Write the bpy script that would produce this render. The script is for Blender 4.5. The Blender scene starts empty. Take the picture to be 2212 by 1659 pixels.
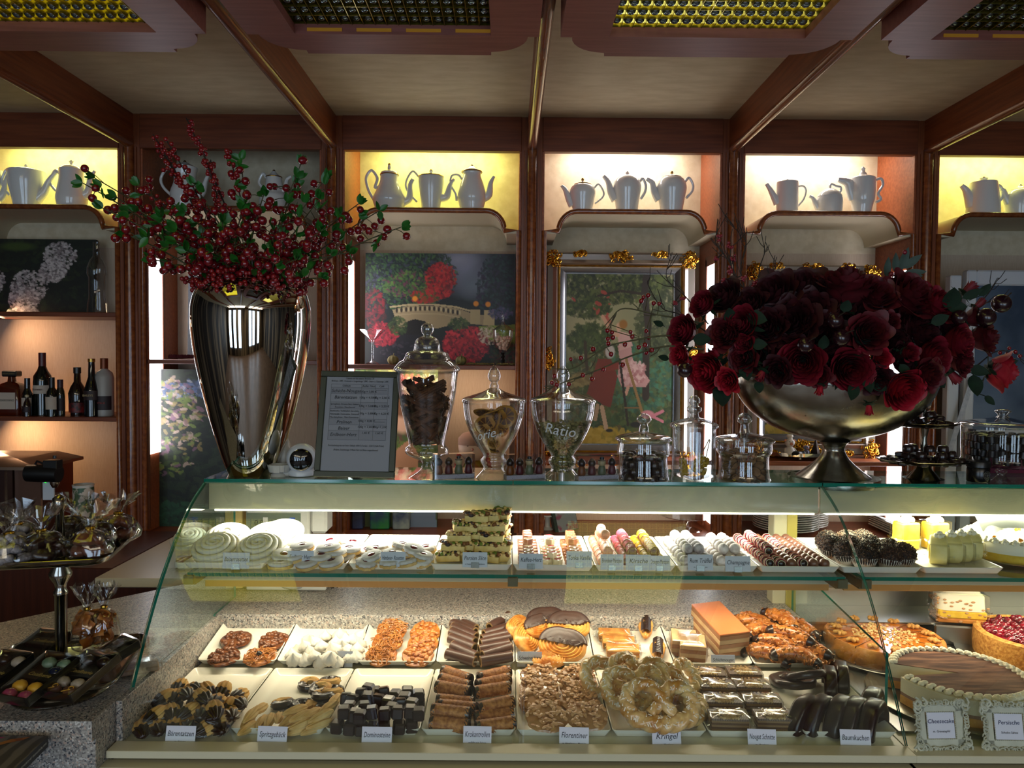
import bpy, math, random
import numpy as np
from mathutils import Vector, Matrix, Euler
random.seed(7)
SC = bpy.context.scene
COL = SC.collection
PI = math.pi
R = math.radians
# ---------------------------------------------------------------- camera
F = 1620.0
CH = 1.60
YAW, PITCH, ROLL = R(0.21), R(1.94), R(0.45)
fwd = Vector((math.tan(YAW), 1.0, -math.tan(PITCH))).normalized()
r0 = fwd.cross(Vector((0, 0, 1))).normalized()
u0 = r0.cross(fwd).normalized()
rgt = (r0 * math.cos(ROLL) + u0 * math.sin(ROLL)).normalized()
upv = (u0 * math.cos(ROLL) - r0 * math.sin(ROLL)).normalized()
cam_d = bpy.data.cameras.new('camera')
cam_d.sensor_width = 36.0
cam_d.lens = F / 2212 * 36.0
cam_d.clip_start = 0.05
cam = bpy.data.objects.new('camera', cam_d)
COL.objects.link(cam)
m = Matrix((rgt, upv, -fwd)).transposed().to_4x4()
m.translation = Vector((0, 0, CH))
cam.matrix_world = m
SC.camera = cam
def ray(px, py):
    return fwd + rgt * ((px - 1106) / F) - upv * ((py - 829.5) / F)
def P(px, py, Y):
    d = ray(px, py)
    return Vector((0, 0, CH)) + d * (Y / d.y)
def G(px, py, z):
    d = ray(px, py)
    return Vector((0, 0, CH)) + d * ((z - CH) / d.z)
# ---------------------------------------------------------------- world, exposure
w = bpy.data.worlds.new('world'); SC.world = w; w.use_nodes = True
w.node_tree.nodes['Background'].inputs[0].default_value = (0.55, 0.6, 0.7, 1)
w.node_tree.nodes['Background'].inputs[1].default_value = 0.15
SC.view_settings.view_transform = 'Standard'
SC.view_settings.look = 'None'
SC.view_settings.gamma = 1
SC.view_settings.use_curve_mapping = False
SC.view_settings.exposure = 0.0
SC.cycles.max_bounces = 10
SC.cycles.diffuse_bounces = 3
SC.cycles.glossy_bounces = 5
SC.cycles.transmission_bounces = 8
SC.cycles.transparent_max_bounces = 32
SC.cycles.sample_clamp_indirect = 4
SC.cycles.sample_clamp_direct = 0
SC.cycles.caustics_reflective = False
SC.cycles.caustics_refractive = False
SC.cycles.use_denoising = True
SC.cycles.blur_glossy = 0.5

def area(name, loc, target, sx, sy, energy, col, spread=180):
    l = bpy.data.lights.new(name, 'AREA'); l.shape = 'RECTANGLE'
    l.size = sx; l.size_y = sy; l.energy = energy; l.color = col
    l.spread = R(spread)
    o = bpy.data.objects.new(name, l); COL.objects.link(o)
    o.location = loc
    d = Vector(target) - Vector(loc)
    o.rotation_euler = d.to_track_quat('-Z', 'Y').to_euler()
    return o
# daylight through the shop windows behind the viewer
WINX = (-2.55, -1.75, -.95, .75, 1.35, 2.25)      # centres of the tall narrow shop windows
for _x in WINX: area('daylight', (_x, -2.94, 1.30), (_x*.8, 3, 1.2), .42, 1.9, 14.5, (0.58, 0.78, 1.0))
# unseen fill lights added below the rear ceiling to raise the ambient
for _x in (-1.4, 1.6): area('room_fill_light', (_x, -2.2, 2.5), (_x, -1.9, 0), 2.4, .9, 34, (1.0, 0.88, 0.66))

# ---------------------------------------------------------------- mesh building
def TR(x=0, y=0, z=0, rx=0, ry=0, rz=0, s=1.0):
    mm = Matrix.Translation((x, y, z)) @ Euler((rx, ry, rz)).to_matrix().to_4x4()
    if s != 1.0:
        if isinstance(s, (tuple, list)):
            mm = mm @ Matrix.Diagonal((s[0], s[1], s[2], 1))
        else:
            mm = mm @ Matrix.Scale(s, 4)
    return mm
class MB:
    def __init__(s): s.v = []; s.f = []; s.mi = []; s.sm = []
    def add(s, vs, fs, mi=0, M=None, smooth=True):
        b = len(s.v)
        if M is not None: vs = [M @ Vector(v) for v in vs]
        s.v.extend([tuple(v) for v in vs])
        for f in fs: s.f.append([i + b for i in f]); s.mi.append(mi); s.sm.append(smooth)
        return s
    def box(s, x0, x1, y0, y1, z0, z1, b=0.002, mi=0, M=None):
        cx, cy, cz = (x0+x1)/2, (y0+y1)/2, (z0+z1)/2
        hx, hy, hz = abs(x1-x0)/2, abs(y1-y0)/2, abs(z1-z0)/2
        b = min(b, hx*.45, hy*.45, hz*.45)
        vs = []; idx = {}
        for sx in (-1, 1):
            for sy in (-1, 1):
                for sz in (-1, 1):
                    for a in range(3):
                        p = [hx - b, hy - b, hz - b]; p[a] += b
                        idx[(sx, sy, sz, a)] = len(vs)
                        vs.append((cx + sx*p[0], cy + sy*p[1], cz + sz*p[2]))
        fs = []
        for a in range(3):
            o1, o2 = [(1, 2), (2, 0), (0, 1)][a]
            for sg in (-1, 1):
                q = []
                for (u, v) in ((-1, -1), (1, -1), (1, 1), (-1, 1)):
                    c = [0, 0, 0]; c[a] = sg; c[o1] = u; c[o2] = v
                    q.append(idx[(c[0], c[1], c[2], a)])
                fs.append(q if sg > 0 else q[::-1])
        for a in range(3):  # edges along axis a
            o1, o2 = [(1, 2), (2, 0), (0, 1)][a]
            for u in (-1, 1):
                for v in (-1, 1):
                    q = []
                    for (t, k) in ((-1, o1), (1, o1), (1, o2), (-1, o2)):
                        c = [0, 0, 0]; c[a] = t; c[o1] = u; c[o2] = v
                        q.append(idx[(c[0], c[1], c[2], k)])
                    fs.append(q if u*v > 0 else q[::-1])
        for sx in (-1, 1):
            for sy in (-1, 1):
                for sz in (-1, 1):
                    q = [idx[(sx, sy, sz, a)] for a in range(3)]
                    fs.append(q if sx*sy*sz > 0 else q[::-1])
        return s.add(vs, fs, mi, M, False)
    def lathe(s, prof, n=32, mi=0, M=None, cap=True, a0=0, rf=None):
        """prof: list (r,z). rf(angle,i)->radius factor"""
        vs = []; fs = []
        for i, (r, z) in enumerate(prof):
            for k in range(n):
                a = a0 + 2*PI*k/n
                q = r * (rf(a, i) if rf else 1)
                vs.append((q*math.cos(a), q*math.sin(a), z))
        for i in range(len(prof)-1):
            for k in range(n):
                k2 = (k+1) % n
                fs.append((i*n+k, i*n+k2, (i+1)*n+k2, (i+1)*n+k))
        if cap:
            if prof[0][0] > 1e-5: fs.append(tuple(range(n))[::-1])
            if prof[-1][0] > 1e-5: fs.append(tuple((len(prof)-1)*n + k for k in range(n)))
        return s.add(vs, fs, mi, M)
    def tube(s, pts, rad, n=8, mi=0, M=None, cap=True, closed=False, flat=1.0, rf=None, up=None):
        pts = [Vector(p) for p in pts]; N = len(pts)
        if not hasattr(rad, '__len__'): rad = [rad]*N
        vs = []; fs = []
        prev = None
        for i, p in enumerate(pts):
            if closed: t = pts[(i+1) % N] - pts[i-1]
            else: t = pts[min(i+1, N-1)] - pts[max(i-1, 0)]
            if t.length < 1e-9: t = Vector((0, 0, 1))
            t.normalize()
            if up is not None: a = Vector(up)
            elif prev is None: a = Vector((0, 0, 1)) if abs(t.z) < .9 else Vector((1, 0, 0))
            else: a = prev
            nrm = a - t*a.dot(t)
            if nrm.length < 1e-6: nrm = t.orthogonal()
            nrm.normalize(); prev = nrm
            bn = t.cross(nrm)
            for k in range(n):
                an = 2*PI*k/n
                q = rad[i]*(rf(an, i/max(1, N-1)) if rf else 1)
                vs.append(p + nrm*math.cos(an)*q*flat + bn*math.sin(an)*q)
        for i in range(N if closed else N-1):
            j = (i+1) % N
            for k in range(n):
                k2 = (k+1) % n
                fs.append((i*n+k, i*n+k2, j*n+k2, j*n+k))
        if cap and not closed:
            fs.append(tuple(range(n))[::-1]); fs.append(tuple((N-1)*n+k for k in range(n)))
        return s.add(vs, fs, mi, M)
    def sphere(s, c, r, nu=14, nv=9, mi=0, M=None, disp=None, sc=(1, 1, 1)):
        vs = [(c[0], c[1], c[2] + r*sc[2]*(disp((0, 0, 1)) if disp else 1))]; fs = []
        for j in range(1, nv):
            th = PI*j/nv
            for i in range(nu):
                ph = 2*PI*i/nu
                d = (math.sin(th)*math.cos(ph), math.sin(th)*math.sin(ph), math.cos(th))
                q = r*(disp(d) if disp else 1)
                vs.append((c[0]+d[0]*q*sc[0], c[1]+d[1]*q*sc[1], c[2]+d[2]*q*sc[2]))
        vs.append((c[0], c[1], c[2] - r*sc[2]*(disp((0, 0, -1)) if disp else 1)))
        for i in range(nu): fs.append((0, 1+i, 1+(i+1) % nu))
        for j in range(nv-2):
            for i in range(nu):
                a = 1+j*nu+i; b = 1+j*nu+(i+1) % nu
                fs.append((a, a+nu, b+nu, b))
        e = len(vs)-1; b0 = 1+(nv-2)*nu
        for i in range(nu): fs.append((e, b0+(i+1) % nu, b0+i))
        return s.add(vs, fs, mi, M)
    def prism(s, poly, h0, h1, axis='y', mi=0, M=None, smooth=False):
        n = len(poly)
        def mk(u, v, h):
            return (u, h, v) if axis == 'y' else ((u, v, h) if axis == 'z' else (h, u, v))
        vs = [mk(u, v, h0) for u, v in poly] + [mk(u, v, h1) for u, v in poly]
        fs = [tuple(range(n)), tuple(range(n, 2*n))[::-1]]
        for i in range(n):
            j = (i+1) % n
            fs.append((i, i+n, j+n, j))
        return s.add(vs, fs, mi, M, smooth)
    def strip(s, poly, h0, h1, axis='y', mi=0, M=None, smooth=True):
        """open extruded sheet"""
        n = len(poly)
        def mk(u, v, h):
            return (u, h, v) if axis == 'y' else ((u, v, h) if axis == 'z' else (h, u, v))
        vs = [mk(u, v, h0) for u, v in poly] + [mk(u, v, h1) for u, v in poly]
        fs = [(i, i+n, i+1+n, i+1) for i in range(n-1)]
        return s.add(vs, fs, mi, M, smooth)
    def grid(s, fn, nu, nv, mi=0, M=None, closeu=False):
        vs = [fn(i/(nu if closeu else nu-1), j/(nv-1)) for j in range(nv) for i in range(nu)]
        fs = []
        for j in range(nv-1):
            for i in range(nu if closeu else nu-1):
                i2 = (i+1) % nu
                fs.append((j*nu+i, j*nu+i2, (j+1)*nu+i2, (j+1)*nu+i))
        return s.add(vs, fs, mi, M)
    def loft(s, rings, mi=0, M=None, cap0=True, cap1=True, smooth=True):
        n = len(rings[0]); vs = [p for r_ in rings for p in r_]; fs = []
        for i in range(len(rings)-1):
            for k in range(n):
                k2 = (k+1) % n
                fs.append((i*n+k, i*n+k2, (i+1)*n+k2, (i+1)*n+k))
        if cap0: fs.append(tuple(range(n))[::-1])
        if cap1: fs.append(tuple((len(rings)-1)*n+k for k in range(n)))
        return s.add(vs, fs, mi, M, smooth)
    def mesh(s, name, mats, ang=40):
        me = bpy.data.meshes.new(name)
        me.from_pydata(s.v, [], s.f)
        if not isinstance(mats, (list, tuple)): mats = [mats]
        for mt in mats: me.materials.append(mt)
        me.polygons.foreach_set('material_index', s.mi)
        me.polygons.foreach_set('use_smooth', [True]*len(s.f))
        me.update()
        me.set_sharp_from_angle(angle=R(ang))
        return me
def rrect(w, h, r, z, n=5, cx=0, cy=0):
    out = []
    for (sx, sy, a) in ((1, 1, 0), (-1, 1, 90), (-1, -1, 180), (1, -1, 270)):
        for k in range(n):
            t = R(a + 90*k/(n-1))
            out.append((cx + sx*(w/2-r) + r*math.cos(t), cy + sy*(h/2-r) + r*math.sin(t), z))
    return out
# ---------------------------------------------------------------- objects
def link(name, me, parent=None, mw=None):
    o = bpy.data.objects.new(name, me); COL.objects.link(o)
    if parent is not None: o.parent = parent
    if mw is not None: o.matrix_local = mw
    return o
def tag(o, label, cat, group=None, kind=None):
    o['label'] = label
    if cat: o['category'] = cat
    if group: o['group'] = group
    if kind: o['kind'] = kind
    return o
def root(name, label, cat, mw=None, group=None, kind=None):
    e = bpy.data.objects.new(name, None); COL.objects.link(e)
    e.empty_display_size = .02
    if mw is not None: e.matrix_world = mw if isinstance(mw, Matrix) else Matrix.Translation(mw)
    return tag(e, label, cat, group, kind)
def single(name, me, label, cat, mw=None, group=None, kind=None):
    o = link(name, me, None, mw if (mw is None or isinstance(mw, Matrix)) else Matrix.Translation(mw))
    return tag(o, label, cat, group, kind)
def put(proto, label, mw, group=None, name=None):
    """proto: dict(name, cat, parts=[(part, mesh, matrix or None, [sub...])]) or dict with mesh"""
    if 'mesh' in proto:
        return single(name or proto['name'], proto['mesh'], label, proto['cat'], mw, group)
    e = root(name or proto['name'], label, proto['cat'], mw, group)
    for p in proto['parts']:
        o = link(p[0], p[1], e, p[2] if len(p) > 2 and p[2] is not None else None)
        for q in (p[3] if len(p) > 3 else []):
            link(q[0], q[1], o, q[2] if len(q) > 2 else None)
    return e
# ---------------------------------------------------------------- materials
def lin(c):
    if isinstance(c, str):
        c = c.lstrip('#'); c = [int(c[i:i+2], 16)/255 for i in (0, 2, 4)]
        c = [(x/12.92 if x <= .04045 else ((x+.055)/1.055)**2.4) for x in c]
    return (c[0], c[1], c[2], 1)
def M_(name, c1, c2=None, scale=8.0, rough=.5, metal=0, bump=0, bscale=None, stretch=(1, 1, 1), emit=0, ecol=None,
       spec=.5, coat=0, sss=0, ramp=(.35, .65), detail=4, wave=None, rs=None, trans=0, bdist=.002):
    mt = bpy.data.materials.new(name); mt.use_nodes = True
    nt = mt.node_tree; b = nt.nodes['Principled BSDF']
    b.inputs['Roughness'].default_value = rough
    b.inputs['Metallic'].default_value = metal
    b.inputs['Specular IOR Level'].default_value = spec
    b.inputs['Coat Weight'].default_value = coat
    b.inputs['Coat Roughness'].default_value = .08
    if sss:
        b.inputs['Subsurface Weight'].default_value = sss
        b.inputs['Subsurface Radius'].default_value = (.01, .006, .004)
        b.inputs['Subsurface Scale'].default_value = 1
    if trans: b.inputs['Transmission Weight'].default_value = trans
    b.inputs['Base Color'].default_value = lin(c1)
    if c2 is not None or bump or rs:
        tc = nt.nodes.new('ShaderNodeTexCoord'); mp = nt.nodes.new('ShaderNodeMapping')
        mp.inputs['Scale'].default_value = stretch
        nt.links.new(tc.outputs['Object'], mp.inputs['Vector'])
        if wave:
            nz = nt.nodes.new('ShaderNodeTexWave'); nz.inputs['Scale'].default_value = scale
            nz.inputs['Distortion'].default_value = wave; nz.inputs['Detail'].default_value = 3
        else:
            nz = nt.nodes.new('ShaderNodeTexNoise'); nz.inputs['Scale'].default_value = scale
            nz.inputs['Detail'].default_value = detail
        nt.links.new(mp.outputs[0], nz.inputs['Vector'])
        if c2 is not None:
            rp = nt.nodes.new('ShaderNodeValToRGB')
            rp.color_ramp.elements[0].position = ramp[0]; rp.color_ramp.elements[0].color = lin(c1)
            rp.color_ramp.elements[1].position = ramp[1]; rp.color_ramp.elements[1].color = lin(c2)
            nt.links.new(nz.outputs[0 if wave else 'Fac'], rp.inputs[0])
            nt.links.new(rp.outputs[0], b.inputs['Base Color'])
        if rs:
            mr = nt.nodes.new('ShaderNodeMapRange')
            mr.inputs['To Min'].default_value = rs[0]; mr.inputs['To Max'].default_value = rs[1]
            nt.links.new(nz.outputs[0 if wave else 'Fac'], mr.inputs[0]); nt.links.new(mr.outputs[0], b.inputs['Roughness'])
        if bump:
            n2 = nt.nodes.new('ShaderNodeTexNoise'); n2.inputs['Scale'].default_value = bscale or scale*3
            n2.inputs['Detail'].default_value = 4
            nt.links.new(mp.outputs[0], n2.inputs['Vector'])
            bp = nt.nodes.new('ShaderNodeBump'); bp.inputs['Strength'].default_value = bump
            bp.inputs['Distance'].default_value = bdist
            nt.links.new(n2.outputs['Fac'], bp.inputs['Height']); nt.links.new(bp.outputs[0], b.inputs['Normal'])
    if emit:
        b.inputs['Emission Color'].default_value = lin(ecol or c1); b.inputs['Emission Strength'].default_value = emit
    return mt
def glassmat(name, tint=(1, 1, 1), rim=(.55, .6, .6), f0=.04, power=4.0, gl=1.0, rough=0.0):
    mt = bpy.data.materials.new(name); mt.use_nodes = True; nt = mt.node_tree; nt.nodes.clear()
    out = nt.nodes.new('ShaderNodeOutputMaterial'); mx = nt.nodes.new('ShaderNodeMixShader')
    tr = nt.nodes.new('ShaderNodeBsdfTransparent'); gs = nt.nodes.new('ShaderNodeBsdfGlossy')
    gs.inputs['Roughness'].default_value = rough; gs.inputs['Color'].default_value = (gl, gl, gl, 1)
    lw = nt.nodes.new('ShaderNodeLayerWeight'); lw.inputs['Blend'].default_value = .5
    pw = nt.nodes.new('ShaderNodeMath'); pw.operation = 'POWER'; pw.inputs[1].default_value = power
    mr = nt.nodes.new('ShaderNodeMapRange'); mr.inputs['To Min'].default_value = f0; mr.inputs['To Max'].default_value = .95
    nt.links.new(lw.outputs['Facing'], pw.inputs[0]); nt.links.new(pw.outputs[0], mr.inputs[0])
    cm = nt.nodes.new('ShaderNodeMix'); cm.data_type = 'RGBA'
    cm.inputs[6].default_value = (*tint, 1); cm.inputs[7].default_value = (*rim, 1)
    nt.links.new(pw.outputs[0], cm.inputs[0]); nt.links.new(cm.outputs[2], tr.inputs[0])
    nt.links.new(mr.outputs[0], mx.inputs[0]); nt.links.new(tr.outputs[0], mx.inputs[1]); nt.links.new(gs.outputs[0], mx.inputs[2])
    nt.links.new(mx.outputs[0], out.inputs[0])
    return mt
def emis(name, col, s):
    mt = bpy.data.materials.new(name); mt.use_nodes = True; nt = mt.node_tree; nt.nodes.clear()
    out = nt.nodes.new('ShaderNodeOutputMaterial'); e = nt.nodes.new('ShaderNodeEmission')
    e.inputs[0].default_value = lin(col); e.inputs[1].default_value = s
    nt.links.new(e.outputs[0], out.inputs[0]); return mt
def speckle(name, base, cols, scale=260, rough=.35):
    """granite / sprinkle look: voronoi cells randomly coloured"""
    mt = bpy.data.materials.new(name); mt.use_nodes = True; nt = mt.node_tree; b = nt.nodes['Principled BSDF']
    b.inputs['Roughness'].default_value = rough
    tc = nt.nodes.new('ShaderNodeTexCoord'); vo = nt.nodes.new('ShaderNodeTexVoronoi')
    vo.inputs['Scale'].default_value = scale
    nt.links.new(tc.outputs['Object'], vo.inputs['Vector'])
    sp = nt.nodes.new('ShaderNodeSeparateColor'); nt.links.new(vo.outputs['Color'], sp.inputs[0])
    rp = nt.nodes.new('ShaderNodeValToRGB'); rp.color_ramp.interpolation = 'CONSTANT'
    els = rp.color_ramp.elements
    els[0].position = 0; els[0].color = lin(base)
    els[1].position = cols[0][0]; els[1].color = lin(cols[0][1])
    for p, c in cols[1:]:
        e = els.new(p); e.color = lin(c)
    nt.links.new(sp.outputs[0], rp.inputs[0]); nt.links.new(rp.outputs[0], b.inputs['Base Color'])
    return mt
def textobj(txt, size, mat, parent, mw, name='lettering', shear=.15, align='CENTER', extrude=.0001, width=None):
    cu = bpy.data.curves.new(name, 'FONT'); cu.body = txt; cu.size = size; cu.align_x = align; cu.align_y = 'CENTER'
    cu.shear = shear; cu.extrude = extrude; cu.resolution_u = 2
    t = bpy.data.objects.new('tmp_text', cu); COL.objects.link(t)
    dg = bpy.context.evaluated_depsgraph_get(); dg.update()
    me = bpy.data.meshes.new_from_object(t.evaluated_get(dg)); bpy.data.objects.remove(t)
    me.materials.clear(); me.materials.append(mat)
    if width and len(me.vertices):
        xs = [v.co.x for v in me.vertices]; wd = max(xs)-min(xs)
        if wd > width:
            k = width/wd
            for v in me.vertices: v.co.x *= k
    return link(name, me, parent, mw)
def vcmat(name, rough=.5, bump=0):
    mt = bpy.data.materials.new(name); mt.use_nodes = True; nt = mt.node_tree; b = nt.nodes['Principled BSDF']
    at = nt.nodes.new('ShaderNodeVertexColor'); at.layer_name = 'paint'
    nt.links.new(at.outputs[0], b.inputs['Base Color']); b.inputs['Roughness'].default_value = rough
    if bump:
        tc = nt.nodes.new('ShaderNodeTexCoord'); n2 = nt.nodes.new('ShaderNodeTexNoise'); n2.inputs['Scale'].default_value = 220
        nt.links.new(tc.outputs['Object'], n2.inputs['Vector'])
        bp = nt.nodes.new('ShaderNodeBump'); bp.inputs['Strength'].default_value = bump; bp.inputs['Distance'].default_value = .001
        nt.links.new(n2.outputs['Fac'], bp.inputs['Height']); nt.links.new(bp.outputs[0], b.inputs['Normal'])
    return mt

WV = M_('cherry_wood_upright', '#6a3218', '#824422', scale=6, stretch=(14, 14, .8), rough=.38, bump=.05, bscale=30)
WH = M_('cherry_wood_level', '#622c14', '#7a3d1f', scale=6, stretch=(.8, 14, 14), rough=.38, bump=.05, bscale=30)
WY = M_('cherry_wood_deep', '#6e3418', '#884824', scale=6, stretch=(14, .8, 14), rough=.38, bump=.05, bscale=30)
WD = M_('dark_cherry_wood', '#3a180c', '#4a2112', scale=6, stretch=(14, 14, .8), rough=.35)
WL = M_('orange_cherry_wood', '#8a4422', '#a35630', scale=6, stretch=(.8, 14, 14), rough=.42)
MOLD = M_('moulding_wood', '#6a3216', '#8a4a22', scale=5, stretch=(10, 1, 10), rough=.22, coat=.4)
FIXW = M_('mauve_wood', '#7c4436', '#8c5044', scale=7, stretch=(1, 12, 12), rough=.45, bump=.05)
WALLP = M_('cream_wallpaper', '#c9b797', '#d6c6a8', scale=30, rough=.85, bump=.15, bscale=160)
CEILP = M_('ceiling_wallpaper', '#cbb892', '#d8c7a2', scale=9, stretch=(1, 3, 1), rough=.85, bump=.1, bscale=120)
ROOMW = M_('dark_panelling', '#1c1310', '#8a7a64', scale=2.2, stretch=(1.6, 1.6, .12), rough=.6, ramp=(.45, .62))
LINEN = M_('linen_wallpaper', '#c0a890', '#c8b29a', scale=60, stretch=(6, 6, .6), rough=.9)
CREAM = M_('cream_panel', '#cfc0a0', rough=.5)
PORC = M_('porcelain', '#e6e4de', rough=.12, coat=.3, spec=.6)
PORCG = M_('gold_rim', '#b08a40', rough=.25, metal=1)
WHITE = M_('white_tray_glaze', '#e9e5da', rough=.22, coat=.2)
CASEW = M_('case_paint', '#b9b295', rough=.4)
STEEL = M_('brushed_steel', '#9a9a98', rough=.3, metal=1)
CHROME = M_('polished_metal', '#c9c6c0', rough=.03, metal=1)
SILVER = M_('worn_silver', '#8f8a7e', '#a39d90', scale=20, rough=.22, metal=1, bump=.25, bscale=60, rs=(.14, .34))
BLACK = M_('black_plastic', '#0d0d0e', rough=.35)
DARK = M_('dark_void', '#120c0a', rough=.7)
PANE = glassmat('pane_glass', (.97, 1, .985), (.5, .75, .68), f0=.045, power=4.5)
JARG = glassmat('jar_glass', (.985, .99, .99), (.28, .32, .34), f0=.05, power=2.6)
EDGE = M_('green_glass_edge', '#0c6a58', rough=.12, emit=.0, coat=.5)
FILM = glassmat('clear_film', (.97, .97, .97), (.7, .7, .7), f0=.035, power=3.0, rough=.12)
GRAN = speckle('speckled_granite', '#8f8a84', [(.35, '#a8a39b'), (.62, '#6f6c6a'), (.74, '#b9a294'), (.82, '#55585e'), (.9, '#c7c3bc'), (.96, '#2d2f36')], scale=330)
PAPER = M_('card_paper', '#c9cbd6', rough=.6)
INK = M_('black_ink', '#0b0b10', rough=.6)
GOLD = M_('gilt', '#a8741e', '#d9a441', scale=60, rough=.25, metal=1, bump=.4)
FLOOR = M_('floor_tile', '#5a4638', '#6b5546', scale=4, rough=.5)
# ================================================================ ROOM SHELL
def struct(name, me, label='part of the room'):
    o = link(name, me); o['label'] = label; o['kind'] = 'structure'; return o
YF, YB = 3.0, 3.31          # front and back of the wall cabinets
ZC, ZB = 2.555, 2.425       # ceiling, beam underside
b = MB(); b.box(-3.2, 3.4, 3.33, 3.38, 0, 2.7, 0); struct('wall_back', b.mesh('wall_back', WALLP), 'back wall behind the display cabinets')
b = MB(); b.box(-3.25, -3.2, -3.0, 3.38, 0, 2.7, 0); struct('wall_left', b.mesh('wall_left', ROOMW), 'left side wall of the shop')
b = MB(); b.box(3.4, 3.45, -3.0, 3.38, 0, 2.7, 0); struct('wall_right', b.mesh('wall_right', ROOMW), 'right side wall of the shop')
b = MB()
b.box(-3.2, 3.4, -3.05, -3.0, 0, .3, 0); b.box(-3.2, 3.4, -3.05, -3.0, 2.3, 2.7, 0)
_e = [-3.2]+[v for x_ in WINX for v in (x_-.22, x_+.22)]+[3.4]
for k in range(0, len(_e), 2): b.box(_e[k], _e[k+1], -3.05, -3.0, .3, 2.3, .001)
struct('wall_front', b.mesh('wall_front', ROOMW), 'shop front wall behind the viewer')
b = MB(); b.box(-3.2, 3.4, -3.0, 3.33, -.05, 0, 0); struct('floor', b.mesh('floor', FLOOR), 'shop floor')
b = MB(); b.box(-3.2, 3.4, -3.0, 3.33, ZC, ZC+.05, 0); struct('ceiling', b.mesh('ceiling', CEILP), 'beige papered ceiling between wooden beams')
for i, x_ in enumerate(WINX):
    b = MB()
    for xx in (x_-.22, x_+.22): b.box(xx-.018, xx+.018, -2.99, -2.96, .3, 2.3)
    b.box(x_-.22, x_+.22, -2.99, -2.96, 1.7, 1.74)
    struct('window_%d' % (i+1), b.mesh('window', WV), 'tall wooden shop window behind the viewer')
# posts and beams
PX = [P(px, 400, YF).x for px in (-155, 280, 717, 1149, 1583, 2003, 2430)]
bay_c = [(PX[i]+PX[i+1])/2 for i in range(6)]
hr = [(math.cos(a)*.017, math.sin(a)) for a in [PI*k/10 for k in range(11)]]
for i, x in enumerate(PX):
    b = MB()
    b.box(x-.017, x+.017, -2.9, YF, ZB+.012, ZC, .001, 0)
    prof = [(x+.019, ZB+.014)] + [(x + .019*math.cos(PI+PI*k/10), ZB+.014+.02*math.sin(PI+PI*k/10)) for k in range(11)]
    b.strip(prof[::-1], -2.9, YF, 'y', 1)
    struct('trim_%d' % (i+1), b.mesh('beam', [WY, MOLD]), 'cherry wood ceiling beam with a rounded lower edge')
for i, x in enumerate(PX):
    b = MB()
    b.box(x-.042, x+.042, YF-.0, YB+.015, 0, ZC, .001, 0)
    b.tube([(x, YF-.002, 0.05), (x, YF-.002, ZB+.01)], .019, 14, 1)
    b.box(x-.030, x-.023, YF-.006, YF, .9, ZB, .002, 0); b.box(x+.023, x+.030, YF-.006, YF, .9, ZB, .002, 0)
    struct('trim_%d' % (i+11), b.mesh('post', [WV, MOLD]), 'cherry wood post with a half round moulding')
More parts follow.
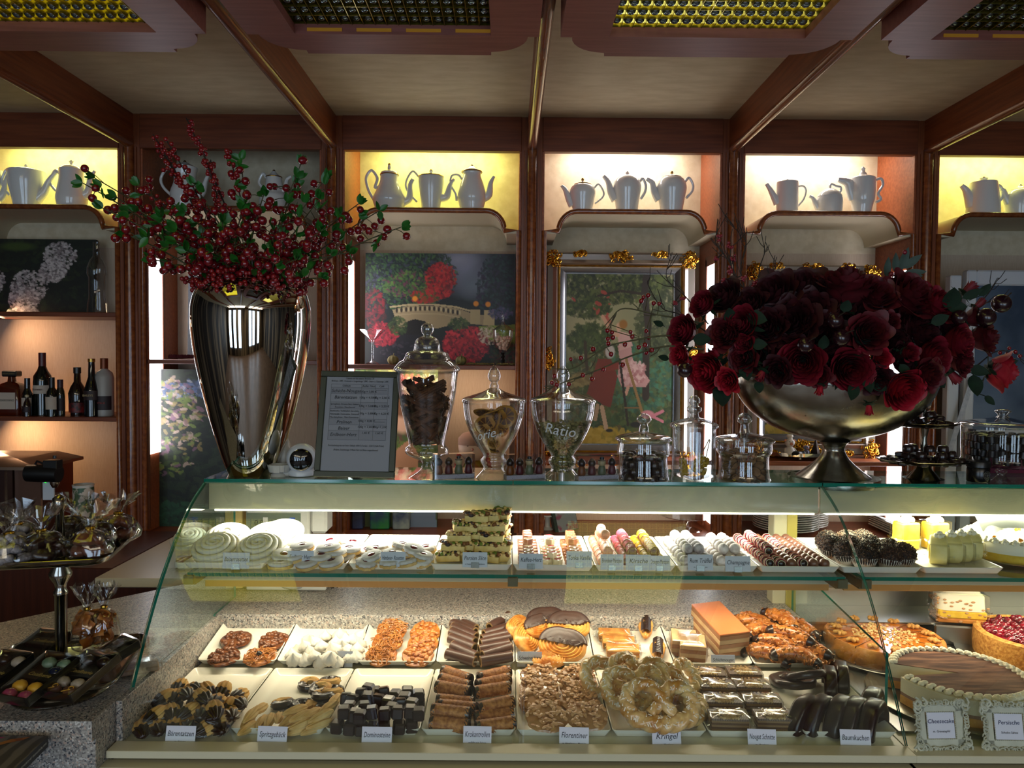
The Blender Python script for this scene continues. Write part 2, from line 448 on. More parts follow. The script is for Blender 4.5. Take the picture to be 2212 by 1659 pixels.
# ================================================================ WALL CABINETS
LAMP_Y = emis('niche_lamp_warm', '#fff7b0', 9)
LAMP_W = emis('niche_lamp_white', '#fff6ee', 9)
PANEL_L = emis('white_light_panel', '#f4f2fa', 10)
names = ['leftmost', 'second', 'third', 'fourth', 'fifth', 'rightmost']
zlo = P(1190, 497, YF).z; zhi = P(1350, 455, YF).z
def arch(xa, xb, off=0.0):
    q = []
    q.append((xa, zlo)); q.append((xa+.058, zlo))
    for k in range(1, 9):
        t = PI/2*k/8; q.append((xa+.058+.075*(1-math.cos(t)), zlo+(zhi-zlo)*math.sin(t)))
    q2 = [(xa+xb-x, z) for x, z in q][::-1]
    return [(x, z-off) for x, z in q+q2]
tones = ['y', 'off', 'y', 'w', 'w', 'y']
shelves = [[1.772, 1.352], [1.586], [1.572], [1.194], [1.194], []]
for i in range(6):
    xa, xb = PX[i]+.042, PX[i+1]-.042
    e = root('display_cabinet', 'cherry wood wall cabinet with arched shelf, %s of the six bays' % names[i], 'cabinet', Vector((0, 0, 0)), 'wall cabinets')
    def part(n, bb, mats, ang=40): return link(n, bb.mesh(n, mats, ang), e)
    b = MB(); b.box(xa, xb, YF-.004, YF+.03, ZB-.005, ZC, .0015); part('header_panel', b, WH)
    b = MB(); b.box(xa+.0, xb-.0, YB, YB+.012, zhi-.12, ZC, 0); part('upper_back_panel', b, WALLP)
    b = MB(); b.box(xa, xb, YB, YB+.012, .88, zhi-.12, 0); part('lower_back_panel', b, LINEN)
    for sx, xs in ((1, xa), (-1, xb)):
        b = MB(); b.box(min(xs, xs+sx*.008), max(xs, xs+sx*.008), YF+.004, YB, .88, ZC, .0005); part('side_panel', b, WL)
    # arched shelf: vaulted board
    top = arch(xa, xb); bot = arch(xa, xb, .014)
    b = MB(); b.prism(top + bot[::-1], YF+.006, YB, 'y', 0); part('arched_shelf', b, CREAM)
    b = MB(); pts = [(x, YF, z-.004) for x, z in arch(xa+.008, xb-.008)]
    pts = [(xa+.008, YF, .90)] + pts + [(xb-.008, YF, .90)]
    b.tube(pts, .0105, 8, 0, up=(0, 1, 0)); part('arch_moulding', b, MOLD, 60)
    for zs in shelves[i]:
        b = MB(); b.box(xa+.008, xb-.008, YF+.012, YB, zs-.018, zs, .002); part('shelf_board', b, WL if zs < 1.3 else WH)
    b = MB(); b.box(xa, xb, YF-.004, YF+.02, .84, .885, .002); part('bottom_rail', b, WH)
    b = MB(); b.box(xa, xb, YF-.0, YB, .86, .887, .002); part('base_board', b, WH)
    b = MB(); b.box(xa, xb, YF, YF+.02, .05, .84, .002); part('cupboard_front', b, WD)
    # light strip hidden behind the header
    if tones[i] != 'off':
        cx = (xa+xb)/2
        b = MB(); b.box(cx-.2, cx+.2, YB-.105, YB-.075, ZB+.09, ZB+.11, .002); part('lamp_tube', b, LAMP_Y if tones[i] == 'y' else LAMP_W)
        area('niche_light', (cx, YB-.10, ZB+.08), (cx, YB-.02, ZB-.25), .5, .05, 2.3 if tones[i] == 'y' else 2.1, (.90, 1.0, .30) if tones[i] == 'y' else (1.0, .96, .93))
    # upright light panels in the side of the lower part
    if i in (1, 2):
        b = MB(); b.box(xa+.008, xa+.014, YF+.028, YF+.15, 1.2, 2.0, .002); part('light_panel', b, PANEL_L)
        b = MB()
        b.box(xa+.008, xa+.018, YF+.012, YF+.028, .9, 2.02, .001); b.box(xa+.008, xa+.018, YF+.15, YF+.17, .9, 2.02, .001); b.box(xa+.008, xa+.018, YF+.012, YF+.17, 2.0, 2.03, .001)
        part('light_panel_frame', b, WV)
    if i in (3, 4):
        b = MB(); b.box(xb-.014, xb-.008, YF+.028, YF+.15, .93, 1.99 if i == 3 else 1.97, .002); part('light_panel', b, PANEL_L)
        b = MB()
        b.box(xb-.018, xb-.008, YF+.012, YF+.028, .9, 2.02, .001); b.box(xb-.018, xb-.008, YF+.15, YF+.17, .9, 2.02, .001); b.box(xb-.018, xb-.008, YF+.012, YF+.17, 1.99, 2.03, .001)
        part('light_panel_frame', b, WV)
    if i == 0:   # warm lamps in the coffee bay
        area('coffee_bay_light', (xa+.12, YF+.16, 1.33), (xa+.5, YB, 1.0), .12, .12, 2.4, (1.0, .62, .33))
        area('coffee_bay_light', (xa+.12, YF+.16, 1.74), (xa+.5, YB, 1.5), .12, .12, 1.2, (1.0, .62, .36))
area('third_bay_fill', ((PX[2]+PX[3])/2, YF+.12, 1.548), ((PX[2]+PX[3])/2, YB, 1.2), .5, .04, 1.3, (1.0, .72, .48))  # added warm fill that brightens the lower third bay
area('under_shelf_light', (.45, YF+.1, 1.17), (.45, YB, 1.0), .5, .03, .8, (1.0, .7, .45))
# ================================================================ CEILING LIGHT BOXES
DOME = M_('prism_dome', '#8fa3b4', rough=.12, metal=.9)
DOME_D = M_('prism_dome_unlit', '#7d8c98', rough=.12, metal=.95)
WEB_L = emis('lit_prism_web', '#e8dc3a', 1.5)
WEB_W = emis('lit_prism_web_pale', '#f0ea7c', 1.7)
WEB_D = M_('unlit_prism_web', '#4a3a18', rough=.3, metal=.5)
def lightbox(cx, web, dome, lb, lit):
    zb = 2.384; y1 = 1.968; y0 = .75; hw = .356; hh = .238
    e = root('ceiling_light_box', 'boxed wooden ceiling light with a ' + lb, 'ceiling light', Vector((cx, 0, 0)), 'ceiling light boxes')
    # notch + scallop outline
    o = []
    def corner(sx, sy, yy):
        c = [(hw, yy-sy*.112), (hw-.028, yy-sy*.112)]
        for k in range(1, 7):
            t = PI/2*k/7; c.append((hw-.028-.09*(1-math.cos(t)), yy-sy*(.112-.09*math.sin(t))))
        c += [(hw-.12, yy-sy*.02), (hw-.12, yy)]
        return [(sx*a, b_) for a, b_ in c]
    o = corner(1, -1, y0)[::-1] + corner(1, 1, y1) + corner(-1, 1, y1)[::-1] + corner(-1, -1, y0)
    hole = [(hh, y0+.118), (hh, y1-.118), (-hh, y1-.118), (-hh, y0+.118)]
    # frame as 4 quads-ish: build ring by bridging outline angularly to the hole
    bm_ = MB()
    def inner(p):
        x = max(-hh, min(hh, p[0])); y = max(y0+.118, min(y1-.118, p[1])); return (x, y)
    n = len(o); vs = []
    for p in o: vs.append((p[0], p[1], zb))
    for p in o: q = inner(p); vs.append((q[0], q[1], zb))
    for p in o: vs.append((p[0], p[1], ZC))
    for p in o: q = inner(p); vs.append((q[0], q[1], ZC))
    fs = []
    for k in range(n):
        j = (k+1) % n
        fs.append((k, j, n+j, n+k)); fs.append((k, 2*n+k, 2*n+j, j)); fs.append((n+k, n+j, 3*n+j, 3*n+k))
    bm_.add(vs, fs, 0, None, False)
    link('frame', bm_.mesh('light_frame', FIXW, 30), e)
    # raised outer lip
    # crystal panel
    nx, ny = 17, 22; sx = 2*hh/nx; sy = (y1-y0-.236)/ny
    b = MB(); b.box(-hh, hh, y0+.118, y1-.118, zb+.034, zb+.04, 0)
    link('diffuser_plate', b.mesh('plate', web), e)
    b = MB(); rb = MB()
    for ix in range(nx):
        for iy in range(ny):
            x = -hh+(ix+.5)*sx; y = y0+.118+(iy+.5)*sy
            if y < 1.2: continue
            rr = min(sx, sy)*.43
            b.lathe([(rr, 0), (rr*.85, -.006), (rr*.5, -.010), (0.0005, -.0115)], 10, 0, TR(x, y, zb+.034), False)
    for ix in range(nx+1): rb.box(-hh+ix*sx-.0008, -hh+ix*sx+.0008, 1.2, y1-.118, zb+.022, zb+.034, 0)
    for iy in range(ny+1):
        y = y0+.118+iy*sy
        if y > 1.2: rb.box(-hh, hh, y-.0008, y+.0008, zb+.024, zb+.034, 0)
    link('crystal_lenses', b.mesh('lenses', dome), e); link('crystal_grid', rb.mesh('crystal_ribs', M_('brass_rib', '#8a7a2a', rough=.2, metal=.8)), e)
    if not lit:
        b = MB()
        for k in range(4): b.box(-hh+.03+k*.12, -hh+.03+k*.12+.085, y1-.121, y1-.1185, zb+.006, zb+.014, .0005)
        link('brass_clip', b.mesh('clips', M_('brass_clip', '#c08a30', rough=.3, metal=.8, emit=.15)), e)  # clips are no lamps, a faint glow is put into their material
CB = [P(px, 93, 1.86).x for px in (131, 850, 1525, 2215)]
lightbox(CB[0], WEB_L, DOME, 'glowing yellow crystal panel, leftmost of the four', 1)
lightbox(CB[1], WEB_D, DOME_D, 'dim crystal panel, second from the left', 0)
lightbox(CB[2], WEB_W, DOME, 'bright crystal panel, third from the left', 1)
lightbox(CB[3], WEB_D, DOME_D, 'unlit grey crystal panel, rightmost of the four', 0)

# ================================================================ COUNTERS
ZG = .900
b = MB()
poly = [(-.7935, 1.415), (-.7935, 2.02), (.80, 2.02), (.80, 2.36), (-.92, 2.36), (-1.84, 1.415)]
b.prism(poly[::-1], ZG-.04, ZG, 'z', 0)
b.box(-.83, -.7955, 1.43, 2.05, .55, ZG-.041, .001); b.box(-2.2, -.83, 1.43, 1.46, .5, ZG-.041, .001); b.box(-.7925, -.780, 1.50, 2.02, .813, ZG, .001)
b.box(-2.2, -.93, 1.22, 1.425, .80, .83, .001)
single('granite_counter', b.mesh('granite_counter', GRAN), 'grey speckled granite counter under the silver tiered stand and behind the trays', 'counter')
b = MB(); b.box(-1.30, -.98, 2.34, 2.98, .87, .9, .003); b.box(-1.28, -1.0, 2.38, 2.97, 0.05, .87, .003, 1); b.box(-2.35, -1.302, 2.45, 2.98, .05, .9, .003, 1)
single('back_worktop', b.mesh('back_worktop', [M_('cream_worktop', '#b7ab90', rough=.4), WD]), 'cream worktop with dark front carrying the coffee machine', 'worktop')

# ================================================================ DISPLAY CASES
GP = [(1.488, .795), (1.50, .82), (1.60, .983), (1.695, 1.103), (1.828, 1.222), (1.94, 1.277)]
def catm(pts, n=6):
    out = []
    P_ = [pts[0]] + list(pts) + [pts[-1]]
    for i in range(1, len(P_)-2):
        for k in range(n):
            t = k/n; p0, p1, p2, p3 = [Vector(q) for q in P_[i-1:i+3]]
            out.append(.5*((2*p1)+(-p0+p2)*t+(2*p0-5*p1+4*p2-p3)*t*t+(-p0+3*p1-3*p2+p3)*t**3))
    out.append(Vector(pts[-1])); return out
GC = [(v[0], v[1]) for v in catm(GP, 5)]
def offc(c, d):
    out = []
    for i, p in enumerate(c):
        a = Vector(c[max(0, i-1)]); q = Vector(c[min(len(c)-1, i+1)]); t = (q-a).normalized()
        out.append((p[0]+t.y*d, p[1]-t.x*d))
    return out
def curved_pane(x0, x1, th=.006):
    b = MB(); inn = offc(GC, th)
    b.strip(GC, x0, x1, 'x', 0); b.strip(inn, x0, x1, 'x', 0)
    for xs in (x0, x1):
        vs = [(xs, y, z) for y, z in GC] + [(xs, y, z) for y, z in inn]; n = len(GC)
        b.add(vs, [(i, i+1, n+i+1, n+i) for i in range(n-1)], 1)
    for k in (0, len(GC)-1):
        b.add([(x0, *GC[k]), (x1, *GC[k]), (x1, *inn[k]), (x0, *inn[k])], [(0, 1, 2, 3)], 1)
    return b.mesh('curved_glass', [PANE, EDGE], 30)
def sheet(x0, x1, y0, y1, z0, z1, big):
    """thin glass box, big = axis of the large faces; others get the green edge"""
    b = MB(); v = [(x, y, z) for x in (x0, x1) for y in (y0, y1) for z in (z0, z1)]
    F_ = {0: [(0, 1, 3, 2), (4, 6, 7, 5)], 1: [(0, 4, 5, 1), (2, 3, 7, 6)], 2: [(0, 2, 6, 4), (1, 5, 7, 3)]}
    for a, fs in F_.items(): b.add(v, fs, 0 if a == big else 1, None, False)
    return b.mesh('glass_sheet', [PANE, EDGE])
def side_glass(x, th=.006, zmax=None):
    prof = [(y, z) for y, z in GC] + [(2.15, 1.27), (2.15, .905), (2.0, .905), (2.0, .816)]
    prof = [(y+.012, z-.006) if i < len(GC) else (y, z) for i, (y, z) in enumerate(prof)]
    b = MB(); n = len(prof)
    v = [(x, y, z) for y, z in prof] + [(x+th, y, z) for y, z in prof]
    b.add(v, [tuple(range(n)), tuple(range(n, 2*n))[::-1]], 0, None, False)
    b.add(v, [(i, i+n, (i+1) % n+n, (i+1) % n) for i in range(n)], 1, None, False)
    return b.mesh('side_glass', [PANE, EDGE])
ZT = 1.283
HOODC = M_('hood_cream', '#b4b092', rough=.35)
STRIPM = emis('led_strip', '#fffbe0', 12)
STRIPO = emis('warm_led_strip', '#ffdca0', 5)
def case(x0, x1, lb, seams, yellow):
    e = root('display_case', lb, 'display case', Vector((0, 0, 0)))
    xs = [x0] + seams + [x1]
    for a, c in zip(xs[:-1], xs[1:]): link('curved_front_glass', curved_pane(a+.001, c-.001), e)
    for a, c in zip(xs[:-1], xs[1:]): link('top_glass', sheet(a+.0008, c-.0008, 1.935, 2.165, ZT-.008, ZT, 2), e)
    link('glass_shelf', sheet(x0+.03, x1-.012, 1.765, 2.12, 1.078, 1.087, 2), e)
    b = MB(); b.box(x0+.004, x1, 1.958, 1.966, 1.199, 1.268, .001); b.box(x0+.004, x1, 1.966, 2.16, 1.262, 1.268, .001)
    b.box(x0+.004, x1, 1.958, 1.985, 1.268, ZT-.008, .001, 1)
    h = link('light_hood', b.mesh('light_hood', [HOODC, M_('hood_trim', '#8a6a3a', rough=.4)]), e)
    b = MB(); b.box(x0+.02, x1-.01, 1.957, 1.975, 1.1955, 1.1995, .0005); link('lamp_strip', b.mesh('lamp_strip', STRIPM), e)
    b = MB(); b.box(x0+.012, x1-.006, 1.86, 1.93, 1.040, 1.060, .001, 0); b.box(x0+.03, x1-.006, 1.868, 1.93, 1.022, 1.040, .001, 1)
    link('shelf_rail', b.mesh('shelf_rail', [CASEW, M_('orange_lit_rail', '#c08a48', rough=.35)]), e)  # lower rail: wood tone with the warm lamp light put into its colour
    for xx in [x0+.035] + [s_ for s_ in seams] + [x1-.02]:
        b = MB(); b.box(xx-.012, xx+.012, 1.758, 1.79, 1.060, 1.082, .001); b.box(xx-.004, xx+.004, 1.79, 2.14, 1.05, 1.07, .001)
        link('shelf_bracket', b.mesh('shelf_bracket', M_('bracket_bronze', '#6b6248', rough=.35, metal=.5)), e)
    b = MB(); b.box(x0-.002, x1, 1.46, 1.50, .803, .818, .001); b.box(x0, x1, 1.50, 2.3, .79, .812, .001)
    link('deck', b.mesh('deck', M_('cream_deck', '#c5bfa4', rough=.35)), e)
    b = MB(); b.box(x0-.012, x1, 1.44, 1.475, .755, .795, .002); b.box(x0-.006, x1, 1.445, 1.47, .55, .752, .002); b.box(x0, x1, 1.47, 2.3, .5, .79, .001)
    link('base_panel', b.mesh('base_panel', CASEW), e)
    # rear frame
    b = MB(); b.box(x1-.05, x1-.012, 2.14, 2.19, .82, 1.27, .002); b.box(x1-.012, x1+.018, 2.14, 2.19, .82, 1.27, .002, 1)
    link('rear_post', b.mesh('rear_post', [CASEW, M_('post_yellow', '#a89a50', rough=.4)]), e)
    return e
eA = case(-.79, .815, 'curved glass bakery display case with eight lower trays, left of the glass joint', [.012], 0)
link('side_glass', side_glass(-.792), eA)
eB = case(.8165, 2.35, 'curved glass display case with cakes on metal plates, right of the diagonal glass edge', [], 1)
b = MB(); pv = [(1.592, .822), (1.592, .972), (1.885, .998), (2.13, 1.02), (2.13, .822)]; v_ = [(.8155, y, z) for y, z in pv]+[(.8215, y, z) for y, z in pv]
b.add(v_, [(0, 1, 2, 3, 4), (9, 8, 7, 6, 5)], 0, None, False); b.add(v_, [(i, i+5, (i+1) % 5+5, (i+1) % 5) for i in range(5)], 1, None, False); link('partition_glass', b.mesh('partition', [PANE, EDGE]), eB)
b = MB(); b.box(.83, 2.35, 2.2, 2.24, .82, .93, .002); b.box(.83, 2.35, 2.06, 2.2, .868, .875, .001)
link('steel_ledge', b.mesh('steel_ledge', STEEL), eB)
b = MB(); b.box(.83, 2.35, 1.56, 2.2, .813, .818, .001); link('steel_floor', b.mesh('steel_floor', STEEL), eB)
b = MB(); b.box(-.776, .812, 1.852, 2.1, .815, .822, .001, 0, TR(0, 0, 0))
link('back_tray_ramp', b.mesh('tray_ramp', CASEW), eA)
# the case lamps themselves
area('case_light', (.0, 1.985, 1.19), (.0, 1.96, .9), 1.5, .02, 9, (1.0, .95, .84))
area('case_light', (1.55, 1.985, 1.19), (1.55, 1.96, .9), 1.4, .02, 12, (1.0, .95, .62))
area('shelf_light', (.0, 1.90, 1.018), (.0, 1.93, .8), 1.5, .02, 5.2, (1.0, .84, .6))
area('shelf_light', (1.55, 1.90, 1.018), (1.55, 1.90, .8), 1.4, .02, 4.5, (1.0, .84, .58))
# ================================================================ helpers for turned things
def LP(cx, Y, prof, zref):
    """profile in photo pixels (y, half width) at depth Y -> [(r, z - zref)] and centre X"""
    y0 = prof[-1][0]
    X = P(cx, y0, Y).x
    return X, [(max(0.0004, hw*Y/F), P(cx, y, Y).z - zref) for y, hw in prof]
def smooth_prof(pr, n=4):
    out = []
    P_ = [pr[0]]+list(pr)+[pr[-1]]
    for i in range(1, len(P_)-2):
        for k in range(n):
            t = k/n; p0, p1, p2, p3 = [Vector(q) for q in P_[i-1:i+3]]
            q = .5*((2*p1)+(-p0+p2)*t+(2*p0-5*p1+4*p2-p3)*t*t+(-p0+3*p1-3*p2+p3)*t**3)
            out.append((max(.0003, q.x), q.y))
    out.append(pr[-1]); return out
def csmooth(pts, n=5):
    pts = [Vector(p) for p in pts]; out = []
    P_ = [pts[0]*2-pts[1]]+pts+[pts[-1]*2-pts[-2]]
    for i in range(1, len(P_)-2):
        for k in range(n):
            t = k/n; p0, p1, p2, p3 = P_[i-1:i+3]
            out.append(.5*((2*p1)+(-p0+p2)*t+(2*p0-5*p1+4*p2-p3)*t*t+(-p0+3*p1-3*p2+p3)*t**3))
    out.append(pts[-1]); return out
# ================================================================ TEAPOTS
YP = 3.10
def teapot(cx, prof, lid, spout, handle, label, hr=3.0, gold=False, grp='teapots on the arched shelves', Y=YP, z0=None, knobmat=None):
    z0 = zhi if z0 is None else z0
    X, pr = LP(cx, Y, prof, z0); pr[-1] = (pr[-1][0], .001)
    e = root('teapot', label, 'teapot', Vector((X, Y, z0)), grp)
    def L(x, y): q = P(x, y, Y); return Vector((q.x-X, 0, q.z-z0))
    b = MB(); b.lathe(smooth_prof(pr)[::-1], 28); link('body', b.mesh('teapot_body', PORC), e)
    _, lp = LP(cx, Y, lid, z0)
    b = MB(); k = max(2, len(lp)-3)
    b.lathe(smooth_prof(lp)[::-1], 24); l_ = link('lid', b.mesh('teapot_lid', PORC), e)
    kn = lid[0]
    b = MB(); q = L(cx, kn[0]); b.sphere((0, 0, q.z), 3.2*Y/F, 10, 7, sc=(1, 1, 1.2)); link('knob', b.mesh('lid_knob', knobmat or (PORCG if gold else PORC)), l_)
    b = MB(); pts = csmooth([L(x, y) for x, y, r in spout], 4); rr = np.interp(np.linspace(0, 1, len(pts)), np.linspace(0, 1, len(spout)), [s_[2]*Y/F for s_ in spout])
    b.tube(pts, list(rr), 12); link('spout', b.mesh('teapot_spout', PORC), e)
    b = MB(); pts = csmooth([L(x, y) for x, y in handle], 5)
    b.tube(pts, hr*Y/F, 8, up=(0, 1, 0)); link('handle', b.mesh('teapot_handle', PORC), e)
    if gold:
        b = MB(); r_, z_ = lp[-1]; b.lathe([(r_*1.01, z_-.002), (r_*1.03, z_), (r_*1.01, z_+.002)], 28, cap=False); link('gold_band', b.mesh('gold_band', PORCG), e)
    return e
def sp(cx, d, x2, y2, y1, r1=9, r2=3, mid=None):
    """curved spout from belly (cx+d) to tip"""
    x1 = cx + d
    return [(x1, y1, r1), (x1+(x2-x1)*.45, y1-(y1-y2)*.18, r1*.8), (x1+(x2-x1)*.7, y1-(y1-y2)*.62, r1*.5), (x2, y2, r2)]
def hd(cx, d, x2, y1, y2, s=1):
    x1 = cx + d
    return [(x1, y1), (x1+(x2-x1)*.5, y1-10*s), (x2, y1+(y2-y1)*.22), (x2+(x1-x2)*.15, y1+(y2-y1)*.6), (x1-(x1-x2)*.15, y2)]
teapot(-30, [(368, 34), (400, 32), (445, 24)], [(358, 2), (363, 4), (367, 28), (369, 34)], sp(-30, 28, 18, 372, 430), hd(-30, -30, -80, 378, 425), 'white teapot cut by the left edge of the photo, yellow niche')
teapot(58, [(370, 36), (395, 35), (425, 29), (450, 24)], [(358, 4), (363, 6), (367, 28), (371, 36)], [(80, 430, 11), (95, 415, 8), (105, 392, 6), (121, 371, 4)], hd(58, -34, 5, 377, 422), 'bucket shaped white teapot with faint brown sprig, leftmost yellow niche')
teapot(155, [(366, 24), (385, 24), (415, 29), (432, 31), (450, 26)], [(349, 5), (356, 3), (360, 17), (367, 24)], [(175, 425, 11), (190, 415, 8), (195, 385, 5), (205, 369, 3)], hd(155, -24, 109, 378, 418), 'tall ribbed white coffee pot with finial, leftmost yellow niche')
teapot(400, [(362, 26), (390, 22), (420, 30), (450, 24)], [(350, 3), (356, 14), (362, 24)], sp(400, 26, 452, 372, 425), hd(400, -22, 348, 372, 425), 'white pot with a gilt handle, half hidden behind the berries, dark niche', gold=True)
teapot(592, [(383, 16), (400, 18), (415, 20), (426, 30), (450, 30)], [(370, 3), (377, 9), (383, 17)], [(608, 415, 6), (616, 405, 5), (620, 388, 4), (629, 381, 3)], hd(592, -16, 560, 385, 410), 'small white pot standing on a warmer in the unlit niche', gold=True)
g3 = 'yellow third bay niche'
teapot(841, [(378, 19), (392, 20), (410, 27), (428, 35), (440, 34), (455, 26)], [(356, 3), (362, 4), (367, 5), (372, 17), (378, 20)], [(870, 438, 9), (884, 428, 8), (886, 400, 5), (892, 387, 4)], [(822, 402), (810, 405), (815, 385), (803, 368), (791, 384), (796, 410), (808, 432)], 'pear shaped white teapot with ornate scrolled handle, ' + g3, 3.2, True)
teapot(931, [(382, 27), (395, 27), (420, 24), (440, 21), (455, 19)], [(369, 4), (375, 4), (378, 14), (382, 27)], [(952, 428, 9), (965, 424, 8), (972, 400, 5), (981, 387, 3)], hd(931, -26, 877, 382, 436, 1.2), 'straight sided white coffee pot with slim loop handle, ' + g3, 2.2, True)
teapot(1019, [(372, 20), (380, 19), (400, 26), (425, 31), (440, 28), (455, 23)], [(359, 4), (364, 12), (369, 20), (372, 22)], [(1045, 428, 9), (1056, 420, 8), (1060, 395, 5), (1067, 381, 3)], [(1000, 390), (990, 378), (976, 380), (973, 398), (984, 418), (986, 434)], 'bellied white coffee pot with gold rimmed lid, right side of the ' + g3, 2.4, True)
g4 = 'fourth bay niche'
teapot(1258, [(397, 14), (404, 24), (416, 28), (432, 25), (460, 19)], [(388, 2), (393, 3), (396, 10), (399, 18)], [(1236, 445, 8), (1228, 428, 7), (1221, 410, 5), (1213, 401, 3)], hd(1258, 24, 1304, 408, 440, 1), 'smallest round white teapot with gold knob, ' + g4, 2, True)
teapot(1354, [(381, 16), (390, 26), (405, 30), (425, 27), (460, 22)], [(373, 4), (378, 5), (381, 12), (384, 20)], [(1330, 432, 10), (1320, 415, 8), (1314, 393, 6), (1304, 380, 4)], hd(1354, 28, 1395, 392, 430, .6), 'middle round white teapot with upright spout, ' + g4, 3)
teapot(1450, [(381, 16), (390, 27), (406, 32), (428, 28), (460, 22)], [(373, 2), (377, 3), (380, 10), (384, 20)], [(1424, 432, 10), (1414, 415, 8), (1409, 395, 6), (1397, 386, 4)], hd(1450, 30, 1497, 392, 428, .8), 'round white teapot with gold knob, rightmost of three in the ' + g4, 2.8, True)
g5 = 'fifth bay niche'
teapot(1700, [(394, 22), (400, 22.5), (430, 22.5), (460, 22.5)], [(390, 8), (392, 11), (393, 21), (394, 22)], [(1680, 440, 9), (1672, 425, 7), (1663, 408, 5), (1656, 397, 4)], [(1722, 403), (1735, 402), (1741, 412), (1736, 430), (1723, 446)], 'plain cylindrical white coffee pot with straight spout, ' + g5, 2)
teapot(1791, [(424, 25), (432, 27), (445, 27), (460, 26)], [(408, 8), (412, 15), (418, 22), (425, 26)], [(1768, 450, 7), (1762, 440, 6), (1756, 428, 4), (1748, 424, 3)], [(1792, 410), (1795, 398), (1806, 402), (1816, 405), (1815, 414), (1806, 416)], 'low squat white teapot with a looped lid handle, ' + g5, 2.6)
teapot(1862, [(386, 26), (400, 26), (430, 25), (445, 21), (460, 17)], [(364, 5), (370, 4), (374, 7), (379, 10), (384, 24), (388, 26)], [(1842, 432, 8), (1836, 412, 9), (1832, 395, 10), (1810, 388, 5)], [(1888, 390), (1903, 386), (1907, 400), (1897, 418), (1903, 430), (1892, 437)], 'tall fluted white coffee pot with tiered knob, ' + g5, 3)
teapot(2123, [(394, 26), (400, 27), (430, 31), (470, 34)], [(385, 8), (389, 7), (391, 5), (393, 18), (395, 26)], [(2100, 445, 13), (2093, 425, 10), (2086, 410, 7), (2077, 400, 5)], hd(2123, 28, 2166, 404, 442, .3), 'wide based white coffee pot with brown knob, rightmost yellow niche', 3.5, knobmat=M_('brown_knob', '#7a4a34', rough=.3))
teapot(2202, [(408, 12), (415, 24), (432, 30), (465, 26)], [(401, 4), (405, 8), (410, 18)], [(2178, 440, 8), (2172, 425, 7), (2168, 412, 5), (2162, 408, 4)], hd(2202, 28, 2240, 415, 445, .5), 'round white teapot cut by the right edge of the photo, yellow niche', 3)

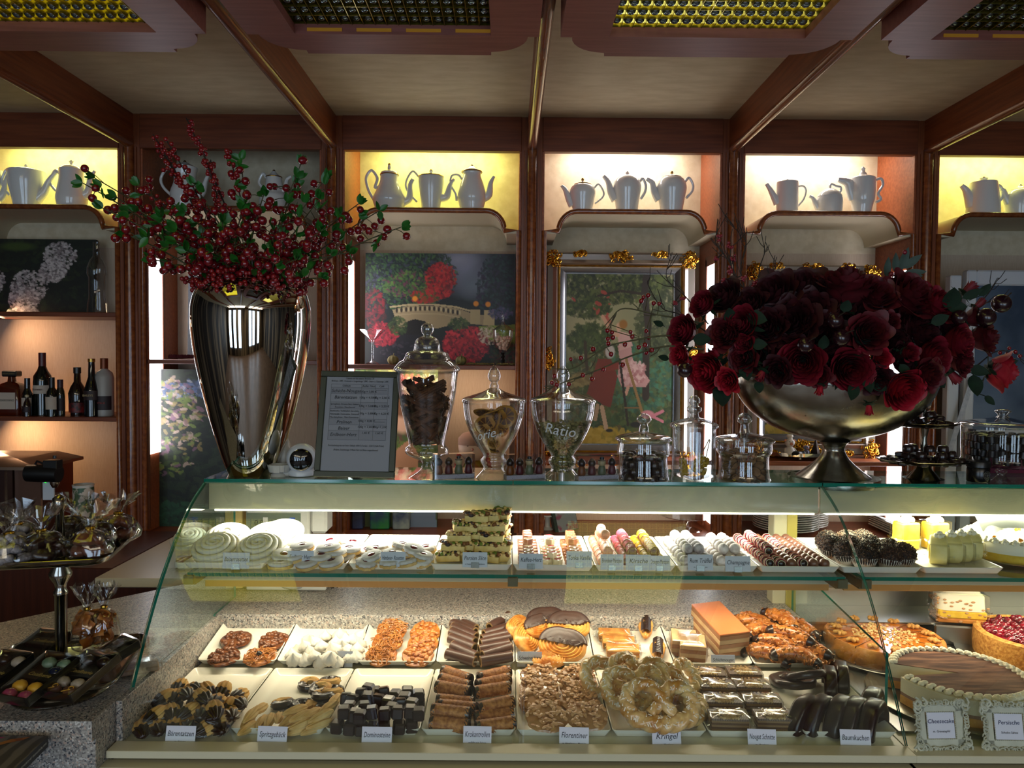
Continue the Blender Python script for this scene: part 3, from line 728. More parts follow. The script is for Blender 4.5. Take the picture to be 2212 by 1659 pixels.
# ================================================================ PAINTINGS (painted canvases)
class Canv:
    def __init__(s, w, h, seed=1):
        s.w, s.h = w, h; s.a = np.zeros((h, w, 3)); s.r = np.random.RandomState(seed)
        s.yy, s.xx = np.mgrid[0:h, 0:w]; s.yy = s.yy/h; s.xx = s.xx/w; s.as_ = w/h
    def c(s, col): return np.array(lin(col)[:3])
    def fill(s, c1, c2=None):
        c1 = s.c(c1); c2 = c1 if c2 is None else s.c(c2); s.a = c1*(1-s.yy[..., None])+c2*s.yy[..., None]
    def blob(s, x, y, rx, ry, col, soft=.25, op=1, ang=0):
        dx = (s.xx-x)*s.as_; dy = s.yy-y
        ca, sa = math.cos(ang), math.sin(ang); u = (dx*ca+dy*sa)/(rx*s.as_); v = (-dx*sa+dy*ca)/ry
        d = np.sqrt(u*u+v*v); k = np.clip((1-d)/max(soft, 1e-3), 0, 1)[..., None]*op
        s.a = s.a*(1-k)+s.c(col)*k
    def poly(s, pts, col, op=1):
        ins = np.zeros(s.xx.shape, bool); n = len(pts)
        for i in range(n):
            x1, y1 = pts[i]; x2, y2 = pts[(i+1) % n]
            if y1 == y2: continue
            cond = ((y1 > s.yy) != (y2 > s.yy)) & (s.xx < (x2-x1)*(s.yy-y1)/(y2-y1)+x1)
            ins ^= cond
        s.a[ins] = s.a[ins]*(1-op)+s.c(col)*op
    def dabs(s, x, y, rx, ry, n, size, cols, op=.8, el=1.6):
        for _ in range(n):
            a = s.r.rand()*2*PI; q = math.sqrt(s.r.rand()); px = x+rx*q*math.cos(a); py = y+ry*q*math.sin(a)
            sz = size*(.5+s.r.rand()); col = lin(cols[s.r.randint(len(cols))])[:3]
            x0, x1 = int((px-sz*2)*s.w), int((px+sz*2)*s.w)+2; y0, y1 = int((py-sz*2)*s.h), int((py+sz*2)*s.h)+2
            x0, y0 = max(0, x0), max(0, y0)
            if x1 <= x0 or y1 <= y0: continue
            X = (s.xx[y0:y1, x0:x1]-px)*s.as_; Y = s.yy[y0:y1, x0:x1]-py
            if X.size == 0: continue
            an = s.r.rand()*PI; u = X*math.cos(an)+Y*math.sin(an); v = -X*math.sin(an)+Y*math.cos(an)
            k = ((u/(sz*el))**2+(v/(sz/el*1.2))**2 < 1)[..., None]*op*(.7+.3*s.r.rand())
            s.a[y0:y1, x0:x1] = s.a[y0:y1, x0:x1]*(1-k)+np.array(col)*k
    def line(s, pts, r, col):
        for (a, b) in zip(pts[:-1], pts[1:]):
            ax, ay = a[0]*s.as_, a[1]; bx, by = b[0]*s.as_, b[1]; X = s.xx*s.as_; Y = s.yy
            L = (bx-ax)**2+(by-ay)**2+1e-9; t = np.clip(((X-ax)*(bx-ax)+(Y-ay)*(by-ay))/L, 0, 1)
            d = np.hypot(X-(ax+t*(bx-ax)), Y-(ay+t*(by-ay))); m_ = d < r
            s.a[m_] = s.c(col)
    def mesh(s, name, W, H, mat):
        """upright canvas in the local XZ plane, origin bottom centre, facing -Y"""
        xs = np.linspace(-W/2, W/2, s.w); zs = np.linspace(H, 0, s.h)
        XX, ZZ = np.meshgrid(xs, zs); v = np.stack([XX, np.zeros_like(XX), ZZ], -1).reshape(-1, 3)
        idx = np.arange(s.w*s.h).reshape(s.h, s.w)
        f = np.stack([idx[:-1, :-1], idx[1:, :-1], idx[1:, 1:], idx[:-1, 1:]], -1).reshape(-1, 4)
        me = bpy.data.meshes.new(name); me.from_pydata(v.tolist(), [], f.tolist())
        at = me.color_attributes.new('paint', 'FLOAT_COLOR', 'POINT')
        c = np.concatenate([s.a.reshape(-1, 3), np.ones((s.w*s.h, 1))], 1).astype(np.float32)
        at.data.foreach_set('color', c.ravel()); me.materials.append(mat); me.update(); return me
OIL = vcmat('oil_paint', .5, .25)
def canvas_on(cv, px0, px1, py0, py1, Y, lean=0, name='painting', label='', th=.02, rz=0, cat='painting'):
    a = P(px0, py1, Y); b_ = P(px1, py1, Y); W = b_.x-a.x; H = P(px0, py0, Y).z-a.z
    mw = Matrix.Translation(((a.x+b_.x)/2, Y, a.z)) @ Euler((-lean, 0, rz)).to_matrix().to_4x4()
    e = root(name, label, cat, mw)
    link('painted_picture', cv.mesh('picture', W, H, OIL), e)
    b = MB(); b.box(-W/2, W/2, .0008, th, 0, H, .001); link('canvas_stretcher', b.mesh('stretcher', M_('canvas_side', '#14120e', rough=.8)), e)
    return e, W, H
GRN = ['#1c2a12', '#2c3d18', '#15200f', '#3c4f20', '#4d5a2a']
# a garden with a pale stone footbridge
cv = Canv(230, 172, 3); cv.fill('#141d22', '#10150f')
cv.blob(.66, .12, .2, .3, '#6d7184', .9); cv.blob(.72, .28, .12, .16, '#5a6470', .9); cv.blob(.62, .05, .15, .1, '#7d7f90', .9)
cv.dabs(.25, .2, .36, .3, 1800, .010, ['#0e1a12', '#182c1c', '#223c26', '#2e4c2e', '#34344a', '#40602e'])
cv.dabs(.3, .28, .2, .12, 350, .011, ['#1f3a1c', '#3c5a2a', '#52702e', '#5a2a3e'])
cv.dabs(.88, .3, .14, .3, 500, .012, ['#0f1c22', '#16282c', '#223a38', '#2a2038'])
cv.dabs(.50, .24, .10, .16, 420, .011, ['#7a1018', '#9a1a20', '#5a0c14', '#b02a28'])
cv.dabs(.4, .38, .1, .06, 150, .01, ['#8a141c', '#a02222', '#3a4a20'])
cv.dabs(.06, .5, .08, .18, 260, .011, ['#5a0e18', '#7a1620', '#2a1a16'])
cv.poly([(.18, .50), (.3, .46), (.45, .46), (.6, .48), (.72, .53), (.86, .55), (.86, .64), (.72, .62), (.6, .62), (.48, .66), (.22, .66)], '#8f7d5c')
for k in range(14):
    x = .21+k*.031; y = .505-.02*math.sin(k/13*PI)+max(0, k-8)*.003
    cv.blob(x, y, .009, .026, '#2a2118', .3); cv.blob(x+.015, y, .007, .022, '#b3a27c', .4)
cv.line([(.17, .475), (.3, .452), (.45, .45), (.6, .47), (.73, .515)], .008, '#a8966e'); cv.line([(.2, .545), (.35, .53), (.5, .535), (.62, .56)], .006, '#9c8a66')
cv.poly([(.7, .49), (.765, .49), (.765, .62), (.7, .62)], '#a08e66'); cv.poly([(.79, .5), (.855, .5), (.86, .63), (.785, .63)], '#ab976c')
for x, y in ((.33, .4), (.395, .41), (.735, .44), (.815, .445)): cv.blob(x, y, .02, .027, '#d08020' if x != .395 else '#7a3a18', .3)
cv.poly([(.26, .66), (.28, .6), (.33, .58), (.4, .6), (.43, .66), (.45, .9), (.2, .9)], '#120d0a')
cv.poly([(.1, .72), (.5, .72), (.62, 1), (.0, 1)], '#16141a'); cv.dabs(.32, .88, .22, .1, 160, .01, ['#241f28', '#3a3038', '#0e0d12'])
cv.poly([(.75, .64), (1, .62), (1, .8), (.78, .76)], '#6a7a2a'); cv.dabs(.88, .7, .12, .06, 150, .01, ['#6f8a2c', '#8aa03a', '#4a6020'])
cv.dabs(.67, .8, .15, .16, 700, .012, ['#8a1420', '#b01f28', '#c8303a', '#5c0e18', '#7a1420']); cv.dabs(.62, .62, .07, .05, 120, .01, ['#2f4020', '#46582a', '#1e2a14'])
cv.dabs(.82, .72, .07, .08, 120, .009, ['#c8b8a0', '#a8907a', '#5a2a30']); cv.dabs(.12, .72, .1, .1, 300, .011, ['#8a1824', '#a82838', '#5a1018'])
cv.dabs(.22, .64, .06, .08, 150, .01, ['#2c3c18', '#44562a', '#1c2810']); cv.dabs(.9, .52, .08, .05, 100, .01, ['#3a3a5a', '#5a4a6a', '#283a48']); cv.dabs(.93, .88, .1, .1, 240, .012, ['#26301a', '#3a4624', '#5a1a1e', '#18200f'])
canvas_on(cv, 788, 1112, 545, 790, 3.20, .03, label='unframed garden canvas with pale footbridge and red bushes, standing on the shelf')
# hydrangeas
cv = Canv(150, 130, 5); cv.fill('#161c12', '#0e120c')
cv.dabs(.5, .5, .6, .6, 400, .03, ['#141a10', '#1c2616', '#10160e', '#2a3418'], .6)
for x, y, r in ((.68, .22, .15), (.62, .42, .12), (.42, .62, .17), (.04, .56, .16), (.38, .8, .14), (.42, 1.0, .1)):
    cv.dabs(x, y, r, r*1.25, 420, .011, ['#a89a98', '#c4b8b4', '#8a7c7c', '#6a605e', '#d0c6c2'], .9, 1.1)
cv.blob(.3, .1, .2, .07, '#3a4a1c', .5)
canvas_on(cv, -42, 200, 512, 679, 3.18, .10, label='dark canvas of pale hydrangea heads on the upper left shelf', rz=-.0)
# lady in pink on a swing, dark rose garden
cv = Canv(120, 230, 8); cv.fill('#12160e', '#0f1c12')
cv.dabs(.5, .5, .6, .6, 1200, .016, ['#10180e', '#18240f', '#1e2c16', '#0c120c', '#26301c'])
cv.dabs(.45, .12, .5, .05, 300, .010, ['#34466a', '#4a5a7a', '#8a8a90', '#2a3448']); cv.dabs(.25, .35, .3, .3, 350, .010, ['#5a6a2a', '#7a6a3a', '#a08a7a', '#6a4a5a', '#33401c'])
cv.dabs(.3, .92, .5, .12, 500, .013, ['#1a3a26', '#245034', '#16301f'])
cv.poly([(.78, .5), (.9, .48), (1, .55), (1, .74), (.82, .74), (.76, .7), (.8, .6)], '#b04a68'); cv.poly([(.8, .56), (.88, .5), (.93, .72), (.84, .72)], '#c86a84')
cv.line([(.74, .42), (.84, .45), (.9, .5)], .02, '#bc5472'); cv.blob(.88, .39, .07, .03, '#3c5a8a', .3); cv.blob(.9, .35, .05, .03, '#d0a48a', .3); cv.blob(.91, .33, .06, .018, '#28201a', .3)
cv.line([(.5, .26), (.8, .33)], .004, '#5a4028')
canvas_on(cv, 305, 545, 797, 1157, 3.12, .02, label='tall dark rose garden canvas with a figure in pink, behind the silver vase')
# dark narrow canvas behind vase
cv = Canv(40, 60, 9); cv.fill('#10141c', '#0c0e12'); cv.dabs(.5, .3, .6, .2, 80, .03, ['#1c2430', '#2a3038', '#4a4438'], .7)
canvas_on(cv, 405, 640, 558, 772, 3.2, .04, label='dark blue black canvas on the shelf behind the silver vase')
# bright girl canvas behind the price list
cv = Canv(90, 130, 10); cv.fill('#3a4a1c', '#4a5a24')
cv.dabs(.5, .3, .6, .5, 900, .014, ['#3f5a1c', '#5f7226', '#2c4618', '#767434', '#5a3028']); cv.poly([(.5, .5), (.68, .42), (.78, .52), (.74, 1), (.5, 1)], '#b8825c')
cv.poly([(.72, .8), (.95, .8), (1, 1), (.66, 1)], '#7888a4'); cv.blob(.6, .3, .14, .1, '#c89a7a', .3); cv.blob(.6, .22, .16, .08, '#6a4020', .3); cv.dabs(.7, .1, .3, .06, 60, .02, ['#d8c0a8', '#b85a58'])
canvas_on(cv, 752, 944, 798, 1150, 3.14, .02, label='bright green canvas of a seated figure below the footbridge picture')
# ornate framed pictures
def orchard(seed, w, h):
    c = Canv(w, h, seed); c.fill('#8f8a66', '#3c4a22')
    c.blob(.25, .3, .4, .25, '#a8a078', .9); c.dabs(.5, .72, .6, .3, 1400, .014, ['#3a4a1e', '#2c3c1c', '#4a5a2a', '#5a4a24', '#34502e', '#24361c'])
    c.dabs(.7, .6, .35, .2, 500, .013, ['#3c6a50', '#2a5040', '#4a5a34']); c.dabs(.3, .96, .4, .05, 160, .02, ['#a88a20', '#8a7a24', '#b89a3a'])
    c.dabs(.22, .38, .2, .09, 420, .011, ['#2a3818', '#3c4a22', '#4a5a2c']); c.dabs(.2, .62, .25, .02, 80, .02, ['#8a7a4a', '#6a5a34'])
    c.dabs(.45, .07, .55, .1, 1100, .011, ['#2c3418', '#3e4620', '#1e2612', '#56602e']); c.dabs(.2, .2, .22, .06, 300, .010, ['#34401c', '#2a3418', '#4c5828']); c.dabs(.85, .3, .2, .2, 600, .011, ['#333c20', '#4a5030', '#262e18'])
    c.line([(.74, 0), (.72, .12), (.76, .3), (.74, .45), (.74, .72)], .022, '#2e241c'); c.line([(.74, .12), (.5, .1), (.3, .13)], .008, '#30261a'); c.line([(.18, .4), (.2, .56)], .01, '#3a2c1a')
    c.dabs(.25, .2, .25, .1, 10, .012, ['#b04038'])
    return c
def figures(c):
    c.poly([(.3, .5), (.42, .5), (.48, .6), (.42, .78), (.36, .77), (.2, .7)], '#6e2a1c'); c.line([(.4, .55), (.52, .53)], .02, '#7a3020'); c.blob(.41, .455, .05, .045, '#b8aea4', .3)
    c.line([(.34, .78), (.38, .9)], .014, '#b89a7c'); c.blob(.41, .915, .04, .012, '#1c1812', .3); c.line([(.3, .77), (.28, .85)], .012, '#a88a6c')
    c.poly([(.48, .42), (.6, .4), (.62, .5), (.78, .62), (.74, .66), (.52, .66), (.48, .6), (.5, .5)], '#b88a84'); c.poly([(.47, .33), (.58, .35), (.62, .42), (.5, .45)], '#c49a90')
    c.dabs(.62, .58, .12, .07, 120, .010, ['#c8a09a', '#a86a68', '#d8b4ac']); c.line([(.34, .25), (.42, .34), (.48, .36)], .011, '#c89a7c'); c.blob(.49, .31, .03, .028, '#c89c80', .3); c.blob(.53, .295, .045, .032, '#94642a', .3)
    c.line([(.58, .66), (.56, .7)], .01, '#c09078'); c.line([(.5, .5), (.58, .88)], .008, '#2a2218'); c.line([(.56, .5), (.72, .83)], .009, '#8a6a3c'); c.line([(.55, .78), (.68, .78)], .005, '#7a5c34')
    c.blob(.76, .82, .07, .028, '#c07a80', .3); c.line([(.8, .83), (.9, .8)], .009, '#b86e78'); c.line([(.8, .83), (.9, .86)], .008, '#b86e78'); c.blob(.65, .88, .06, .02, '#1a1a1c', .3)
def orn(mbd, cx, cz, sx, sz, y, n, seed, r=.009):
    """a gilt cartouche of scrolls and beads"""
    rr = random.Random(seed)
    for k in range(n):
        a = rr.random()*2*PI; q = rr.random()**.7
        x = cx+sx*q*math.cos(a); z = cz+sz*q*math.sin(a); t0 = rr.random()*6; sc_ = r*(1.3-q*.5)
        pts = [(x+sc_*(.3+.9*j/7)*math.cos(t0+j*.85), y-.006-.010*(1-q)+.004*math.sin(j), z+sc_*(.3+.9*j/7)*math.sin(t0+j*.85)) for j in range(8)]
        mbd.tube(pts, [sc_*.38*(1-.5*j/8) for j in range(8)], 6)
def ornate_frame(px0, px1, py0, py1, Y, cv, label, lean=.03):
    a = P(px0, py1, Y); b_ = P(px1, py1, Y); W = b_.x-a.x; H = P(px0, py0, Y).z-a.z
    mw = Matrix.Translation(((a.x+b_.x)/2, Y, a.z)) @ Euler((-lean, 0, 0)).to_matrix().to_4x4()
    e = root('framed_painting', label, 'painting', mw)
    fw = .078
    def rail(prof, m_, nm):
        # prof (inset, y) swept around rectangle
        b = MB(); rings = []
        for ins, y in prof:
            rings.append([(-W/2+ins, y, ins), (W/2-ins, y, ins), (W/2-ins, y, H-ins), (-W/2+ins, y, H-ins)])
        b.loft(rings, 0, None, False, False, False); link(nm, b.mesh(nm, m_, 20), e)
    rail([(0, .03), (0, .0), (.008, -.012), (.030, -.006), (.045, -.014), (.052, -.006)], M_('silver_champagne_leaf', '#9a8e84', rough=.28, metal=.7), 'outer_moulding')
    rail([(.052, -.006), (.056, -.012), (.060, -.006)], GOLD, 'beaded_edge')
    rail([(.060, -.006), (.064, -.004), (.084, .012), (.088, .008)], M_('silver_slip', '#a3a3a6', rough=.22, metal=.9), 'inner_slip')
    pm = cv.mesh('picture', W-.17, H-.17, OIL); link('painted_picture', pm, e, Matrix.Translation((0, .012, .085)))
    b = MB(); b.box(-W/2+.01, W/2-.01, .02, .035, .01, H-.01, .001); link('backing', b.mesh('backing', WD), e)
    for k, (cx, cz, sx, sz, n) in enumerate(((-W/2+.03, H-.03, .036, .036, 34), (W/2-.03, H-.03, .036, .036, 34), (-W/2+.03, .03, .036, .036, 34), (W/2-.03, .03, .036, .036, 34), (0, H-.02, .05, .026, 34), (0, .02, .05, .022, 26), (-W/2+.012, H*.5, .024, .05, 34), (W/2-.012, H*.5, .024, .05, 34), (-W*.27, H-.008, .035, .009, 14), (W*.27, H-.008, .035, .009, 14), (-W*.27, .01, .035, .009, 14), (W*.27, .01, .035, .009, 14))):
        b = MB(); orn(b, cx, cz, sx, sz, -.012, n, k+int(px0), .010); link('gilt_ornament', b.mesh('gilt_ornament', GOLD), e)
c1 = orchard(21, 170, 240); figures(c1)
ornate_frame(1176, 1498, 543, 1003, 3.14, c1, 'silver and gilt framed orchard picture with figures picking apples')
c2 = orchard(22, 150, 190); c2.dabs(.3, .82, .3, .08, 160, .02, ['#8a8478', '#a89c88', '#6a5c34']); c2.dabs(.1, .62, .1, .06, 60, .013, ['#b02030', '#181818', '#c8c0b8'])
ornate_frame(1608, 1890, 570, 982, 3.14, c2, 'silver and gilt framed picture mostly hidden behind the rose bowl')
# ================================================================ THINGS IN THE CABINET
def bottle(cx, Y, base_y, prof, mat, label, cap=None, capmat=None, lab=None, z0=None, cat='bottle', grp='bottles on the lower left shelf'):
    z0 = P(cx, base_y, Y).z if z0 is None else z0
    X, pr = LP(cx, Y, prof+[(base_y, prof[-1][1])], z0)
    s_ = z0 - P(cx, base_y, Y).z
    pr = [(r, z) for r, z in pr]; mn = pr[-1][1]; pr = [(r, z-mn) for r, z in pr]
    e = root('bottle', label, cat, Vector((X, Y, z0)), grp)
    b = MB(); b.lathe(pr[::-1], 24); link('glass_body', b.mesh('bottle_body', mat, 50), e)
    if cap:
        y0, y1, hw = cap; za = P(cx, y0, Y).z-P(cx, base_y, Y).z; zb = P(cx, y1, Y).z-P(cx, base_y, Y).z
        b = MB(); b.lathe([(hw*Y/F, zb), (hw*Y/F, za-.001), (hw*Y/F*.9, za)], 18); link('cap', b.mesh('bottle_cap', capmat), e)
    if lab:
        y0, y1, hw, lm, txt, tm = lab; za = P(cx, y0, Y).z-P(cx, base_y, Y).z; zb = P(cx, y1, Y).z-P(cx, base_y, Y).z; r_ = hw*Y/F+.0008
        b = MB(); arc = [(r_*math.sin(t), -r_*math.cos(t)) for t in np.linspace(-1.25, 1.25, 14)]
        b.strip(arc, zb, za, 'z'); l_ = link('label', b.mesh('paper_label', lm), e)
        if txt: textobj(txt, min(.012, (za-zb)*.5), tm, l_, TR(0, -r_-.0012, (za+zb)/2, PI/2, 0, 0), shear=0, width=r_*1.5)
    return e
DGL = M_('dark_bottle_glass', '#0a0e0a', rough=.06, coat=.6); AMB = M_('amber_spirit', '#4a1606', rough=.06, coat=.6); BRN = M_('brown_bottle', '#1c0b08', rough=.08, coat=.5)
LBW = M_('cream_label', '#b8a898', rough=.7); RED = M_('red_capsule', '#4a1014', rough=.4); LBD = M_('dark_label', '#241418', rough=.6)
ys = 3.09
# square amaretto style decanter
z0 = 1.352; X = P(27, 900, ys).x
e = root('bottle', 'square amber liqueur bottle with wide black cap and cream label', 'bottle', Vector((X, ys, z0)), 'bottles on the lower left shelf')
H_ = (905-806)*ys/F
b = MB(); b.loft([rrect(.098, .07, .012, 0), rrect(.1, .072, .012, .004), rrect(.1, .072, .012, .105), rrect(.075, .055, .015, .128), rrect(.03, .03, .012, .138), rrect(.026, .026, .012, .16)]); link('glass_body', b.mesh('decanter', AMB, 50), e)
b = MB(); b.box(-.031, .031, -.02, .02, .158, .182, .004); c_ = link('cap', b.mesh('cap', BLACK), e); textobj('DISARONNO', .009, M_('gold_ink', '#8a7448', rough=.5), c_, TR(0, -.0205, .170, PI/2), shear=0, width=.05)
b = MB(); b.box(-.036, .036, -.0372, -.0362, .026, .094, 0); l_ = link('label', b.mesh('label', LBW), e); textobj('DISARONNO', .012, INK, l_, TR(0, -.0378, .062, PI/2), shear=0, width=.064)
bottle(60, 3.06, 905, [(826, 5), (846, 5), (856, 9), (866, 11)], DGL, 'small dark wine bottle beside the square liqueur bottle', (824, 846, 5.6), BRN, (866, 884, 11, LBW, '', INK), 1.352)
bottle(59, 3.03, 905, [(860, 3), (868, 3), (878, 7), (886, 8)], BRN, 'tiny cream liqueur bottle, shortest of the row', (859, 864, 4), M_('cream_cap', '#b0a080'), (884, 896, 8, LBD, '', INK), 1.352)
bottle(93, ys, 903, [(768, 6), (795, 6.5), (806, 10), (818, 17), (830, 18)], DGL, 'tall red wine bottle with a red capsule and white label', (768, 798, 7.2), RED, (838, 856, 18, LBW, 'Rotwein', RED), 1.352)
bottle(113, 3.04, 905, [(822, 5), (842, 5), (852, 10), (862, 12)], DGL, 'small black wine bottle with white label before the tall red one', (821, 845, 5.6), BLACK, (863, 890, 12, LBW, '', RED), 1.352)
bottle(131, 3.07, 903, [(826, 5), (840, 5), (850, 8), (862, 9)], M_('green_glass', '#2a2418', rough=.08, coat=.5), 'small bottle with a violet capsule', (825, 842, 5.8), M_('violet_cap', '#2c101c', rough=.5), (865, 892, 9, LBD, '', INK), 1.352)
bottle(168, ys, 903, [(799, 6), (830, 7), (842, 14), (855, 18), (875, 17), (895, 14)], BRN, 'dark brown bellied liqueur bottle with red fruit print', (799, 812, 7.6), BLACK, (868, 896, 16.5, M_('fruit_print', '#1c0c08', '#7a1410', scale=60, rough=.5), '', INK), 1.352)
bottle(199, 3.06, 905, [(782, 6), (820, 7), (838, 12), (850, 15), (870, 15)], M_('black_glass', '#07090a', rough=.06, coat=.6), 'tall black cream liqueur bottle with gold cap ring and arched label', (781, 788, 7.4), M_('gold_cap', '#a08040', rough=.3, metal=1), (850, 870, 15, LBD, 'BAILEYS', M_('cream_ink', '#b8a070')), 1.352)
bottle(226, ys, 905, [(782, 7), (805, 8), (812, 16), (822, 19)], M_('frosted_bottle', '#9a948c', rough=.4), 'frosted white spirit bottle at the right end of the row', (781, 806, 8), M_('copper_cap', '#6a3418', rough=.4, metal=.5), (862, 892, 19, LBD, 'ROYALE', M_('red_ink', '#a03a30')), 1.352)
# glass bottle beside the hydrangea canvas
X, pr = LP(210, 3.12, [(520, 7), (540, 7), (552, 8), (560, 14), (575, 19), (590, 20), (597, 17), (640, 17), (655, 20), (675, 21)], 1.772); mn = pr[-1][1]
b = MB(); b.lathe([(r, z-mn) for r, z in pr][::-1], 20)
single('glass_bottle', b.mesh('clear_bottle', JARG, 60), 'clear moulded glass bottle beside the hydrangea canvas', 'bottle', Vector((X, 3.12, 1.772)))
# martini glass
X, pr = LP(805, 3.08, [(713, 28), (716, 26), (735, 6), (738, 2.2), (775, 2.2), (781, 4), (786, 14), (788, 17)], 1.572); mn = pr[-1][1]
b = MB(); b.lathe([(r, z-mn) for r, z in pr], 28); single('martini_glass', b.mesh('martini_glass', JARG, 60), 'empty long stemmed cocktail glass on the shelf before the footbridge canvas', 'glass', Vector((X, 3.08, 1.572)))
# lidded goblet of sweets
X, pr = LP(1086, 3.08, [(711, 22), (725, 21), (745, 16), (756, 8), (760, 3)], 1.572); base = P(1086, 787, 3.08).z-1.572
e = root('lidded_goblet', 'small lidded glass goblet of pale sweets on a dark stem, right end of the shelf', 'goblet', Vector((X, 3.08, 1.572)))
b = MB(); b.lathe([(r, z-base) for r, z in pr], 24, cap=False); link('bowl', b.mesh('goblet_bowl', JARG, 60), e)
_, pr = LP(1086, 3.08, [(676, 1.5), (683, 3), (690, 2), (697, 4), (702, 12), (711, 25)], 1.572); b = MB(); b.lathe([(r, z-base) for r, z in pr], 24, cap=False); link('lid', b.mesh('goblet_lid', JARG, 60), e)
_, pr = LP(1086, 3.08, [(760, 5), (764, 3), (768, 5), (772, 3), (776, 5), (780, 4), (785, 12), (787, 13)], 1.572); b = MB(); b.lathe([(r, z-base) for r, z in pr][::-1], 20); link('stem', b.mesh('goblet_stem', BLACK), e)
b = MB(); rr = random.Random(4)
for k in range(90):
    zz = rr.random(); r_ = (.012+.022*zz)*math.sqrt(rr.random()); a = rr.random()*6.3
    b.sphere((r_*math.cos(a), r_*math.sin(a), P(1086, 752, 3.08).z-1.572-base+zz*.05), .006, 7, 5)
o = single('sweets', b.mesh('pale_sweets', M_('pale_sweet', '#d8c4a8', '#c89080', scale=50, rough=.4)), 'pale sweets filling the small lidded goblet', 'sweets', Vector((X, 3.08, 1.572)), kind='stuff')
for px, y_, c_ in ((849, 788, '#8a7a4a'), (996, 788, '#6a6438')):
    b = MB(); b.sphere((0, 0, .018), .022, 16, 10, disp=lambda d: 1+.06*math.cos(8*math.atan2(d[1], d[0])), sc=(1, 1, .85)); b.tube([(0, 0, .034), (.004, 0, .046)], .002, 6)
    single('dried_fruit', b.mesh('dried_pod', M_('dried_pod', c_, rough=.8)), 'dried %s seed pod on the shelf before the footbridge canvas' % ('brown' if px < 900 else 'greenish'), 'decoration', Vector((P(px, y_, 3.06).x, 3.06, 1.572)))
b = MB(); rr = random.Random(2)
for k in range(60):
    x = -.33*rr.random(); y = .03*rr.random(); t = rr.random()*3; b.tube([(x, y, .004), (x+.02*math.cos(t), y+.01*math.sin(t), .008)], .0025, 5)
single('dried_straw', b.mesh('straw', M_('straw', '#7a6a38', rough=.9)), 'dried straw strewn along the shelf under the footbridge canvas', 'straw', Vector((P(1112, 788, 3.03).x, 3.025, 1.572)), kind='stuff')
# dried red petals on the second bay shelf
for px in (372, 388, 402, 415):
    b = MB()
    for k in range(9):
        a = k*.8; b.grid(lambda u, v, a=a: (.012*math.cos(a)+.012*(u-.5)*math.cos(a+1), .012*math.sin(a)+.012*(u-.5), .004+.014*v*(1-.3*math.cos(6*u))), 4, 3)
    single('dried_petals', b.mesh('dried_rose', M_('dried_rose', '#4a0c14', rough=.8)), 'dried dark red blossom lying on the shelf left of the vase', 'flower', Vector((P(px, 772, 3.06).x, 3.06, 1.586)), 'dried blossoms on the shelf')
# doll in the third bay
X = P(1022, 1000, 3.10).x
e = root('doll', 'pale faced doll with red braids behind the glass jars', 'doll', Vector((X, 3.10, P(1022, 1045, 3.1).z)))
b = MB(); b.sphere((0, 0, .155), .062, 20, 14, sc=(1, .9, 1)); link('head', b.mesh('doll_head', M_('doll_skin', '#c8a890', rough=.5)), e)
b = MB(); b.tube([(0, -.055, .15), (0, -.064, .147)], [.006, .003], 8); b.sphere((-.02, -.052, .165), .004, 8, 6, 1); b.sphere((.02, -.052, .165), .004, 8, 6, 1); link('face', b.mesh('doll_face', [M_('doll_nose', '#b87a64'), BLACK]), e)
b = MB(); b.lathe([(.03, .0), (.05, .02), (.045, .07), (.02, .11)], 16); link('dress', b.mesh('doll_dress', M_('red_cloth', '#6a1014', '#8a8a20', scale=25, rough=.8)), e)
for sx in (-1, 1):
    b = MB()
    for k in range(6): b.sphere((sx*(.058+.004*k), -.01, .12-.018*k), .011, 9, 6)
    link('braid', b.mesh('braid', M_('red_wool', '#a01818', rough=.9)), e)
b = MB(); b.lathe([(.064, .165), (.062, .19), (.045, .21), (.001, .222)], 20); link('cap', b.mesh('doll_cap', M_('doll_cap', '#8a6a5a', rough=.9)), e)
b = MB(); b.box(P(1101, 850, 3.15).x, P(1114, 850, 3.15).x, 3.13, 3.18, .89, 1.42, .002); single('book', b.mesh('book', M_('dark_book', '#1c2424', '#7a5a4a', scale=6)), 'narrow dark book standing at the right end of the third bay', 'book')
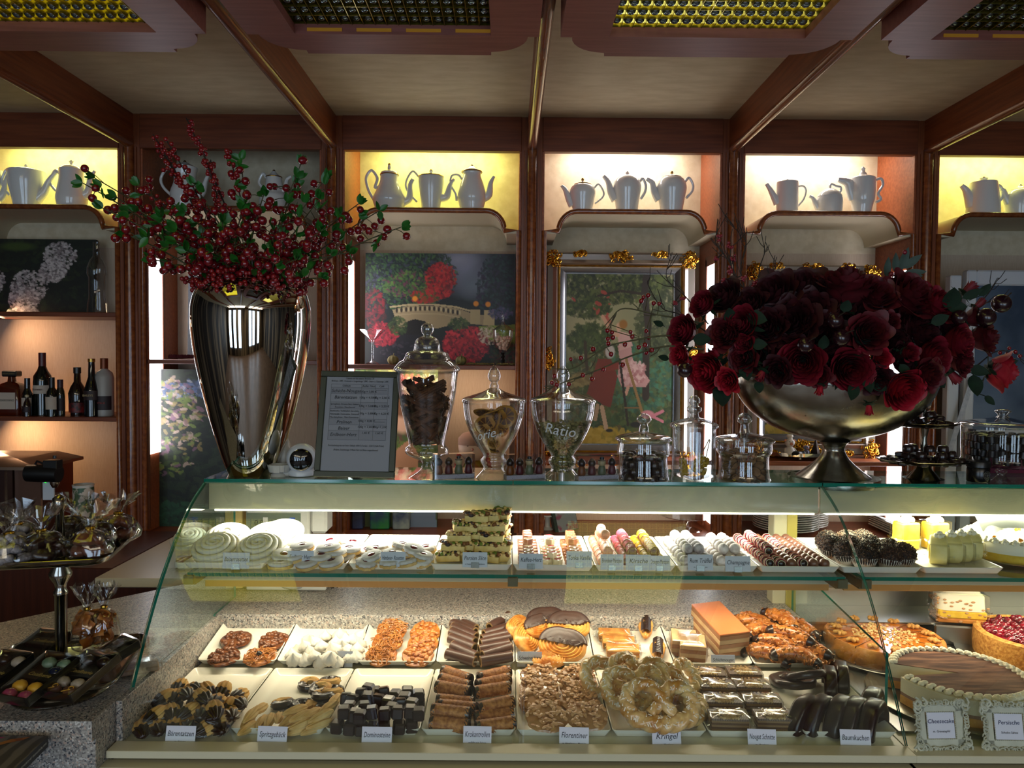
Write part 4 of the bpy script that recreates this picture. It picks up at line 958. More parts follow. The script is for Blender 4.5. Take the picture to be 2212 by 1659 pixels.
# figurines on tray, fifth bay
X0 = P(1740, 975, 3.08).x
e = root('serving_tray', 'round mirror metal tray on ball feet under the toy figurines', 'tray', Vector((X0, 3.09, 1.194)))
b = MB(); b.lathe([(.005, .014), (.135, .014), (.14, .016), (.142, .03), (.138, .03), (.136, .02), (.005, .019)], 40, cap=False, M=Matrix.Diagonal((1, .5, 1, 1))); link('dish', b.mesh('mirror_tray', CHROME), e)
for k in (-1, 1): b = MB(); b.sphere((k*.04, -.055, .007), .007, 10, 8); link('foot', b.mesh('ball_foot', CHROME), e)
PIGM = M_('pale_figurine', '#d8cfc4', rough=.3); PNK = M_('orange_pink', '#c87a58', rough=.4)
def figurine(px, Y, zb, h, body, label, hat, ear):
    e = root('figurine', label, 'figurine', Vector((P(px, 960, Y).x, Y, zb)))
    b = MB(); b.lathe([(h*.16, 0), (h*.24, h*.08), (h*.24, h*.25), (h*.15, h*.42), (.001, h*.47)], 18); link('body', b.mesh('fig_body', body), e)
    b = MB(); b.sphere((0, 0, h*.62), h*.22, 16, 12, sc=(1.05, 1, .95)); hd_ = link('head', b.mesh('fig_head', body), e)
    b = MB(); b.lathe([(h*.07, 0), (h*.08, h*.03), (h*.07, h*.05)], 12, M=TR(0, -h*.19, h*.58, PI/2)); link('snout', b.mesh('snout', ear), hd_)
    b = MB(); b.sphere((-h*.07, -h*.2, h*.68), h*.025, 8, 6); b.sphere((h*.07, -h*.2, h*.68), h*.025, 8, 6); link('eyes', b.mesh('eyes', BLACK), hd_)
    for sx in (-1, 1): b = MB(); b.sphere((sx*h*.2, 0, h*.72), h*.07, 8, 6, sc=(1, .5, 1)); link('ear', b.mesh('ear', ear), hd_)
    if hat: b = MB(); b.lathe([(h*.12, h*.8), (h*.12, h*.88), (h*.16, h*.92), (h*.14, h*1.0), (.001, h*1.01)], 16); link('chef_hat', b.mesh('hat', PIGM), e)
    for sx in (-1, 1): b = MB(); b.tube([(sx*h*.2, 0, h*.35), (sx*h*.26, -h*.1, h*.22)], h*.05, 8); link('arm', b.mesh('arm', body), e)
    return e
figurine(1706, 3.05, 1.213, .085, PIGM, 'white piglet figurine with a chef hat on the mirror tray', True, PNK)
figurine(1742, 3.06, 1.213, .05, M_('grey_blue_fig', '#6a6a80', rough=.3), 'small blue grey round figurine with pink cap on the mirror tray', False, M_('pinkish', '#c08080', rough=.4))
b = MB(); b.lathe([(.02, 0), (.02, .004), (.004, .06), (.006, .07), (.001, .075)], 4); single('tower_figurine', b.mesh('tower', M_('dark_metal_tower', '#2c2622', rough=.3, metal=.6)), 'little dark metal tower figurine on the mirror tray', 'figurine', Vector((P(1762, 960, 3.07).x, 3.07, 1.213)))
b = MB(); b.tube(csmooth([(-.03, 0, .008), (-.01, -.01, .012), (.012, 0, .010), (.03, .005, .012)]), [.009]*15+[.006], 8); single('dark_figurine', b.mesh('lying_figure', BLACK), 'black lying toy figurine at the foot of the piglet', 'figurine', Vector((P(1724, 962, 3.04).x, 3.04, 1.213)))
b = MB(); orn(b, 0, .03, .03, .028, 0, 40, 77, .012); single('gilt_figurine', b.mesh('gilt_lump', GOLD), 'small gilded ornament behind the blue grey figurine', 'ornament', Vector((P(1732, 950, 3.11).x, 3.13, 1.213)))
# white door and window parts at the right
WPL = M_('white_plastic', '#c2c6cc', rough=.35)
XR = P(2035, 600, 3.0).x
e = root('glass_fridge_door', 'white framed glass door with blue daylight painted in its pane at the right edge', 'door', Vector((XR, 2.94, 0)))
b = MB(); b.box(.0, .045, 0, .04, .88, 1.94, .004); link('outer_frame', b.mesh('outer_frame', WPL), e)
b = MB(); b.box(.06, .10, -.01, .03, .88, 1.96, .006); b.box(.10, .7, -.01, .03, 1.90, 1.96, .006); b.box(.10, .7, -.01, .03, 1.0, 1.06, .006); b.box(.10, .7, -.008, .0, 1.32, 1.335, .002); link('door_frame', b.mesh('door_frame', WPL), e)
b = MB(); b.box(.10, .7, .005, .012, 1.06, 1.90, 0); link('pane', b.mesh('pane', M_('painted_blue_reflection', '#3a4a60', '#7a8ca4', scale=2.5, rough=.25, coat=.5, metal=.3)), e)  # mottled blue base colour stands in for reflected daylight
b = MB(); b.box(.075, .088, -.05, -.01, 1.22, 1.34, .004); link('handle', b.mesh('door_handle', M_('dark_handle', '#2a3444', rough=.3)), e)
b = MB(); b.box(0, .02, 0, .001, 0, .30, 0, M=TR(0, 0, 0, 0, R(16), 0)); single('paper_strip', b.mesh('ruler_strip', M_('printed_paper', '#b8bcc4', '#9aa0ac', scale=60, rough=.6)), 'narrow printed paper strip leaning at the white door', 'paper', Vector((P(2046, 975, 2.9).x, 2.90, P(2046, 975, 2.9).z-.0)))
# crockery on the cabinet base board
def plates(px, py0, n, w, label, sq=False, z0=.888, Y=3.14, grp='plates'):
    for k in range(n):
        X = P(px, 1140, Y).x
        if sq:
            b = MB(); b.loft([rrect(w*.62, w*.62, .01, 0), rrect(w*.7, w*.7, .01, .002), rrect(w, w, .012, .012), rrect(w*.98, w*.98, .012, .014), rrect(w*.68, w*.68, .01, .005)])
        else:
            b = MB(); b.lathe([(.001, .003), (w*.3, .003), (w*.33, .006), (w*.5, .015), (w*.505, .017), (w*.5, .0185), (w*.34, .01), (w*.3, .007), (.001, .007)], 40, cap=False)
        if k == 0: me = b.mesh('plate', PORC, 50); first = me
        single('plate', first, label, 'plate', Vector((X+random.uniform(-.002, .002), Y, z0+.0092*k)), grp)
plates(1697, 0, 8, .262, 'round white plate in the taller round stack seen through the case', grp='round plates stacked left')
plates(1735, 0, 7, .2, 'round white plate in the small stack behind the rear post', Y=3.2, grp='round plates stacked behind the post')
plates(1965, 0, 6, .24, 'square white plate stacked at the right', True, Y=3.10, grp='square plates')
# football, boxes, dome
def football():
    e = root('football', 'black and white football seen through the case behind the nut slices', 'ball', Vector((P(1062, 1120, 3.1).x, 3.1, .888+.085)))
    b = MB(); b.sphere((0, 0, 0), .085, 28, 18); link('ball_shell', b.mesh('ball', M_('ball_white', '#a8a498', rough=.4)), e)
    g = (1+5**.5)/2
    ico = [Vector(v).normalized() for v in [(0, s1, s2*g) for s1 in (1, -1) for s2 in (1, -1)]+[(s1, s2*g, 0) for s1 in (1, -1) for s2 in (1, -1)]+[(s2*g, 0, s1) for s1 in (1, -1) for s2 in (1, -1)]]
    for d in ico:
        b = MB(); q = d.to_track_quat('Z', 'Y').to_matrix().to_4x4()
        b.lathe([(.0005, .0862), (.015, .0850), (.029, .0808)], 5, M=q); link('black_patch', b.mesh('patch', BLACK), e)
football()
for px, c1_, c2_, w_, lb in ((775, '#0e1a34', '#1c3a6a', .045, 'dark blue carton'), (822, '#12306a', '#2a8a3a', .08, 'blue and green carton'), (868, '#26406a', '#a8b0a8', .07, 'blue grey patterned bag')):
    b = MB(); b.box(-w_/2, w_/2, -.03, .03, 0, .2, .004); single('carton', b.mesh('carton', M_('print_'+str(px), c1_, c2_, scale=14, rough=.5)), lb + ' standing in the cabinet behind the upper shelf', 'box', Vector((P(px, 1150, 3.12).x, 3.12, .888)))
e = root('gift_box', 'dark green box with pink flower print, leaning in the cabinet', 'box', Matrix.Translation((P(1222, 1150, 3.1).x, 3.1, .888)) @ Euler((0, R(-12), R(8))).to_matrix().to_4x4())
b = MB(); b.box(-.05, .05, -.03, .03, 0, .12, .002); link('carton', b.mesh('box', M_('green_print', '#0a2a16', rough=.5)), e)
b = MB(); b.box(-.035, .048, -.0312, -.0305, .004, .12, 0); link('printed_panel', b.mesh('panel', M_('flower_print', '#8a8c8a', '#8a3a50', scale=28, rough=.5, ramp=(.5, .6))), e)
e = root('cake_dome', 'clear glass cake dome on a pedestal seen through the case', 'cake dome', Vector((P(1485, 1150, 3.12).x, 3.12, .888)))
b = MB(); b.lathe([(.06, 0), (.02, .015), (.015, .05), (.11, .06), (.12, .065)], 30); link('pedestal', b.mesh('pedestal', JARG), e)
b = MB(); b.lathe([(.105, .066), (.107, .12), (.09, .17), (.03, .2), (.001, .203)], 30, cap=False); link('dome', b.mesh('dome', JARG), e)
b = MB(); b.sphere((0, 0, .215), .014, 12, 8); link('knob', b.mesh('knob', JARG), e)
e = root('cake_stand', 'small scalloped cake stand with an orange cloth in the fourth bay', 'cake stand', Vector((P(1182, 1150, 3.12).x, 3.12, .888)))
b = MB(); b.lathe([(.03, 0), (.012, .01), (.01, .05), (.05, .06), (.052, .066)], 24); link('stand', b.mesh('stand', PORC), e)
b = MB(); b.lathe([(.045, .066), (.046, .08), (.001, .083)], 24); link('topping', b.mesh('topping', M_('orange_cloth', '#a0441c', rough=.8)), e)
# coffee machine
Yc = 2.72
def PZ(y): return P(70, y, Yc).z
xl, xr = P(-120, 1080, Yc).x, P(98, 1080, Yc).x; x26 = P(26, 1080, Yc).x
e = root('coffee_machine', 'brushed metal coffee grinder machine with black filter handle, left of the shop', 'coffee machine', Vector((0, 0, 0)))
b = MB(); zt, zm = PZ(988), PZ(1006)
b.box(xl, x26+.02, Yc-.06, Yc+.2, .9, zm, .006); link('housing', b.mesh('housing', M_('brown_lacquer', '#2a120c', rough=.25, coat=.4)), e)
b = MB(); b.box(x26+.02, xr, Yc-.02, Yc+.18, .9, zm, .004); link('steel_flank', b.mesh('flank', M_('warm_steel', '#7a5a4c', rough=.3, metal=.8)), e)
b = MB(); b.loft([rrect(xr-xl+.04, .3, .01, zm-.005, cx=(xl+xr)/2, cy=Yc+.07), rrect(xr-xl+.04, .3, .01, zm+.006, cx=(xl+xr)/2, cy=Yc+.07), rrect(xr-xl-.12, .24, .01, zt, cx=(xl+xr)/2, cy=Yc+.07)], smooth=False); link('top_cover', b.mesh('top_cover', M_('top_steel', '#8a7260', rough=.3, metal=.8)), e)
b = MB(); b.tube([P(60, 1022, Yc-.08), P(85, 1022, Yc-.08), P(128, 1024, Yc-.08)], [.03, .032, .03], 18); h_ = link('filter_handle', b.mesh('handle', BLACK, 30), e)
b = MB(); b.tube([P(118, 1040, Yc-.08), P(118, 1046, Yc-.08), P(118, 1053, Yc-.08)], [.016, .014, .008], 14); link('nozzle', b.mesh('nozzle', CHROME), h_)
q = P(113, 1003, Yc-.08); b = MB(); b.box(q.x-.022, q.x+.026, q.y-.02, q.y+.02, q.z-.016, q.z+.016, .002); b.tube([P(100, 1004, Yc-.08), P(80, 996, Yc-.08), P(72, 1010, Yc-.08)], .004, 8); b.tube([P(118, 990, Yc-.08), P(118, 984, Yc-.08)], .006, 8); link('valve', b.mesh('valve', BLACK), h_)
q = P(103, 1062, Yc-.03); b = MB(); b.box(q.x-.016, q.x+.024, q.y-.004, q.y+.004, q.z-.03, q.z+.036, .001); s_ = link('switch_panel', b.mesh('switch_panel', WPL), e)
q = P(98, 1041, Yc-.036); b = MB(); b.sphere(tuple(q), .003, 8, 6); link('green_lamp', b.mesh('green_lamp', emis('green_led', '#20ff30', 3)), s_)
q = P(180, 1060, 2.8); e = root('tin_can', 'open round tin with green and white rim behind the wrapped sweets', 'tin', Vector((q.x, 2.8, .9)))
b = MB(); zz = P(180, 1046, 2.8).z-.9; b.lathe([(.036, 0), (.036, zz-.01)], 24); link('can_body', b.mesh('can', M_('green_tin', '#3a5a3a', '#c8b8a8', scale=30, rough=.4, ramp=(.5, .55))), e)
b = MB(); b.lathe([(.036, zz-.01), (.038, zz), (.034, zz)], 24, cap=False); link('rim', b.mesh('can_rim', PIGM), e)
q = G(297, 1292, .9); e = root('ceramic_bowl', 'small white bowl on the worktop left of the case', 'bowl', Vector((q.x, 2.47, .9)))
b = MB(); b.lathe([(.026, 0), (.033, .006), (.034, .024), (.031, .024), (.029, .008), (.001, .006)], 28, cap=False); link('bowl_body', b.mesh('bowl', PORC), e)
b = MB(); b.box(-.024, .024, -.015, .015, .012, .03, .002, M=TR(0, 0, 0, 0, R(-8), .3)); single('sugar_packet', b.mesh('packet', M_('red_packet', '#7a3a34', '#4a2420', scale=40)), 'red paper packet lying in the small white bowl', 'packet', Vector((q.x, 2.47, .908)))
# ================================================================ ON TOP OF THE CASE
YJ = 2.0
def wraptext(txt, size, mat, parent, rfun, z, ang0, shear=.25, tilt=0.0):
    o = textobj(txt, size, mat, parent, None, shear=shear, extrude=.0003)
    for v in o.data.vertices:
        x, y, dz = v.co; zz = z+y+tilt*x; r = rfun(zz)+.0008+dz
        a = ang0 + x/r
        v.co = (r*math.sin(a), -r*math.cos(a), zz)
    return o
def interp_r(pr):
    pr = sorted(pr, key=lambda q: q[1]); return lambda z: float(np.interp(z, [q[1] for q in pr], [q[0] for q in pr]))
def jar(cx, body, lid, knob, label, inner=None, Y=YJ, etched=None, foot=None, name='glass_jar', solid=None):
    """body profile from rim to base (single glass wall outside + inside cavity)"""
    X, pr = LP(cx, Y, body, ZT); mn = pr[-1][1]; pr = [(r, z-mn) if i == len(pr)-1 else (r, z) for i, (r, z) in enumerate(pr)]
    e = root(name, label, 'jar', Vector((X, Y, ZT)))
    sp_ = smooth_prof(pr, 4)
    b = MB(); b.lathe(sp_[::-1], 40, cap=False); 
    cut = inner if inner else body[-1][0]-6
    zc = P(cx, cut, Y).z-ZT
    ins = [(max(.001, r-.0035), z) for r, z in sp_ if z > zc]; ins.append((.001, zc))
    b.lathe(ins[::-1], 40, cap=False)
    body_o = link('jar_body', b.mesh('jar_body', JARG, 70), e)
    _, lp = LP(cx, Y, lid, ZT); b = MB(); b.lathe(smooth_prof(lp, 4)[::-1], 40, cap=False)
    b.lathe([(r*.94, z-.003) for r, z in smooth_prof(lp, 3)][::-1], 32, cap=False)
    l_ = link('lid', b.mesh('jar_lid', JARG, 70), e)
    _, kp = LP(cx, Y, knob, ZT); b = MB(); b.lathe(smooth_prof(kp, 4)[::-1], 24); link('knob', b.mesh('lid_knob', SOLIDG, 70), l_)
    if etched:
        txt, ez, ang, size, tilt = etched; f_ = interp_r(pr)
        wraptext(txt, size, M_('etched_white', '#b8c0c4', rough=.8), body_o, f_, P(cx, ez, Y).z-ZT, ang, .35, tilt)
    return e, X, interp_r(sp_), zc
SOLIDG = glassmat('solid_knob_glass', (.9, .93, .94), (.12, .14, .16), f0=.10, power=1.6)
rj = random.Random(31)
e1, X1, f1, z1 = jar(922, [(802, 68), (808, 66), (860, 60), (920, 47), (958, 39), (966, 45), (978, 46), (988, 30), (996, 12), (1012, 13), (1022, 24), (1032, 44), (1042, 45)],
    [(726, 10), (732, 22), (745, 28), (757, 30), (762, 44), (775, 50), (782, 60), (794, 70), (800, 71), (805, 64)], [(698, 6), (703, 12), (711, 14), (719, 12), (723, 8), (728, 11)], 'tallest glass jar, stepped dome lid, filled with cinnamon sticks', 962)
e2, X2, f2, z2 = jar(1066, [(868, 68), (874, 67), (900, 64), (930, 54), (960, 37), (980, 24), (986, 23), (992, 28), (1000, 27), (1010, 22), (1020, 30), (1030, 42), (1042, 44)],
    [(838, 10), (846, 24), (854, 48), (860, 66), (866, 70), (870, 68)], [(790, 3), (798, 9), (810, 14), (820, 12), (826, 7), (832, 10), (840, 9)], 'footed glass jar of dried orange slices with an etched word', 1016, etched=('orie', 935, -.35, .034, .25))
e3, X3, f3, z3 = jar(1214, [(868, 70), (874, 69), (900, 66), (930, 56), (960, 40), (980, 26), (986, 25), (992, 30), (1000, 29), (1012, 24), (1022, 33), (1032, 46), (1043, 49)],
    [(838, 10), (846, 24), (854, 48), (860, 66), (866, 72), (870, 70)], [(790, 3), (798, 9), (810, 14), (820, 12), (826, 7), (832, 10), (840, 9)], 'footed glass jar of green cardamom pods with an etched word', 1018, etched=('Ratio', 925, -.2, .040, -.15))
e4, X4, f4, z4 = jar(1389, [(948, 58), (953, 55), (960, 55), (978, 57), (985, 52), (1020, 54), (1034, 58), (1046, 59)], [(932, 10), (936, 30), (942, 54), (947, 61), (951, 60)], [(893, 5), (898, 12), (905, 16), (911, 13), (916, 8), (924, 10), (933, 11)], 'low wide glass jar of dark chocolates, left of the three low jars', 1036)
e5, X5, f5, z5 = jar(1497, [(921, 48), (928, 46), (960, 46), (1020, 47), (1034, 49), (1046, 48)], [(902, 10), (906, 26), (912, 44), (918, 52), (923, 51)], [(855, 6), (861, 11), (869, 12), (875, 8), (880, 15), (888, 15), (893, 9), (903, 12)], 'narrow glass jar of yellow rock candy sticks', 1030)
e6, X6, f6, z6 = jar(1606, [(950, 61), (956, 58), (975, 58), (986, 52), (1020, 53), (1034, 57), (1047, 59)], [(934, 10), (939, 32), (945, 56), (950, 64), (954, 62)], [(892, 5), (898, 13), (905, 16), (911, 14), (916, 9), (924, 9), (935, 11)], 'low wide glass jar of brown filled nut shells, right of the rock candy', 1036)
# cinnamon sticks
def scroll_mesh(L, r):
    b = MB(); N = 26
    sec = []
    for k in range(N): t = k/(N-1); a = -PI*1.2+t*PI*3.4; q = r*(1-.35*abs(2*t-1)); sec.append((q*math.cos(a)+(r*.55 if t > .5 else -r*.55), q*math.sin(a)*(1 if t < .5 else -1)))
    b.strip(sec, -L/2, L/2, 'x', 0); return b.mesh('cinnamon_roll', M_('cinnamon_bark', '#3a1f10', '#5a3418', scale=60, rough=.8, bump=.3))
cm = [scroll_mesh(.085, .0075), scroll_mesh(.07, .006)]
ztop = P(922, 812, YJ).z-ZT
for k in range(74):
    t = (k+.5)/74; z = z1+.012+(ztop-z1-.03)*t; Rr = f1(z)-.006
    L = .07 if k % 2 else .085; az = rj.random()*6.28; oa = az+PI/2; off = (Rr-.008)*(.25+.72*rj.random()); half = math.sqrt(max(1e-6, Rr*Rr-off*off))*.95; tilt = math.acos(min(.95, half*2/L))+.05; z = min(z, ztop-.012-L/2*math.sin(tilt)*.6); z = max(z, z1+.008+L/2*math.sin(tilt))
    m_ = Matrix.Translation((X1+off*math.cos(oa), YJ+off*math.sin(oa), ZT+z)) @ Euler((0, 0, az)).to_matrix().to_4x4() @ Euler((rj.random()*6, tilt*(1 if k % 3 else -1), 0)).to_matrix().to_4x4()
    single('cinnamon_stick', cm[k % 2], 'brown rolled cinnamon stick inside the tallest jar', 'cinnamon stick', m_, 'cinnamon sticks in the jar')
# orange slices
b = MB(); b.lathe([(.0005, .002), (.024, .002), (.030, .0005), (.031, -.0005), (.030, -.002), (.024, -.0015), (.0005, -.0015)], 26, rf=lambda a, i: 1+.03*math.sin(3*a)); RIND = M_('dried_rind', '#8a5a12', '#a87a2a', scale=40, rough=.6)
PULP = M_('dried_pulp', '#3a1c08', '#6a3a10', scale=50, rough=.5)
slm = b.mesh('rind', RIND)
b = MB()
for k in range(9):
    a = k*2*PI/9; b.prism([(.003*math.cos(a+.35), .003*math.sin(a+.35)), (.023*math.cos(a+.06), .023*math.sin(a+.06)), (.0245*math.cos(a+.35), .0245*math.sin(a+.35)), (.023*math.cos(a+.64), .023*math.sin(a+.64))], -.0022, .0028, 'z')
plm = b.mesh('segments', PULP)
for k, (z_, off, az, ti, s_) in enumerate(((.055, 0, .2, .9, .55), (.07, .012, 2.0, 1.2, .7), (.085, .01, 4.0, .9, .8), (.10, .02, .5, 1.3, .9), (.105, .022, 3.4, 1.2, 1), (.118, .02, 5.0, 1.35, 1), (.125, .028, 1.2, .8, 1), (.135, .026, 2.8, .5, 1), (.14, .01, 4.4, .35, 1.05), (.128, .03, 0, 1.4, 1), (.045, .0, 2, 1.3, .5), (.035, .003, 1, .3, .55))):
    e = root('orange_slice', 'dried orange slice inside the footed jar', 'orange slice', Matrix.Translation((X2+off*math.cos(az), YJ+off*math.sin(az), ZT+z_+.035)) @ Euler((0, 0, az)).to_matrix().to_4x4() @ Euler((ti, 0, 0)).to_matrix().to_4x4() @ Matrix.Scale(s_, 4), 'dried citrus in the jar')
    link('rind', slm, e); link('segments', plm, e)
for k in range(7):
    b = MB() if k == 0 else b
    if k == 0:
        b.grid(lambda u, v: (.05*(u-.5), .012*(v-.5)+.01*math.sin(3*u), .008*math.sin(4*u)), 14, 3); pm_ = b.mesh('peel', RIND)
    single('orange_peel', pm_, 'yellow dried peel strip inside the footed jar', 'peel', Matrix.Translation((X2+rj.uniform(-.02, .02), YJ-.02*rj.random(), ZT+.09+.012*k)) @ Euler((rj.random()*3, rj.uniform(.5, 1.4), rj.random()*3)).to_matrix().to_4x4(), 'dried citrus in the jar')
# cardamom
b = MB(); zt3 = P(1214, 915, YJ).z-ZT
for k in range(900):
    z = z3+.004+(zt3-z3)*(rj.random()**.75); Rr = f3(z)-.006; q = math.sqrt(rj.random()); q = q if q > .55 else q*.8+.3; a = rj.random()*6.28
    if z > zt3-.02 and rj.random() < .2: continue
    b.sphere((0, 0, 0), .0036, 6, 4, mi=rj.randrange(2), M=TR(Rr*q*math.cos(a), Rr*q*math.sin(a), z, rj.random()*6, rj.random()*6, 0, (1, 1, 2.0)))
single('cardamom_pods', b.mesh('pods', [M_('cardamom', '#5a5a2c', '#777340', scale=90, rough=.7), M_('cardamom_light', '#7a7444', rough=.7)]), 'heap of green cardamom pods filling the footed jar', 'cardamom', Vector((X3, YJ, ZT)), kind='stuff')
# chocolates in low jar
DKC = M_('dark_chocolate', '#1c0e0b', '#261410', scale=30, rough=.28, coat=.25); MKC = M_('milk_chocolate', '#5c3022', '#6a3a28', scale=30, rough=.35, coat=.15)
b = MB(); b.lathe([(.0135, 0), (.0145, .002), (.0135, .014), (.010, .0175), (.001, .0185)], 18); chm = b.mesh('praline', DKC)
def fill(me, name, label, cat, grp, X, Y, Z, f, z0, h, n_l, r_item, s=1.0, tilt=.5):
    z = z0; k = 0
    for L_ in range(n_l):
        Rr = f(z0+h*L_)-r_item-.006
        cnt = [(0, 0)] if Rr > 2.2*r_item else []
        m_ = max(3, int(2*PI*Rr/(2.05*r_item)))
        cnt += [(Rr*math.cos(2*PI*j/m_+L_*.5), Rr*math.sin(2*PI*j/m_+L_*.5)) for j in range(m_)]
        if Rr > 4.2*r_item: cnt += [(Rr*.5*math.cos(2*PI*j/6), Rr*.5*math.sin(2*PI*j/6)) for j in range(6)]
        for (x, y) in cnt:
            single(name, me, label, cat, Matrix.Translation((X+x, Y+y, Z+z0+h*L_+.002)) @ Euler((rj.uniform(-tilt, tilt), rj.uniform(-tilt, tilt), rj.random()*6)).to_matrix().to_4x4() @ Matrix.Scale(s, 4), grp)
fill(chm, 'chocolate', 'small dark chocolate in the low wide jar', 'chocolate', 'chocolates in the low jar', X4, YJ, ZT, f4, z4, .018, 4, .0145, tilt=.3)
# rock candy
for k, (dx, lean, zc_) in enumerate(((-.026, -.12, .0), (.0, .45, .012), (.026, .2, .0))):
    e = root('rock_candy', ['yellow rock candy stick leaning left in the narrow jar', 'yellow rock candy stick lying across the middle of the narrow jar', 'yellow rock candy stick leaning right in the narrow jar'][k], 'candy', Matrix.Translation((X5+dx, YJ-.01+.01*k, ZT+z5+.006+zc_)) @ Euler((.05, lean, 0)).to_matrix().to_4x4(), 'rock candy sticks')
    b = MB(); b.tube([(0, 0, .0), (0, 0, .095)], .0015, 6); link('stick', b.mesh('wood_stick', M_('pale_wood', '#9a7a50', rough=.7)), e)
    b = MB()
    for j in range(40): z = rj.random()*.045; a = rj.random()*6.28; b.box(-.004, .004, -.004, .004, -.004, .004, .0008, 0, TR(.006*math.cos(a), .006*math.sin(a), z, rj.random()*3, rj.random()*3, 0))
    link('sugar_crystals', b.mesh('crystals', M_('yellow_sugar', '#a8881c', rough=.2, coat=.5, emit=0)), e)
# filled shells
b = MB(); b.sphere((0, 0, 0), .016, 16, 9, disp=lambda d: 1+.05*math.cos(9*math.atan2(d[1], d[0])), sc=(1, .72, .5)); sh1 = b.mesh('shell', M_('brown_nut_shell', '#6a4a2a', '#8a6a44', scale=60, rough=.7, bump=.3))
b = MB(); b.lathe([(.0150, -.0012), (.0168, 0), (.0150, .0012)], 20, M=Matrix.Diagonal((1, .72, 1, 1))); sh2 = b.mesh('seam', M_('dark_seam', '#1c120c', rough=.6))
z = 0
for L_ in range(5):
    for j in range(8 if L_ < 4 else 5):
        a = j*2*PI/8+L_*.4+rj.uniform(-.2, .2); Rr = f6(z6+.012+L_*.014)-.022
        e = root('filled_nut', 'brown shell shaped filled nut in the low right jar', 'nut', Matrix.Translation((X6+Rr*math.cos(a), YJ+Rr*math.sin(a), ZT+z6+.012+L_*.0145)) @ Euler((rj.uniform(.3, 2.4), rj.uniform(-.5, .5), a)).to_matrix().to_4x4(), 'nuts in the low jar')
        link('shell', sh1, e); link('filling_seam', sh2, e)
# boxes of four chocolate figures
BOXG = glassmat('clear_box_plastic', (.9, .9, .92), (.5, .52, .56), f0=.09, power=2.4, rough=.03)
for k, (pl, pr_) in enumerate(((930, 1020), (1083, 1173), (1236, 1332))):
    Yb = 1.972; a = P(pl, 1040, Yb); c = P(pr_, 1036, Yb+.0); W = (c.x-a.x)*.98; H = .066
    mw = Matrix.Translation(((a.x+c.x)/2+.006, Yb, ZT)) @ Euler((0, 0, R(17))).to_matrix().to_4x4()
    e = root('gift_box', 'clear gift box of four chocolate figures, %s of three' % ['leftmost', 'middle', 'rightmost'][k], 'box', mw, 'clear boxes of chocolate figures')
    b = MB(); b.box(-W/2, W/2, -.014, .014, .0, H, .0005); link('clear_shell', b.mesh('clear_shell', BOXG), e)
    b = MB(); b.box(-W/2+.001, W/2-.001, -.013, .013, .0005, .012, .0005); bc = link('base_card', b.mesh('base_card', M_('starred_card', '#9a9aa4', '#4a4a58', scale=300, rough=.5, ramp=(.62, .66))), e)
    for j in range(4):
        x = -W/2+W*(j+.5)/4; robe = ['#6a3c10', '#4a1018', '#5a6448', '#4a0e18'][j]
        f = root('chocolate_figure', ['chocolate penguin figure with an orange belly, first in the %s clear box', 'chocolate figure in a dark red robe, second in the %s clear box', 'pale chocolate snowman with black hat, third in the %s clear box', 'chocolate figure in a red coat, fourth in the %s clear box'][j] % ['left', 'middle', 'right'][k], 'chocolate figure', mw @ Matrix.Translation((x, 0, .0125)))
        b = MB(); b.lathe([(.0095, 0), (.0115, .004), (.0095, .018), (.007, .024)], 14); link('robe', b.mesh('robe', M_('robe%d' % j, robe, rough=.4)), f)
        b = MB(); b.sphere((0, 0, .031), .0105, 12, 9); link('head', b.mesh('head', DKC if j != 2 else M_('cream_choc', '#a89a70', rough=.4)), f)
        b = MB()
        if j == 2: b.lathe([(.010, .036), (.010, .038), (.006, .038), (.006, .046), (.001, .047)], 14)
        else: b.lathe([(.0085, .034), (.008, .038), (.004, .042), (.001, .044)], 14)
        link('hat', b.mesh('hat', BLACK if j != 1 else M_('beige_hair', '#5a4a3c')), f)
# price list in a frame
FRM = M_('olive_metal_frame', '#3c4036', rough=.45, metal=.4); PAP = M_('list_paper', '#85878e', rough=.75)
bl = P(676, 1038, 1.955); br = P(852, 1041, 1.955); tl_ = P(693, 808, 2.03); tr_ = P(862, 811, 2.03)
Wf = ((br-bl).length+(tr_-tl_).length)/2; Hf = ((tl_-bl).length+(tr_-br).length)/2
ex = (br-bl).normalized(); ez = ((tl_+tr_)/2-(bl+br)/2); ez = (ez-ex*ez.dot(ex)).normalized(); ey = ez.cross(ex)
mw = Matrix((ex, ey, ez)).transposed().to_4x4(); mw.translation = Vector(((bl.x+br.x)/2, bl.y, ZT+.003))
e = root('price_list_frame', 'grey metal frame with a printed German price list beside the silver vase', 'sign', mw)
b = MB(); fw_ = .0165
b.box(-Wf/2, Wf/2, 0, .012, 0, fw_, .002); b.box(-Wf/2, Wf/2, 0, .012, Hf-fw_, Hf, .002); b.box(-Wf/2, -Wf/2+fw_, 0, .012, fw_, Hf-fw_, .002); b.box(Wf/2-fw_, Wf/2, 0, .012, fw_, Hf-fw_, .002)
link('metal_frame', b.mesh('metal_frame', FRM), e)
b = MB(); b.box(-.012, .012, .012, .06, 0, .006, .001); b.box(-Wf/2+.004, Wf/2-.004, .012, .016, .004, Hf-.004, .001); link('back_stand', b.mesh('stand', M_('white_stand', '#b8b8b4', rough=.5)), e)
b = MB(); b.box(-Wf/2+fw_, Wf/2-fw_, .004, .006, fw_, Hf-fw_, 0); pp = link('printed_sheet', b.mesh('sheet', PAP), e)
iw, ih = Wf-2*fw_, Hf-2*fw_
def lx(u): return -iw/2+iw*u
def lz(v): return fw_+ih*(1-v)
b = MB(); bs = MB()
rows = [.078, .115, .18, .272, .345, .452, .515, .577, .675]
